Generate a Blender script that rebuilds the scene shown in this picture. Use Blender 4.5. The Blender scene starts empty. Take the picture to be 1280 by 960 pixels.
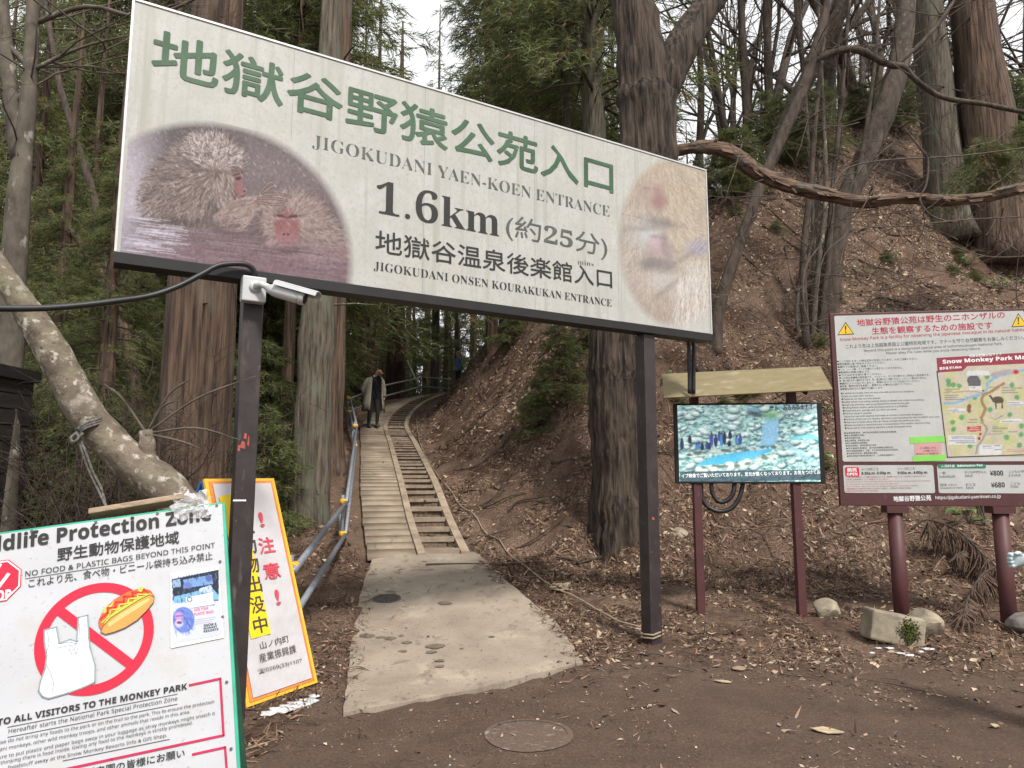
import bpy, bmesh, math, random
import numpy as np
from mathutils import Vector, Matrix
R = math.radians
sc = bpy.context.scene
col = sc.collection
# ---------------------------------------------------------------- camera, sky, sun, exposure
FPX = 887.0; PITCH = R(7.26); EYE = 1.6
cd = bpy.data.cameras.new('camera'); cam = bpy.data.objects.new('camera', cd); col.objects.link(cam)
cam.location = (0, 0, EYE); cam.rotation_euler = (R(90) + PITCH, 0, 0)
cd.sensor_width = 36; cd.lens = FPX / 1280 * 36; cd.clip_start = .05; cd.clip_end = 2000
sc.camera = cam
SUN_EL, SUN_AZ = R(52), R(150)       # azimuth clockwise from +Y: the sun stands behind the viewer, to the right
w = bpy.data.worlds.new('World'); sc.world = w; w.use_nodes = True
nt = w.node_tree; nt.nodes.clear()
def nd(t, **k):
    n = nt.nodes.new(t)
    for a, b in k.items(): setattr(n, a, b)
    return n
out = nd('ShaderNodeOutputWorld'); bg = nd('ShaderNodeBackground'); bg.inputs[1].default_value = .085
sky = nd('ShaderNodeTexSky', sky_type='NISHITA'); sky.sun_disc = False
sky.sun_elevation = SUN_EL; sky.sun_rotation = SUN_AZ
tc = nd('ShaderNodeTexCoord'); nz = nd('ShaderNodeTexNoise'); nz.inputs['Scale'].default_value = 3.2; nz.inputs['Detail'].default_value = 6
rp = nd('ShaderNodeValToRGB'); rp.color_ramp.elements[0].position = .26; rp.color_ramp.elements[1].position = .36
mx = nd('ShaderNodeMix', data_type='RGBA'); mx.inputs[7].default_value = (9.4, 9.5, 9.7, 1)
L = nt.links.new
L(tc.outputs['Generated'], nz.inputs['Vector']); L(nz.outputs[0], rp.inputs[0]); L(rp.outputs[0], mx.inputs[0])
L(sky.outputs[0], mx.inputs[6]); L(mx.outputs[2], bg.inputs[0]); L(bg.outputs[0], out.inputs[0])
sl = bpy.data.lights.new('sun', 'SUN'); sl.energy = 3.2; sl.angle = R(9); sl.color = (1, .95, .88)
so = bpy.data.objects.new('sun', sl); col.objects.link(so)
sd = Vector((math.sin(SUN_AZ) * math.cos(SUN_EL), math.cos(SUN_AZ) * math.cos(SUN_EL), math.sin(SUN_EL)))
so.rotation_euler = sd.to_track_quat('Z', 'Y').to_euler(); so.location = (6, -8, 20)
vs = sc.view_settings; vs.view_transform = 'Standard'; vs.look = 'None'; vs.gamma = 1; vs.use_curve_mapping = False
vs.exposure = .56
sc.cycles.max_bounces = 5; sc.cycles.diffuse_bounces = 4; sc.cycles.glossy_bounces = 2; sc.cycles.transparent_max_bounces = 6
sc.cycles.use_denoising = True
sc.cycles.use_adaptive_sampling = True; sc.cycles.adaptive_threshold = .02

# ---------------------------------------------------------------- geometry of the view
CP, SP = math.cos(PITCH), math.sin(PITCH)
CAM = Vector((0, 0, EYE))
def ray(u, v):
    a = (u - 640) / FPX; b = (480 - v) / FPX
    return Vector((a, CP - SP * b, CP * b + SP))
def at(u, v, y):
    r = ray(u, v); return CAM + r * (y / r.y)
def proj(p):
    d = Vector(p) - CAM
    x, y, z = d.x, d.y * CP + d.z * SP, -d.y * SP + d.z * CP
    return 640 + FPX * x / y, 480 - FPX * z / y
def srgb(r, g, b):
    f = lambda c: ((c / 255 + .055) / 1.055) ** 2.4 if c > 10.3 else c / 255 / 12.92
    return (f(r), f(g), f(b))

# ---------------------------------------------------------------- materials
MATS = {}
def M(name, c, c2=None, rough=.75, scale=6, stretch=(1, 1, 1), bump=0, bscale=25, bdist=.01, attr=False, metallic=0, spec=.4,
      emit=None, ramp=(.35, .65), spots=None, coat=0, trans=0, detail=6, overlay=False):
    if name in MATS: return MATS[name]
    m = bpy.data.materials.new(name); m.use_nodes = True; t = m.node_tree; N = t.nodes; LK = t.links.new
    b = N['Principled BSDF']; b.inputs['Roughness'].default_value = rough; b.inputs['Metallic'].default_value = metallic
    b.inputs['Specular IOR Level'].default_value = spec
    if coat: b.inputs['Coat Weight'].default_value = coat; b.inputs['Coat Roughness'].default_value = .15
    tcn = N.new('ShaderNodeTexCoord'); mp = N.new('ShaderNodeMapping'); mp.inputs['Scale'].default_value = stretch
    LK(tcn.outputs['Object'], mp.inputs['Vector'])
    n1 = N.new('ShaderNodeTexNoise'); n1.inputs['Scale'].default_value = scale; n1.inputs['Detail'].default_value = detail
    n1.inputs['Roughness'].default_value = .62
    LK(mp.outputs[0], n1.inputs['Vector'])
    r = N.new('ShaderNodeValToRGB'); r.color_ramp.elements[0].position = ramp[0]; r.color_ramp.elements[1].position = ramp[1]
    LK(n1.outputs[0], r.inputs[0])
    c2 = c2 or tuple(x * .8 for x in c)
    if attr:
        a = N.new('ShaderNodeAttribute'); a.attribute_name = 'Col'
        r.color_ramp.elements[0].color = (*c2, 1); r.color_ramp.elements[1].color = (*c, 1)
        mu = N.new('ShaderNodeMix'); mu.data_type = 'RGBA'; mu.blend_type = 'MULTIPLY'; mu.inputs[0].default_value = 1
        LK(a.outputs['Color'], mu.inputs[6]); LK(r.outputs[0], mu.inputs[7]); cur = mu.outputs[2]
    else:
        r.color_ramp.elements[0].color = (*c2, 1); r.color_ramp.elements[1].color = (*c, 1); cur = r.outputs[0]
    for (sc_, col_, lo, hi, st) in (spots or []):
        mp2 = N.new('ShaderNodeMapping'); mp2.inputs['Scale'].default_value = st; LK(tcn.outputs['Object'], mp2.inputs['Vector'])
        n2 = N.new('ShaderNodeTexNoise'); n2.inputs['Scale'].default_value = sc_; n2.inputs['Detail'].default_value = 5
        n2.inputs['Roughness'].default_value = .6
        LK(mp2.outputs[0], n2.inputs['Vector'])
        r2 = N.new('ShaderNodeValToRGB'); r2.color_ramp.elements[0].position = lo; r2.color_ramp.elements[1].position = hi
        LK(n2.outputs[0], r2.inputs[0])
        k = N.new('ShaderNodeMix'); k.data_type = 'RGBA'; LK(r2.outputs[0], k.inputs[0]); LK(cur, k.inputs[6]); k.inputs[7].default_value = (*col_, 1)
        cur = k.outputs[2]
    if overlay:     # a print that fades out at its border into the painted panel under it
        a = N.new('ShaderNodeAttribute'); a.attribute_name = 'Col'
        k = N.new('ShaderNodeMix'); k.data_type = 'RGBA'; LK(a.outputs['Alpha'], k.inputs[0]); LK(cur, k.inputs[6])
        LK(a.outputs['Color'], k.inputs[7]); cur = k.outputs[2]
    LK(cur, b.inputs['Base Color'])
    if emit: LK(cur, b.inputs['Emission Color']); b.inputs['Emission Strength'].default_value = emit
    if bump:
        n3 = N.new('ShaderNodeTexNoise'); n3.inputs['Scale'].default_value = bscale; n3.inputs['Detail'].default_value = 6
        LK(mp.outputs[0], n3.inputs['Vector'])
        bn = N.new('ShaderNodeBump'); bn.inputs['Strength'].default_value = bump; bn.inputs['Distance'].default_value = bdist
        LK(n3.outputs[0], bn.inputs['Height']); LK(bn.outputs[0], b.inputs['Normal'])
    if trans:
        b.inputs['Transmission Weight'].default_value = trans
    MATS[name] = m; return m

# ---------------------------------------------------------------- mesh helpers
def wloc(o):
    p = Vector((0, 0, 0))
    while o: p += o.location; o = o.parent
    return p
def link(name, me, parent=None, mats=()):
    for m in mats: me.materials.append(m)
    o = bpy.data.objects.new(name, me); col.objects.link(o)
    if parent: o.parent = parent
    return o
def tag(o, label, cat, group=None, kind=None):
    o['label'] = label
    if cat: o['category'] = cat
    if group: o['group'] = group
    if kind: o['kind'] = kind
    return o
def thing(name, label, cat, base, group=None):
    o = bpy.data.objects.new(name, None); col.objects.link(o); o.location = base; o.empty_display_size = .1
    return tag(o, label, cat, group)
def setting(name, me_or_mb, mats, label=None, kind='structure'):
    o = me_or_mb.build(name, mats) if isinstance(me_or_mb, MB) else link(name, me_or_mb, None, mats)
    o['kind'] = kind
    if label: o['label'] = label; o['category'] = name.replace('_', ' ')
    return o
def perp(d):
    d = Vector(d).normalized()
    a = Vector((0, 0, 1)) if abs(d.z) < .9 else Vector((1, 0, 0))
    x = d.cross(a).normalized(); return x, x.cross(d).normalized()
class MB:
    """collects shapes in world space; build() links them as one mesh object under a parent"""
    def __init__(s): s.v = []; s.f = []; s.mi = []; s.m = 0; s.sm = []; s.smooth = False
    def add(s, vs, fs):
        k = len(s.v); s.v += [tuple(p) for p in vs]
        for f in fs: s.f.append([i + k for i in f]); s.mi.append(s.m); s.sm.append(s.smooth)
    def box(s, c, hx, hy, hz):          # half extents as vectors
        c, hx, hy, hz = map(Vector, (c, hx, hy, hz))
        vs = [c + hx * a + hy * b + hz * d for a in (-1, 1) for b in (-1, 1) for d in (-1, 1)]
        fs = [(0, 1, 3, 2), (4, 6, 7, 5), (0, 4, 5, 1), (2, 3, 7, 6), (0, 2, 6, 4), (1, 5, 7, 3)]
        if hx.cross(hy).dot(hz) < 0: fs = [f[::-1] for f in fs]
        s.add(vs, fs)
    def abox(s, lo, hi):
        lo, hi = Vector(lo), Vector(hi); h = (hi - lo) / 2
        s.box((lo + hi) / 2, (h.x, 0, 0), (0, h.y, 0), (0, 0, h.z))
    def bar(s, a, b, wx, wy, up=(0, 0, 1)):
        a, b = Vector(a), Vector(b); d = b - a; u = Vector(up)
        x = d.cross(u).normalized(); y = x.cross(d).normalized()
        s.box((a + b) / 2, x * wx / 2, y * wy / 2, d / 2)
    def tube(s, pts, rad, n=8, caps=True, wob=None):
        pts = [Vector(p) for p in pts]
        if not hasattr(rad, '__len__'): rad = [rad] * len(pts)
        ring = []; x = None; vs = []
        for i, p in enumerate(pts):
            d = (pts[min(i + 1, len(pts) - 1)] - pts[max(i - 1, 0)])
            d = d.normalized() if d.length > 1e-9 else Vector((0, 0, 1))
            if x is None: x = perp(d)[0]
            else:
                x = (x - d * x.dot(d)); x = x.normalized() if x.length > 1e-6 else perp(d)[0]
            y = d.cross(x)
            for k in range(n):
                a = 2 * math.pi * k / n; r = rad[i] * (wob(i, a) if wob else 1)
                vs.append(p + x * (math.cos(a) * r) + y * (math.sin(a) * r))
        fs = [(i * n + k, i * n + (k + 1) % n, (i + 1) * n + (k + 1) % n, (i + 1) * n + k) for i in range(len(pts) - 1) for k in range(n)]
        if caps: fs += [tuple(range(n))[::-1], tuple(range((len(pts) - 1) * n, len(pts) * n))]
        s.add(vs, fs)
    def prism(s, pts, h):               # polygon pushed along h
        pts = [Vector(p) for p in pts]; n = len(pts); h = Vector(h)
        nrm = sum(((pts[i] - pts[0]).cross(pts[(i + 1) % n] - pts[0]) for i in range(1, n)), Vector())
        if nrm.dot(h) < 0: pts = pts[::-1]
        s.add(pts + [p + h for p in pts], [tuple(range(n))[::-1], tuple(range(n, 2 * n))] + [(i, (i + 1) % n, n + (i + 1) % n, n + i) for i in range(n)])
    def poly(s, pts): s.add(pts, [tuple(range(len(pts)))])
    def ball(s, c, r, n=10, m=7, sq=None, ax=None):
        c = Vector(c); rx, ry, rz = r if hasattr(r, '__len__') else (r, r, r)
        vs = []; fs = []
        for j in range(m + 1):
            t = math.pi * j / m
            for k in range(n):
                a = 2 * math.pi * k / n; p = Vector((rx * math.sin(t) * math.cos(a), ry * math.sin(t) * math.sin(a), rz * math.cos(t)))
                if sq: p *= sq(j, k)
                if ax: p = ax @ p
                vs.append(c + p)
        for j in range(m):
            for k in range(n): fs.append((j * n + k, (j + 1) * n + k, (j + 1) * n + (k + 1) % n, j * n + (k + 1) % n))
        s.add(vs, fs)
    def mesh(s, name, off=(0, 0, 0)):
        me = bpy.data.meshes.new(name); o = Vector(off)
        me.from_pydata([(p[0] - o.x, p[1] - o.y, p[2] - o.z) for p in s.v], [], s.f); me.validate(); 
        if len(me.polygons) == len(s.f):
            me.polygons.foreach_set('material_index', s.mi); me.polygons.foreach_set('use_smooth', s.sm)
        me.update(); return me
    def build(s, name, mats, parent=None, bevel=0):
        if not isinstance(mats, (list, tuple)): mats = [mats]
        o = link(name, s.mesh(name, wloc(parent) if parent else (0, 0, 0)), parent, mats)
        if bevel:
            b = o.modifiers.new('b', 'BEVEL'); b.width = bevel; b.segments = 2; b.limit_method = 'ANGLE'
        return o
def np_mesh(name, V, F, C=None, smooth=False):
    """big meshes from arrays: V (n,3), F (m,k) all of one k, C colours per vertex (n,3 or 4)"""
    V = np.asarray(V, np.float32); F = np.asarray(F, np.int32); me = bpy.data.meshes.new(name); k = F.shape[1]
    me.vertices.add(len(V)); me.vertices.foreach_set('co', V.ravel())
    me.loops.add(F.size); me.loops.foreach_set('vertex_index', F.ravel())
    me.polygons.add(len(F)); me.polygons.foreach_set('loop_start', np.arange(0, F.size, k, dtype=np.int32))
    me.polygons.foreach_set('loop_total', np.full(len(F), k, np.int32))
    if smooth: me.polygons.foreach_set('use_smooth', np.ones(len(F), bool))
    me.update(calc_edges=True)
    if C is not None:
        C = np.asarray(C, np.float32)
        if C.shape[1] == 3: C = np.concatenate([C, np.ones((len(C), 1), np.float32)], 1)
        a = me.color_attributes.new('Col', 'FLOAT_COLOR', 'POINT'); a.data.foreach_set('color', C.ravel())
    return me

# ---------------------------------------------------------------- lettering
_tc = {}
def _sans(s, bold):
    a, b, c = (0x1D5D4, 0x1D5EE, 0x1D7EC) if bold else (0x1D5A0, 0x1D5BA, 0x1D7E2); o = ''
    for ch in s: o += chr(a + ord(ch) - 65) if 'A' <= ch <= 'Z' else chr(b + ord(ch) - 97) if 'a' <= ch <= 'z' else chr(c + ord(ch) - 48) if '0' <= ch <= '9' else ch
    return o
def _serif(s):
    o = ''
    for ch in s:
        if 'A' <= ch <= 'Z': o += chr(0x1D400 + ord(ch) - 65)
        elif 'a' <= ch <= 'z': o += chr(0x1D41A + ord(ch) - 97)
        elif '0' <= ch <= '9': o += chr(0x1D7CE + ord(ch) - 48)
        else: o += ch
    return o
def glyphs(s, weight=0, serif=False, res=3, shear=0):
    key = (s, weight, serif, res, shear)
    if key not in _tc:
        c = bpy.data.curves.new('t', 'FONT'); c.body = _serif(s) if serif else _sans(s, weight >= .02); c.resolution_u = res; c.offset = min(weight, 0); c.shear = shear
        o = bpy.data.objects.new('t', c); me = bpy.data.meshes.new_from_object(o)
        v = np.array([x.co[:2] for x in me.vertices]).reshape(-1, 2); f = [list(p.vertices) for p in me.polygons]
        bpy.data.objects.remove(o); bpy.data.curves.remove(c); bpy.data.meshes.remove(me)
        lo, hi = v.min(0), v.max(0)
        _tc[key] = ((v - lo) / np.maximum(hi - lo, 1e-6), f)
    return _tc[key]
class Board:
    """a flat board: origin, right and up vectors; loc() gives the point of the board seen at photo pixel (u, v)"""
    def __init__(s, o, ex, ey):
        s.o = Vector(o); s.ex = Vector(ex).normalized(); ey = Vector(ey); s.ey = (ey - s.ex * ey.dot(s.ex)).normalized(); s.n = s.ex.cross(s.ey)
    def loc(s, u, v):
        r = ray(u, v); t = (s.o - CAM).dot(s.n) / r.dot(s.n); p = CAM + r * t - s.o
        return np.array((p.dot(s.ex), p.dot(s.ey)))
    def P(s, a, off=0): return s.o + s.ex * float(a[0]) + s.ey * float(a[1]) + s.n * off
    def px(s, u, v, off=0): return s.P(s.loc(u, v), off)
    def text(s, mb, t, bl, br, tl, off=.004, **k):
        a, b, c = s.loc(*bl), s.loc(*br), s.loc(*tl)
        x = b - a; y = np.array((-x[1], x[0])) / np.hypot(*x) * np.hypot(*(c - a)); s._put(mb, t, a, x, y, off, k)
    def _put(s, mb, t, a, x, y, off, k):
        v, f = glyphs(t, **k); w_ = max(0, k.get('weight', 0)) * np.hypot(*y) * .8
        for j, (dx, dy) in enumerate(((0, 0), (w_, 0), (-w_, 0), (0, w_), (0, -w_)) if w_ else ((0, 0),)):   # bold: the strokes widened
            mb.add([s.P(a + x * p[0] + y * p[1] + (dx, dy), off + j * 6e-5) for p in v], f)
    def char(s, mb, t, c, wpx, hpx, ang=0, off=.004, **k):
        o = s.loc(*c); s1 = s.loc(c[0] + wpx, c[1]) - o; w_ = np.hypot(*s1); h_ = np.hypot(*(s.loc(c[0], c[1] - hpx) - o))
        s._put(mb, t, o - np.array((w_, h_)) / 2, np.array((w_, 0)), np.array((0, h_)), off, k)
    def poly(s, mb, pts, off=.003):
        q = [s.px(u, v, off) for u, v in pts]
        if len(q) > 4:
            from mathutils.geometry import tessellate_polygon
            tri = tessellate_polygon([[Vector((*s.loc(u, v), 0)) for u, v in pts]])
            fs = []
            for t_ in tri:
                n = (q[t_[1]] - q[t_[0]]).cross(q[t_[2]] - q[t_[0]])
                fs.append(t_ if n.dot(s.n) > 0 else t_[::-1])
            mb.add(q, fs)
        else:
            n = (q[1] - q[0]).cross(q[2] - q[0])
            mb.poly(q if n.dot(s.n) > 0 else q[::-1])
    def line(s, mb, pts, wpx, off=.003, closed=False):
        L_ = [s.loc(*p) for p in pts]
        if closed: L_.append(L_[0])
        wd = np.hypot(*(s.loc(pts[0][0] + wpx, pts[0][1]) - s.loc(*pts[0]))) / 2
        for a, b in zip(L_[:-1], L_[1:]):
            d = b - a; l = np.hypot(*d)
            if l < 1e-9: continue
            d = d / l; n = np.array((-d[1], d[0])) * wd; e = d * wd * .6
            mb.poly([s.P(q, off) for q in (a - e - n, b + e - n, b + e + n, a - e + n)])
    def rrect(s, a, b, r, k=5):           # rounded rectangle in board metres
        o = []
        for cx, cy, t0 in ((b[0] - r, b[1] - r, 0), (a[0] + r, b[1] - r, 90), (a[0] + r, a[1] + r, 180), (b[0] - r, a[1] + r, 270)):
            for i in range(k + 1):
                t = R(t0 + 90 * i / k); o.append((cx + r * math.cos(t), cy + r * math.sin(t)))
        return o

class Ras:
    """a small painting area, in its own pixel coordinates; used for printed photographs, the map and the live screen"""
    def __init__(s, w_, h_, k, bgc=(128, 128, 128)):
        s.k = k; s.w = int(w_ * k); s.h = int(h_ * k); s.W = w_; s.H = h_
        s.i = np.zeros((s.h, s.w, 3)); s.i[:] = bgc; s.a = np.ones((s.h, s.w))
        s.Y, s.X = np.mgrid[0:s.h, 0:s.w]; s.X = (s.X + .5) / k; s.Y = (s.Y + .5) / k; s.rng = np.random.default_rng(3)
    def win(s, x0, y0, x1, y1):
        k = s.k; return slice(max(0, int(y0 * k)), max(0, min(s.h, int(y1 * k) + 2))), slice(max(0, int(x0 * k)), max(0, min(s.w, int(x1 * k) + 2)))
    def mix(s, sl_, m, c): s.i[sl_] += (np.asarray(c, float) - s.i[sl_]) * m[..., None]
    def ell(s, cx, cy, rx, ry, c, al=1, soft=.25, ang=0):
        q = max(rx, ry) * (1 + soft); sl_ = s.win(cx - q, cy - q, cx + q, cy + q); X = s.X[sl_] - cx; Y = s.Y[sl_] - cy
        ca, sa = math.cos(R(ang)), math.sin(R(ang)); d = np.hypot((X * ca + Y * sa) / rx, (-X * sa + Y * ca) / ry)
        s.mix(sl_, np.clip((1 + soft - d) / (2 * soft), 0, 1) * al, c)
    def pmask(s, pts):
        m = np.zeros((s.h, s.w), bool); n = len(pts)
        for i in range(n):
            (x0, y0), (x1, y1) = pts[i], pts[(i + 1) % n]
            if y0 == y1: continue
            c = (s.Y > min(y0, y1)) & (s.Y <= max(y0, y1)); m ^= c & (s.X < x0 + (s.Y - y0) * (x1 - x0) / (y1 - y0))
        return m
    def poly(s, pts, c, al=1): 
        m = s.pmask(pts); s.i[m] += (np.asarray(c, float) - s.i[m]) * al
    def line(s, pts, wd, c, al=1):
        for (x0, y0), (x1, y1) in zip(pts[:-1], pts[1:]):
            sl_ = s.win(min(x0, x1) - wd, min(y0, y1) - wd, max(x0, x1) + wd, max(y0, y1) + wd); X, Y = s.X[sl_], s.Y[sl_]
            dx, dy = x1 - x0, y1 - y0; t = np.clip(((X - x0) * dx + (Y - y0) * dy) / (dx * dx + dy * dy + 1e-9), 0, 1)
            d = np.hypot(X - x0 - t * dx, Y - y0 - t * dy); s.mix(sl_, np.clip((wd / 2 - d) * s.k + .5, 0, 1) * al, c)
    def fur(s, pts, n, ln, ang, cols, wd=3, al=.5, spread=25):
        m = s.pmask(pts); ys, xs = np.nonzero(m); r = s.rng
        for j in r.integers(0, len(ys), n):
            x, y = xs[j] / s.k, ys[j] / s.k; a = R((ang(x, y) if callable(ang) else ang) + r.normal() * spread); l = ln * (.5 + r.random())
            s.line([(x, y), (x + math.cos(a) * l, y + math.sin(a) * l)], wd, cols[r.integers(len(cols))], al * (.5 + .5 * r.random()))
    def blur(s, n):
        for _ in range(n): p = np.pad(s.i, ((1, 1), (1, 1), (0, 0)), 'edge'); s.i = (p[1:-1, 1:-1] * 2 + p[:-2, 1:-1] + p[2:, 1:-1] + p[1:-1, :-2] + p[1:-1, 2:]) / 6
    def noise(s, amt, cell):
        g = s.rng.normal(size=(int(s.H / cell) + 3, int(s.W / cell) + 3)); fy = s.Y / cell; fx = s.X / cell; iy, ix = fy.astype(int), fx.astype(int); fy = fy - iy; fx = fx - ix
        v = (g[iy, ix] * (1 - fx) + g[iy, ix + 1] * fx) * (1 - fy) + (g[iy + 1, ix] * (1 - fx) + g[iy + 1, ix + 1] * fx) * fy
        s.i += v[..., None] * amt; return v
    def on(s, bd, name, u0, v0, u1, v1, corners, parent, mat, off=.0035, nx=None, gain=1.0):
        """print the painting on a board: grid between local corners (a0,b0)-(a1,b1) read from the painting by photo pixel"""
        (a0, b0), (a1, b1) = corners; nx = nx or s.w; ny = max(2, int(nx * abs(b1 - b0) / abs(a1 - a0)))
        A, B = np.meshgrid(np.linspace(a0, a1, nx), np.linspace(b0, b1, ny)); 
        base = wloc(parent); O, ex, ey, n = (np.array(q) for q in (bd.o, bd.ex, bd.ey, bd.n))
        Pw = O + A[..., None] * ex + B[..., None] * ey + n * off
        d = Pw - np.array(CAM); yy = d[..., 1] * CP + d[..., 2] * SP; zz = -d[..., 1] * SP + d[..., 2] * CP
        U = 640 + FPX * d[..., 0] / yy; Vv = 480 - FPX * zz / yy
        X = np.clip((U - u0) / (u1 - u0) * s.w, 0, s.w - 1).astype(int); Y = np.clip((Vv - v0) / (v1 - v0) * s.h, 0, s.h - 1).astype(int)
        c = np.clip(s.i[Y, X] / 255, 0, 1); c = np.where(c > .04045, ((c + .055) / 1.055) ** 2.4, c / 12.92) * gain
        C = np.concatenate([c, s.a[Y, X][..., None]], -1).reshape(-1, 4)
        i = np.arange(nx * ny).reshape(ny, nx); F = np.stack([i[:-1, :-1], i[:-1, 1:], i[1:, 1:], i[1:, :-1]], -1).reshape(-1, 4)
        if b1 < b0: F = F[:, ::-1]
        return link(name, np_mesh(name, Pw.reshape(-1, 3) - np.array(base), F, C), parent, [mat])
# ---------------------------------------------------------------- the lie of the land
def catmull(P, n):
    P = [np.array(p, float) for p in P]; P = [2 * P[0] - P[1]] + P + [2 * P[-1] - P[-2]]; o = []
    for i in range(1, len(P) - 2):
        for k in range(n):
            t = k / n; a, b, c, d = P[i - 1:i + 3]
            o.append(.5 * ((2 * b) + (c - a) * t + (2 * a - 5 * b + 4 * c - d) * t * t + (3 * b - a - 3 * c + d) * t ** 3))
    o.append(P[-2]); return np.array(o)
def smooth_pts(P_, n=5): return [Vector(q) for q in catmull([tuple(p) for p in P_], n)]
WALK = catmull([(-1.27, 10, .49), (-1.62, 11.3, .89), (-2.1, 13.3, 1.5), (-3.0, 17.5, 2.3), (-3.85, 21.5, 3.06), (-4.0, 24, 3.7), (-3.75, 26.3, 4.3),
                (-3.0, 28.3, 4.8), (-1.6, 29.7, 5.1), (.5, 30.5, 5.3), (4, 31, 5.6), (9, 31.6, 5.9)], 24)
FRONT = np.array([(-.3, -40, 0), (-.3, 5.6, 0), (-.5, 7, .12), (-.9, 8.6, .33)])
PATHL = np.concatenate([FRONT, WALK])
FOOT = np.array([  # x, y, z, slope: the line where the hillside starts
    (60, 8.6, .3, .8), (8, 8.6, .3, .8), (4, 8.8, .3, .8), (2.2, 9.0, .25, .85), (1.1, 9.35, .3, .9), (.3, 9.9, .42, 1.0), (-.3, 10.7, .62, 1.1), (-.78, 12, 1.0, 1.2), (-1.3, 14, 1.6, 1.35),
    (-2.1, 17.5, 2.25, 1.45), (-2.85, 21.5, 3.0, 1.5), (-3.0, 24, 3.65, 1.5), (-2.75, 26, 4.2, 1.4), (-2.0, 27.4, 4.7, 1.2), (-.6, 28.6, 5.05, 1.0), (1.5, 29.2, 5.2, .9),
    (6, 29.8, 5.5, .8), (10, 34, 6, .6), (16, 45, 8, .6), (40, 65, 10, .5), (60, 65, 10, .5)])
def seg_near(X, Y, L_, ncol):
    """nearest distance to a polyline, the interpolated columns there and the signed side (right > 0)"""
    best = np.full(X.shape, 1e9); val = np.zeros(X.shape + (ncol,)); side = np.zeros(X.shape)
    for a, b in zip(L_[:-1], L_[1:]):
        dx, dy = b[0] - a[0], b[1] - a[1]; l2 = dx * dx + dy * dy + 1e-12
        t = np.clip(((X - a[0]) * dx + (Y - a[1]) * dy) / l2, 0, 1)
        d = np.hypot(X - a[0] - t * dx, Y - a[1] - t * dy); k = d < best
        best = np.where(k, d, best); val[k] = (a[2:] + t[..., None] * (b[2:] - a[2:]))[k]
        side = np.where(k, np.sign(dy * (X - a[0]) - dx * (Y - a[1])), side)
    return best, val, side
def _dense(L_, st):
    o = []
    for a, b in zip(L_[:-1], L_[1:]):
        n = max(1, int(np.hypot(*(b[:2] - a[:2])) / st)); o += [a + (b - a) * k / n for k in range(n)]
    return np.array(o)
FOOTD = _dense(FOOT, .8)
def foot_mean(X, Y):
    W = np.zeros(X.shape); A = np.zeros(X.shape); B = np.zeros(X.shape)
    for p in FOOTD:
        w_ = 1 / ((X - p[0]) ** 2 + (Y - p[1]) ** 2 + .02) ** 2; W += w_; A += w_ * p[2]; B += w_ * p[3]
    return A / W, B / W
def inside(X, Y, L_):
    m = np.zeros(X.shape, bool); n = len(L_)
    for i in range(n):
        x0, y0, x1, y1 = L_[i][0], L_[i][1], L_[(i + 1) % n][0], L_[(i + 1) % n][1]
        if y0 == y1: continue
        c = (Y > min(y0, y1)) & (Y <= max(y0, y1)); m ^= c & (X < x0 + (Y - y0) * (x1 - x0) / (y1 - y0))
    return m
def hash_noise(X, Y, seed=0):
    def h(i, j):
        v = np.sin(i * 127.1 + j * 311.7 + seed * 74.7) * 43758.5453; return v - np.floor(v)
    i, j = np.floor(X), np.floor(Y); f, g = X - i, Y - j; f = f * f * (3 - 2 * f); g = g * g * (3 - 2 * g)
    return (h(i, j) * (1 - f) + h(i + 1, j) * f) * (1 - g) + (h(i, j + 1) * (1 - f) + h(i + 1, j + 1) * f) * g - .5
def terr(X, Y, rough=True):
    X = np.asarray(X, float); Y = np.asarray(Y, float)
    d, v, s = seg_near(X, Y, PATHL, 1); zp = v[..., 0]
    dl = np.where(s < 0, np.maximum(d - 1.0, 0), 0)
    far = np.clip((Y - 5) / 8, 0, 1)
    z = zp - .012 - far * (.16 * dl + .30 * np.maximum(dl - 1.6, 0) ** 1.05 * .6) - (1 - far) * .10 * np.maximum(dl - 1.2, 0)
    z = np.where(s < 0, np.maximum(z, -9 + .0 * z), z)
    z = z - np.where((Y > 31) & (X < 12), np.clip((Y - 31) * .12, 0, 4), 0)
    fd, fv, _ = seg_near(X, Y, FOOT, 2); ins = inside(X, Y, FOOT)
    zf, sl_ = foot_mean(X, Y)
    hz = zf + sl_ * (np.sqrt(fd * fd + .3) - .55)
    cap = np.interp(X, [-3, -1, 1, 4.6, 10.5, 22, 40, 60], [6.4, 7.0, 7.3, 8.2, 12.6, 20.5, 29, 34]) - .04 * np.maximum(Y - 26, 0)
    k = .9; hh = np.clip(.5 + .5 * (cap - hz) / k, 0, 1); hcap = cap * (1 - hh) + hz * hh - k * hh * (1 - hh)
    z = np.where(ins, np.maximum(hcap, zf - .02), z)
    z = z + np.where(~ins & (s > 0) & (Y > 6) & (Y < 30), np.minimum(zf - zp + .02, .3) * np.clip(1 - fd / 1.0, 0, 1) * .5, 0)
    z = z + np.clip((np.hypot(X, Y) - 70) * .16, 0, 60)
    if rough:
        a = np.clip((np.where(ins, fd, 0) + .1) * 1.2, .12, 1) + np.where(~ins & (s < 0), np.clip(dl, 0, 1) * .5, 0)
        a = np.where((Y < 7.2) & (X > -1.5), np.minimum(a, .08), a)
        z = z + a * (.42 * hash_noise(X * .7, Y * .7, 1) + .30 * hash_noise(X * 1.9, Y * 1.9, 2) + .15 * hash_noise(X * 5, Y * 5, 3))
    return z

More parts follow.
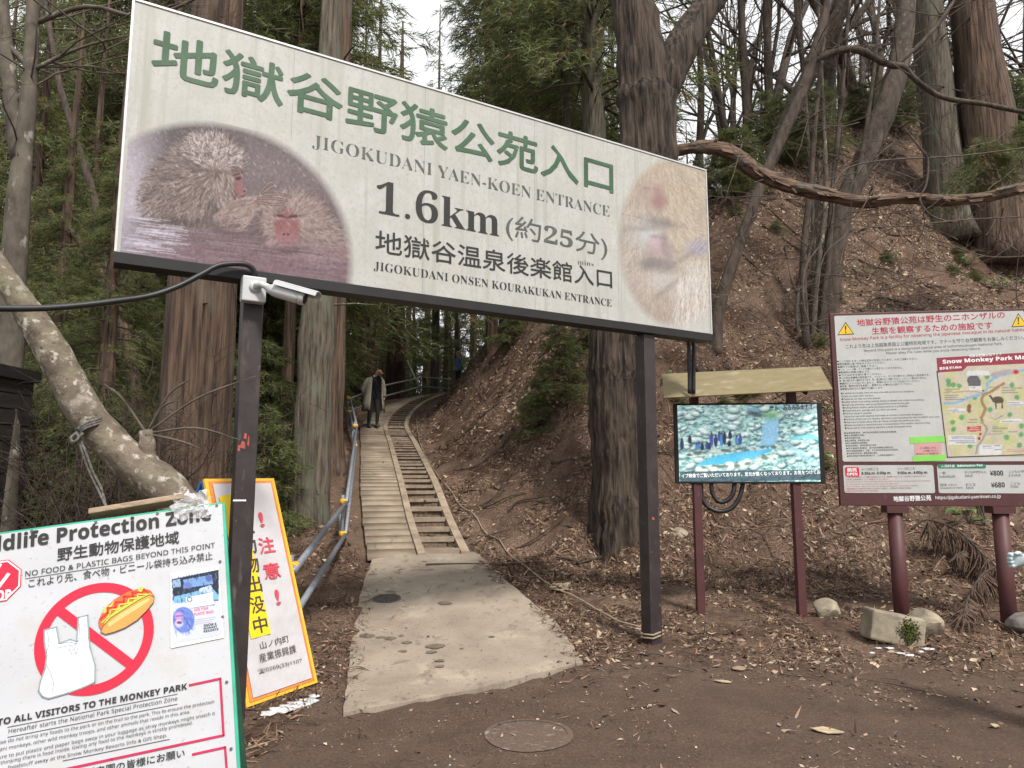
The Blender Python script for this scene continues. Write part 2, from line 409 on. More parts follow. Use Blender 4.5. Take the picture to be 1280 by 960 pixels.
def grid_axis(*parts):
    o = []
    for a, b, st in parts: o += list(np.arange(a, b, st))
    return np.array(o)
gx = grid_axis((-140, -40, 10), (-40, -12, 1.4), (-12, -5, .35), (-5, 9, .11), (9, 24, .3), (24, 60, 1.5), (60, 141, 10))
gy = grid_axis((-60, -4, 4), (-4, 3, .4), (3, 16, .11), (16, 34, .2), (34, 60, 1.2), (60, 181, 10))
GX, GY = np.meshgrid(gx, gy); GZ = terr(GX, GY)
# the land is kept just under the concrete slab, boards and steps that lie on it
dW, vW, _ = seg_near(GX, GY, WALK, 1); GZ = np.where(dW < .85, np.minimum(GZ, vW[..., 0] - .10), GZ)
def zpath(y): return float(np.interp(y, [5.6, 7, 8.6, 10], [0, .12, .33, .49]))
def slab_pt(u, v):
    r = ray(u, v); ys = np.linspace(4, 12, 3000); pz = EYE + r.z / r.y * ys; k = int(np.argmax(pz < np.interp(ys, [5.6, 7, 8.6, 10], [0.01, .13, .34, .50])))
    y = ys[k]; return Vector((r.x / r.y * y, y, pz[k]))
left = [(429, 891), (434, 845), (440, 800), (447, 757), (456, 722), (465, 699)]
right = [(728, 828), (708, 795), (690, 772), (672, 758), (652, 742), (634, 726), (612, 706), (592, 689)]
lp = [slab_pt(*q) for q in left]; rp_ = [slab_pt(*q) for q in right]
LA, RA_ = np.array([(p.x, p.y) for p in lp]), np.array([(p.x, p.y) for p in rp_])
def on_slab(x, y, m=0):
    return (y > np.interp(x, [LA[0, 0], RA_[0, 0]], [LA[0, 1], RA_[0, 1]]) + m) & (y < 10.2) & (x > np.interp(y, LA[:, 1], LA[:, 0]) + m) & (x < np.interp(y, RA_[:, 1], RA_[:, 0]) - m)
GZ = np.where(on_slab(GX, GY, .03), np.minimum(GZ, np.interp(GY, [5.6, 7, 8.6, 10], [0, .12, .33, .49]) - .05), GZ)
def land(x, y):
    """height of the built land (bilinear on its own grid)"""
    x = np.clip(np.asarray(x, float), gx[0], gx[-1] - 1e-6); y = np.clip(np.asarray(y, float), gy[0], gy[-1] - 1e-6)
    i_ = np.clip(np.searchsorted(gx, x, 'right') - 1, 0, len(gx) - 2); j_ = np.clip(np.searchsorted(gy, y, 'right') - 1, 0, len(gy) - 2)
    f_ = (x - gx[i_]) / (gx[i_ + 1] - gx[i_]); g_ = (y - gy[j_]) / (gy[j_ + 1] - gy[j_])
    return (GZ[j_, i_] * (1 - f_) + GZ[j_, i_ + 1] * f_) * (1 - g_) + (GZ[j_ + 1, i_] * (1 - f_) + GZ[j_ + 1, i_ + 1] * f_) * g_
def tz(x, y): return float(land(x, y))
def ground(u, v, y0=3.0, y1=80):
    """the point of the land seen at photo pixel (u, v)"""
    r = ray(u, v); ys = np.linspace(y0, y1, 4000); b = np.nonzero(EYE + r.z / r.y * ys < land(r.x / r.y * ys, ys))[0]
    y = ys[b[0]] if len(b) else y1
    x = r.x / r.y * y; return Vector((x, y, tz(x, y)))
i = np.arange(GX.size).reshape(GX.shape)
F = np.stack([i[:-1, :-1], i[:-1, 1:], i[1:, 1:], i[1:, :-1]], -1).reshape(-1, 4)
# bare trodden earth in front, needle litter elsewhere: a colour mask that belongs to the ground itself
edge = 6.1 + .12 * GX + .9 * hash_noise(GX * .9, GY * .9, 7) + .3 * hash_noise(GX * 3, GY * 3, 8) - np.where(GX < -1.4, 3.0, 0) + np.where(GX > 1.5, -.25 * (GX - 1.5), 0)
bare = np.clip((edge - GY) / .7 + .5, 0, 1)
strip = np.clip(1 - (dW - .7) / .7, 0, 1) * np.clip(1 - np.abs(GX * 0), 0, 1) * (GY > 10) * .6
C = np.stack([bare, strip, 0 * bare], -1).reshape(-1, 3)
gm = bpy.data.materials.new('forest_floor'); gm.use_nodes = True
t = gm.node_tree; N = t.nodes; LK = t.links.new; b = N['Principled BSDF']; b.inputs['Roughness'].default_value = .9; b.inputs['Specular IOR Level'].default_value = .15
tcn = N.new('ShaderNodeTexCoord')
def noi(sc_, det=8, ro=.7):
    n = N.new('ShaderNodeTexNoise'); n.inputs['Scale'].default_value = sc_; n.inputs['Detail'].default_value = det; n.inputs['Roughness'].default_value = ro
    LK(tcn.outputs['Object'], n.inputs['Vector']); return n
def ramp(src, stops):
    r = N.new('ShaderNodeValToRGB'); e = r.color_ramp.elements
    while len(e) < len(stops): e.new(.5)
    for q, (p, c) in zip(e, stops): q.position = p; q.color = (*c, 1)
    LK(src, r.inputs[0]); return r.outputs[0]
def mixc(f, a, b_):
    k = N.new('ShaderNodeMix'); k.data_type = 'RGBA'; LK(f, k.inputs[0]); LK(a, k.inputs[6]); LK(b_, k.inputs[7]); return k.outputs[2]
litter_c = ramp(noi(38, 10, .8).outputs[0], [(.32, (.024, .015, .011)), (.46, (.10, .064, .046)), (.57, (.22, .15, .108)), (.70, (.42, .32, .235))])
litter_2 = ramp(noi(9, 8, .75).outputs[0], [(.35, (.03, .018, .013)), (.65, (.115, .070, .05))])
patch = ramp(noi(1.3, 4).outputs[0], [(.4, (0, 0, 0)), (.62, (1, 1, 1))])
litter = mixc(patch, litter_c, litter_2)
earth = ramp(noi(55, 8, .75).outputs[0], [(.3, (.055, .036, .027)), (.5, (.105, .071, .054)), (.6, (.17, .12, .093)), (.7, (.31, .24, .19))])
earth2 = ramp(noi(2.2, 5).outputs[0], [(.35, (.070, .046, .035)), (.7, (.15, .104, .08))])
em = N.new('ShaderNodeMix'); em.data_type = 'RGBA'; em.inputs[0].default_value = .5; LK(earth, em.inputs[6]); LK(earth2, em.inputs[7])
at_ = N.new('ShaderNodeAttribute'); at_.attribute_name = 'Col'; sep = N.new('ShaderNodeSeparateColor'); LK(at_.outputs['Color'], sep.inputs[0])
dirt = ramp(noi(20, 8, .7).outputs[0], [(.3, (.10, .066, .046)), (.7, (.20, .14, .10))])
LK(mixc(sep.outputs[1], mixc(sep.outputs[0], litter, em.outputs[2]), dirt), b.inputs['Base Color'])
bn = N.new('ShaderNodeBump'); bn.inputs['Strength'].default_value = .8; bn.inputs['Distance'].default_value = .03; LK(noi(45, 8, .75).outputs[0], bn.inputs['Height']); LK(bn.outputs[0], b.inputs['Normal'])
g = link('ground', np_mesh('ground', np.stack([GX, GY, GZ], -1).reshape(-1, 3), F, C, True), None, [gm]); g['kind'] = 'structure'

# ---------------------------------------------------------------- concrete slab, boardwalk, steps, kerbs
concrete = M('worn_concrete', (.305, .255, .20), (.215, .175, .135), rough=.9, scale=1.6, bump=.35, bscale=70, bdist=.004,
             spots=[(2.3, (.40, .34, .26), .56, .75, (1, 1, 1)), (5.5, (.17, .13, .10), .58, .72, (1, .6, 1)), (26, (.16, .12, .09), .60, .70, (1, 1, 1)), (80, (.12, .09, .07), .60, .68, (1, 1, 1))])
rng = random.Random(5)
mb = MB(); n = 34; rows = []
def along(P_, t):
    d = [0]
    for a, b_ in zip(P_[:-1], P_[1:]): d.append(d[-1] + (b_ - a).length)
    x = t * d[-1]
    for k in range(len(P_) - 1):
        if x <= d[k + 1] + 1e-9:
            f = (x - d[k]) / (d[k + 1] - d[k]); return P_[k].lerp(P_[k + 1], f)
    return P_[-1]
m_ = 24; V = []
for j in range(n + 1):
    a, c = along(lp, j / n), along(rp_, j / n)
    jl, jr = rng.uniform(-.006, .006), rng.uniform(-.010, .010)
    for q in range(m_ + 1):
        p = a.lerp(c, q / m_)
        if q == 0: p.x += jl
        if q == m_: p.x += jr
        if j == 0 and 0 < q < m_: p.y += rng.uniform(-.012, .012)
        V.append(Vector((p.x, p.y, zpath(p.y) + .008 + .004 * math.sin(p.x * 3) )))
k = len(V); V += [p - Vector((0, 0, .12)) for p in V]
idx = lambda j, q: j * (m_ + 1) + q
Fs = [(idx(j, q), idx(j, q + 1), idx(j + 1, q + 1), idx(j + 1, q)) for j in range(n) for q in range(m_)]
bd = [idx(0, q) for q in range(m_ + 1)] + [idx(j, m_) for j in range(1, n + 1)] + [idx(n, q) for q in range(m_ - 1, -1, -1)] + [idx(j, 0) for j in range(n - 1, 0, -1)]
Fs += [(bd[i_], bd[i_] + k, bd[(i_ + 1) % len(bd)] + k, bd[(i_ + 1) % len(bd)]) for i_ in range(len(bd))]
mb.add(V, Fs); setting('concrete_path', mb, [concrete])
# frame along the walk: point, right vector, arc length
WT = np.gradient(WALK[:, :2], axis=0); WT /= np.linalg.norm(WT, axis=1)[:, None]
WS = np.concatenate([[0], np.cumsum(np.linalg.norm(np.diff(WALK[:, :2], axis=0), axis=1))])
def walk(s, off, dz=0):
    x, y, z = (np.interp(s, WS, WALK[:, q]) for q in range(3)); tx, ty = np.interp(s, WS, WT[:, 0]), np.interp(s, WS, WT[:, 1]); l = math.hypot(tx, ty)
    return Vector((x + ty / l * off, y - tx / l * off, z + dz))
SEND = float(WS[-1])
board_m = M('weathered_boards', (.35, .285, .215), (.22, .17, .125), rough=.85, scale=2.2, stretch=(1, 1, 1), bump=.4, bscale=40, attr=True, detail=9)
V, F, C = [], [], []
s = .02
while s < SEND - .3:
    wdt = .235; j = rng.uniform(-.008, .008); cc = rng.uniform(.82, 1.10); zz = rng.uniform(-.004, .004)
    q = [walk(s, -.70 + j, zz), walk(s, -.035 + j, zz), walk(s + wdt, -.035 + j, zz), walk(s + wdt, -.70 + j, zz)]
    k = len(V); V += q + [p - Vector((0, 0, .05)) for p in q]
    F += [(k, k + 1, k + 2, k + 3), (k + 4, k + 5, k + 1, k), (k + 5, k + 6, k + 2, k + 1), (k + 6, k + 7, k + 3, k + 2), (k + 7, k + 4, k, k + 3)]
    C += [(cc, cc * .99, cc * .96)] * 8
    s += wdt + rng.uniform(.007, .014)
setting('boardwalk', np_mesh('boardwalk', V, F, C), [board_m])
kerb_m = M('weathered_kerb_timber', (.33, .26, .19), (.20, .15, .11), rough=.9, scale=4, bump=.4, bscale=40)
mb = MB()
for o0, o1, h0 in ((-.03, .075, .035), (.58, .70, .04)):
    ss = np.arange(-.05, SEND - .3, .22)
    for a_, b_ in zip(ss[:-1], ss[1:]):
        q = [walk(a_, o0), walk(a_, o1), walk(b_, o1), walk(b_, o0)]
        mb.add([p + Vector((0, 0, h0)) for p in q] + [p - Vector((0, 0, .15)) for p in q], [(0, 1, 2, 3), (4, 0, 3, 7), (1, 5, 6, 2)] + ([(4, 5, 1, 0)] if a_ == ss[0] else []))
setting('path_kerb', mb, [kerb_m])
riser_m = M('step_board', (.32, .26, .195), (.20, .155, .115), rough=.9, scale=6, bump=.3)
tread_m = M('step_earth', (.22, .16, .118), (.085, .058, .042), rough=.95, scale=30, bump=.5)
mb = MB(); mt = MB(); s = .1; st = .40
while s < SEND - 1:
    zt = walk(s + st * .55, 0).z - .015 + rng.uniform(-.012, .012); zl = walk(s - st * .45, 0).z - .02; j = rng.uniform(-.025, .025)
    q = [walk(s + j, .078), walk(s + rng.uniform(-.02, .02), .578), walk(s + .11, .578), walk(s + .11, .078)]
    for p in q: p.z = zt
    dn = Vector((0, 0, float(np.interp(s, [0, 2, 6], [.075, .060, .034])) + rng.uniform(-.006, .008)))
    mb.add(q + [p - dn for p in q], [(0, 1, 2, 3), (4, 5, 1, 0), (5, 6, 2, 1), (7, 4, 0, 3), (7, 6, 5, 4)])
    e = [walk(s + .035, .08), walk(s + .035, .575)]; f_ = [walk(s + st + .04, .575), walk(s + st + .04, .08)]
    for p in e + f_: p.z = zt - .012
    lo = [p - Vector((0, 0, zt - zl + .1)) for p in e]
    mt.add(e + lo, [(2, 3, 1, 0)]); g0, g1 = walk(s + .10, .08), walk(s + .10, .575); g0.z = g1.z = zt - .012
    mt.add([g0, g1] + f_, [(0, 1, 2, 3)]); s += st
setting('step_boards', mb, [riser_m]); setting('step_earth', mt, [tread_m])
# ---------------------------------------------------------------- trees
cedar_bark = M('cedar_bark', (.138, .088, .06), (.024, .0155, .012), rough=.95, scale=20, stretch=(1, 1, .05), bump=1, bscale=26, bdist=.04, ramp=(.36, .64),
               spots=[(3, (.13, .11, .085), .55, .8, (1, 1, .3))])
grey_bark = M('grey_cedar_bark', (.155, .128, .096), (.036, .028, .022), rough=.95, scale=22, stretch=(1, 1, .07), bump=.8, bscale=18, bdist=.03, ramp=(.36, .66),
              spots=[(4, (.12, .14, .10), .5, .75, (1, 1, .4))])
old_bark = M('furrowed_bark', (.088, .064, .047), (.011, .008, .0065), rough=.95, scale=17, stretch=(1, 1, .09), bump=1, bscale=17, bdist=.08, ramp=(.36, .64),
             spots=[(2.5, (.06, .075, .025), .6, .75, (1, 1, .5))])
pale_bark = M('pale_smooth_bark', (.135, .115, .09), (.055, .044, .035), rough=.9, scale=6, stretch=(1, 1, .5), bump=.3, bscale=20, bdist=.01,
              spots=[(7, (.27, .26, .22), .6, .68, (1, 1, .6))])
dark_bark = M('dark_stem_bark', (.105, .08, .062), (.034, .026, .021), rough=.95, scale=10, stretch=(1, 1, .3), bump=.5, bscale=30, bdist=.01,
              spots=[(9, (.16, .155, .13), .62, .72, (1, 1, .7))])
lichen_bark = M('lichen_spotted_bark', (.19, .155, .115), (.09, .07, .05), rough=.85, scale=6, bump=.8, bscale=26, bdist=.015,
                spots=[(3, (.15, .14, .085), .5, .7, (1, 1, 1)), (17, (.40, .36, .31), .55, .64, (1, 1, 1)), (5, (.34, .31, .27), .60, .72, (1, 1, 1)), (34, (.05, .04, .03), .60, .68, (1, 1, 1))])
def leaf_mat(name, k):
    m = M(name, (k, k, k), (k * .72, k * .75, k * .7), rough=.6, scale=1.2, attr=True, spec=.3)
    t = m.node_tree; b_ = t.nodes['Principled BSDF']; tr = t.nodes.new('ShaderNodeBsdfTranslucent'); ms_ = t.nodes.new('ShaderNodeMixShader'); ms_.inputs[0].default_value = .38
    t.links.new(b_.inputs['Base Color'].links[0].from_socket, tr.inputs['Color']); t.links.new(b_.outputs[0], ms_.inputs[1]); t.links.new(tr.outputs[0], ms_.inputs[2]); t.links.new(ms_.outputs[0], t.nodes['Material Output'].inputs[0])
    return m
needle = leaf_mat('cedar_needles', 2.3)
wood = M('thin_branch', (.075, .055, .042), (.035, .026, .02), rough=.95, scale=10)
twig_m = M('bare_twig', (.125, .10, .08), (.06, .046, .036), rough=.95, scale=8)

def crown_data(z0, z1, rmax, nb, ns, nbl, bl, bw, seed, droop=.35, top=.15, zshape=.8):
    """needle sprays and the limbs that carry them, about the trunk axis"""
    r = np.random.default_rng(seed); V = []; F = []; C = []; mb = MB(); k = 0
    for i in range(nb):
        t = (i + r.random()) / nb; z = z0 + (z1 - z0) * t; Lb = (rmax * (1 - t) ** zshape + top) * (.55 + .6 * r.random()); az = r.random() * 6.2832 + i * 2.4
        d = np.array((math.cos(az), math.sin(az), 0)); sd = np.array((-d[1], d[0], 0)); up = .45 - .55 * r.random()
        f = lambda s: np.array((0, 0, z)) + d * Lb * s + np.array((0, 0, 1)) * (up * Lb * s * .6 - droop * Lb * s * s + .12 * Lb * max(s - .7, 0))
        mb.tube([f(q) for q in (0, .3, .6, 1)], [.012 + .012 * Lb, .010 + .006 * Lb, .008, .004], 4, False)
        n = max(4, int(ns * Lb / (rmax + .01)))
        s = .12 + .88 * r.random(n) ** .8
        B = np.array([f(q) for q in s])
        side = r.choice([-1, 1], n) * (.15 + .85 * r.random(n)); wd = Lb * .30 * (1.05 - s * .75)
        B = B + sd * (side * wd)[:, None] + r.normal(size=(n, 3)) * .06 * Lb ** .5
        D = d * (.5 + .5 * r.random(n))[:, None] + sd * side[:, None] + np.array((0, 0, -1)) * (.25 + .5 * r.random(n))[:, None]
        D /= np.linalg.norm(D, axis=1)[:, None]
        base = np.repeat(B, nbl, 0); q = np.tile((np.arange(nbl) + .5) / nbl, n)[:, None]
        dir_ = np.repeat(D, nbl, 0); p0 = base + dir_ * q * bl * .9
        bd = dir_ + r.normal(size=dir_.shape) * .5; bd /= np.linalg.norm(bd, axis=1)[:, None]
        wv = np.cross(bd, r.normal(size=bd.shape)); wv /= np.linalg.norm(wv, axis=1)[:, None] + 1e-9
        ln = bl * (.6 + .7 * r.random((len(bd), 1)))
        tri = np.stack([p0 - wv * bw / 2, p0 + wv * bw / 2, p0 + bd * ln], 1)
        V.append(tri.reshape(-1, 3)); m = len(bd); F.append(np.arange(m * 3).reshape(m, 3) + k); k += m * 3
        g = r.random((m, 1)) * .6 + np.repeat(r.random((n, 1)), nbl, 0) * .4
        c = np.array((.026, .036, .015)) * (1 - g) + np.array((.110, .120, .045)) * g
        br = np.repeat(r.random((n, 1)) < .07, nbl, 0); c = np.where(br, np.array((.12, .075, .04)), c)
        C.append(np.repeat(c, 3, 0))
    return np.concatenate(V), np.concatenate(F), np.concatenate(C), mb
def crown(name, *a, **k):
    V, F, C, mb = crown_data(*a, **k); n = len(V)
    tv = np.array(mb.v); tf = []
    for f in mb.f: tf += [(f[0], f[1], f[2]), (f[0], f[2], f[3])] if len(f) == 4 else [f]
    tf = np.array(tf) + n
    me = np_mesh(name, np.concatenate([V, tv]), np.concatenate([F, tf]), np.concatenate([C, np.full((len(tv), 3), .05) * np.array((1, .75, .6))]))
    return me
# shared crowns: tall ones that begin high, low dense ones, sparse old ones, fine ones for near trees
CROWN = {
    'high': crown('crown', 4.6, 20, 3.6, 150, 66, 6, .30, .028, 1, zshape=.65),
    'high2': crown('crown', 3.8, 18, 3.7, 150, 66, 6, .30, .028, 2, zshape=.65),
    'low': crown('crown', 1.2, 14, 2.6, 120, 70, 6, .26, .028, 3, droop=.5),
    'low2': crown('crown', .6, 11, 2.3, 130, 70, 6, .24, .026, 4, droop=.55),
    'sparse': crown('crown', 3.0, 19, 2.6, 46, 46, 6, .28, .026, 5),
    'fine': crown('crown', 1.6, 12, 2.7, 120, 130, 9, .15, .014, 6, droop=.5),
    'young': crown('crown', .15, 2.6, 1.0, 60, 46, 8, .13, .014, 7, droop=.3),
    'tuft': crown('crown', .0, 1.0, 1.15, 22, 60, 9, .20, .012, 8, droop=.8),
}
def trunk_mb(pts, rad, n=14, flare=.5, seed=0, butt=.09, ridge=0):
    r = np.random.default_rng(seed); ph = r.random(8) * 6.28; mb = MB(); mb.smooth = True
    P_ = smooth_pts(pts, 7); N_ = len(P_); z0 = P_[0].z
    rr = np.interp(np.linspace(0, 1, N_), np.linspace(0, 1, len(rad)), rad)
    rr = [x * (1 + flare * math.exp(-(p.z - z0) / (.9 * rad[0] + .15))) * (1 + r.normal() * min(.05, butt * .45)) for x, p in zip(rr, P_)]
    def wob(i, a):
        fl = 1 + 2.2 * math.exp(-(P_[i].z - z0) / (1.1 * rad[0] + .1)) * (flare > 0)
        return 1 + butt * fl * (.5 * math.sin(3 * a + ph[0] + i * .06) + .35 * math.sin(5 * a + ph[1] - i * .1) + .3 * math.sin(8 * a + ph[2])) + .02 * math.sin(i * 1.7 + 2 * a) + ridge * (math.sin(19 * a + 1.5 * math.sin(i * .35) + 2 * math.sin(3 * a)) + .6 * math.sin(31 * a - math.sin(i * .5)))
    mb.tube(P_, rr, n, True, wob); return mb
GONE = "cedar trunks beyond the boardwalk"
def cedar(base, h, r, crown_kind, label, group=None, mat=None, lean=(0, 0), n=14, flare=.5, rot=0, cs=1, name='cedar_tree', twigs=0, seed=0):
    base = Vector(base); t = thing(name, label, 'tree', base, group)
    L_ = Vector((lean[0], lean[1], 0))
    pts = [base - Vector((0, 0, .4)), base + L_ * .15 * h + Vector((0, 0, .15 * h)), base + L_ * .5 * h + Vector((0, 0, .5 * h)), base + L_ * h + Vector((0, 0, h))]
    mb = trunk_mb(pts, [r * 1.08, r, r * .62, r * .1], n, flare, seed or int(abs(base.x * 91 + base.y * 37)))
    if twigs:      # dead branch stubs on the trunk
        q = random.Random(seed + 5)
        for _ in range(twigs):
            z = q.uniform(.08, .5) * h; a = q.uniform(0, 6.28); ln = q.uniform(.3, 1.4); d = Vector((math.cos(a), math.sin(a), q.uniform(-.25, .3)))
            c = base + L_ * z + Vector((0, 0, z)); mb.tube([c + d * r * .6, c + d * (r + ln * .5) + Vector((0, 0, -.03)), c + d * (r + ln) + Vector((0, 0, -.12 * ln))], [.022, .014, .004], 5, False)
    mb.build('trunk', mat or cedar_bark, t)
    if crown_kind:
        o = link('crown', CROWN[crown_kind], t)
        if not CROWN[crown_kind].materials: CROWN[crown_kind].materials.append(needle)
        o.scale = (cs, cs, cs * (h / 20 if crown_kind[0] in 'hs' else 1)); o.rotation_euler = (0, 0, rot)
    return t
# bare broadleaved trees
def grow(mb, p, d, ln, r, lev, q, tw, up=.15, sides=(7, 5, 4, 3)):
    n = 5; pts = [p]; rads = [r]; dd = d.copy()
    for i_ in range(n):
        dd = (dd + Vector((q.gauss(0, .16), q.gauss(0, .16), q.gauss(0, .10) + up * .25))).normalized(); pts.append(pts[-1] + dd * ln / n); rads.append(r * (1 - .62 * (i_ + 1) / n))
    mb.smooth = True; mb.tube(pts, rads, sides[min(lev, 3)], False)
    if lev >= tw: return
    for _ in range(q.randint(4, 6) if lev else q.randint(6, 9)):
        t = q.uniform(.30, .98); k = min(int(t * n), n - 1); c = pts[k].lerp(pts[k + 1], t * n - k)
        a = q.uniform(0, 6.28); x, y = perp(dd); nd_ = (dd * q.uniform(.35, .9) + (x * math.cos(a) + y * math.sin(a)) * q.uniform(.6, 1)).normalized()
        grow(mb, c, nd_, ln * q.uniform(.28, .5), max(r * (1 - .6 * t) * .42, .004), lev + 1, q, tw, up, sides)
BARE = []
for i_ in range(5):
    mb = MB(); q = random.Random(20 + i_); grow(mb, Vector((0, 0, -.3)), Vector((q.uniform(-.12, .12), q.uniform(-.12, .12), 1)), 11 + i_, .11 + .012 * i_, 0, q, 3)
    me = mb.mesh('bare_tree'); me.materials.append([pale_bark, dark_bark, pale_bark, dark_bark, dark_bark][i_]); BARE.append(me)
def stem_tree(name, label, pts, rad, mat, cat='tree', group=None, twigs=10, seed=0, n=10, flare=.3, lim=(), twl=1.2, lev=1):
    base = Vector(pts[0]); t = thing(name, label, cat, base, group)
    mb = trunk_mb(pts, rad, n, flare, seed, .05); mb.build('trunk', mat, t)
    q = random.Random(seed); P_ = smooth_pts(pts, 5)
    for L_, rr in lim:
        lb = MB(); lb.smooth = True; S_ = smooth_pts(L_, 5); lb.tube(S_, [x * (1 + .06 * math.sin(i_ * 1.9) + .05 * math.sin(i_ * 3.7)) for i_, x in enumerate(np.interp(np.linspace(0, 1, len(S_)), np.linspace(0, 1, len(rr)), rr))], 9, True, lambda i, a: 1 + .05 * math.sin(i * 1.3 + a * 2)); lb.build('limb', mat, t)
        P_ += S_
    if twigs:
        tb = MB()
        for _ in range(twigs):
            p = P_[q.randrange(len(P_) // 4, len(P_))]; a = q.uniform(0, 6.28)
            grow(tb, p, Vector((math.cos(a), math.sin(a) * .7, q.uniform(-.1, .9))).normalized(), q.uniform(.5, 1) * twl, .012, 3 - lev, q, 3, .1)
        tb.build('twigs', twig_m, t)
    return t
def B(u, y): # a base on the land under the pixel column u at depth y
    x = (u - 640) / FPX * y * 1.0; return Vector((x, y, tz(x, y)))
# --- the trees one can tell apart
cedar(B(243, 8.6), 22, .405, None, 'massive reddish cedar trunk standing right behind the left gate post', twigs=5, seed=3, n=40, flare=.25)
cedar(B(388, 11.2), 19, .265, None, 'straight grey cedar trunk beside the yellow pipe railing', mat=grey_bark, twigs=5, seed=4, n=28, flare=.2, lean=(.012, 0))
cedar(B(414, 13.6), 20, .215, None, 'brown cedar with roots spreading at its foot next to the boardwalk', twigs=3, seed=5, n=24, flare=1.1)
cedar(B(357, 15.5), 18, .13, 'high', 'slim brown cedar seen between the left post and the grey trunk', twigs=3, seed=6)
for k, (u, y, r, lab, kind) in enumerate([
    (444, 31, .18, 'thin dark cedar furthest left beyond the boardwalk bend', 'sparse'),
    (463, 29, .22, 'reddish cedar trunk directly above the man in the grey coat', 'sparse'),
    (493, 33.5, .46, 'broad brown cedar with flared base behind the far railing', 'sparse'),
    (543, 33.0, .20, 'slender grey cedar behind the far end of the railing', 'sparse')]):
    cedar(B(u, y), 21, r, kind, lab, GONE, twigs=4, seed=30 + k, flare=.5, n=18, rot=k, mat=(grey_bark if k == 3 else None))
# big forked tree by the right post
bt = ground(772, 650); BY = bt.y
f = lambda u, v, dy=0: at(u, v, BY + dy)
t = thing('old_forked_tree', 'huge old tree with furrowed bark forking above the sign right end', 'tree', bt)
trunk_mb([bt - Vector((0, 0, .8)), f(774, 600), f(766, 480), f(775, 380), f(800, 260), f(808, 170), f(803, 90), f(792, 10), f(778, -80), f(760, -260)], [.42, .36, .35, .37, .385, .41, .42, .36, .31, .26, .2], 90, .22, 9, .10, .028).build('trunk', old_bark, t)
for pts, rad in (([f(808, 175), f(829, 112), f(852, 60, .1), f(890, 0, .3), (f(960, -90, .6))], [.10, .25, .27, .21, .15]),):
    trunk_mb(pts, rad, 22, 0, 8, .08).build('limb', old_bark, t)
# root running out of its foot
mb = MB(); mb.smooth = True
r1 = ground(740, 672); r2 = ground(800, 668)
mb.tube([r1 + Vector((0, 0, .02)), (r1 + r2) / 2 + Vector((0, 0, .10)), r2 + Vector((0, 0, .05)), r2 + Vector((.4, 0, -.15))], [.035, .06, .07, .05], 8); mb.build('root', pale_bark, t)
# leaning pale trunk behind the notice board
Y0 = 4.75; f = lambda u, v, dy=0: at(u, v, Y0 + dy)
stem_tree('leaning_tree', 'pale lichen spotted trunk leaning left over the white notice board', [f(236, 905), f(236, 760), f(232, 660), f(212, 615), (f(165, 578)), f(110, 520), f(66, 440), f(28, 380), f(0, 338), f(-60, 240, .2), f(-140, 60, .4)],
          [.15, .14, .135, .13, .118, .112, .105, .085, .072, .06, .04], lichen_bark, twigs=0, seed=2, n=22, flare=0,
          lim=[([f(192, 600), f(186, 570), f(183, 538)], [.075, .05, .048])])
mb = MB(); mb.smooth = True; q = random.Random(4)      # fresh shoots from its stub
for e in ((245, 470), (225, 500), (320, 470), (250, 560), (300, 550), (215, 700), (130, 480)):
    mid = ((183 + e[0]) / 2 + q.uniform(-6, 6), (540 + e[1]) / 2 + q.uniform(-14, 4)); mb.tube(smooth_pts([f(183, 542), f(*mid), f(*e)], 4), [.011] + [.008] * 6 + [.003, .003], 5)
lt = [o for o in col.objects if o.name == 'leaning_tree'][0]; mb.build('shoots', twig_m, lt)
# pale slim pair at the left border
f = lambda u, v, dy=0: at(u, v, 7.4 + dy)
b0 = B(18, 7.4)
stem_tree('slim_tree', 'pale slim broadleaved tree with black knots at the left border', [b0, f(18, 330), f(28, 200), f(36, 120), f(42, 0), f(50, -200)], [.15, .125, .10, .085, .07, .04], pale_bark, twigs=26, seed=12, flare=.2, twl=2.2, lev=2,
          lim=[([f(26, 200), f(14, 120), (f(4, 20)), f(-6, -150)], [.10, .085, .07, .05]), ([f(20, 130), f(40, 92), f(-10, 40), f(-60, 10)], [.04, .034, .03, .02]), ([f(40, 30), f(110, 8), f(190, 20), f(300, -30)], [.03, .025, .02, .01]), ([f(36, 90), f(100, 60), f(170, 42)], [.025, .018, .006])])
f = lambda u, v, dy=0: at(u, v, 11 + dy)
stem_tree('dead_tree', 'reddish dead trunk leaning right in the dark left thicket', [B(185, 11), f(172, 520), f(158, 430), f(140, 375), f(112, 320), f(60, 250)], [.11, .10, .09, .085, .06, .03], cedar_bark, twigs=14, seed=13, twl=1.4)
# right bank: the thin leaning tree with its arching branch
yT = ground(893, 428).y; f = lambda u, v, dy=0: at(u, v, yT + dy)
stem_tree('arching_tree', 'thin leaning tree whose mossy branch arches over the right bank', [f(893, 445), f(900, 380), f(930, 290), f(960, 210), f(1000, 120), f(1015, 75), f(1028, 30), f(1040, -30), f(1060, -200)], [.13, .115, .10, .10, .105, .10, .08, .07, .04], dark_bark, twigs=16, seed=15, flare=.1, twl=1.6, lev=2,
          lim=[([f(1008, 80), f(1040, 66), f(1070, 62), f(1110, 80), f(1128, 82)], [.075, .07, .068, .065, .06]), ([f(1128, 82), f(1150, 104), f(1180, 122), f(1230, 130), f(1290, 142), f(1400, 160)], [.055, .05, .05, .045, .045, .03]), ([f(1120, 82), f(1150, 55), f(1180, 20), f(1230, -60)], [.045, .04, .035, .02])])
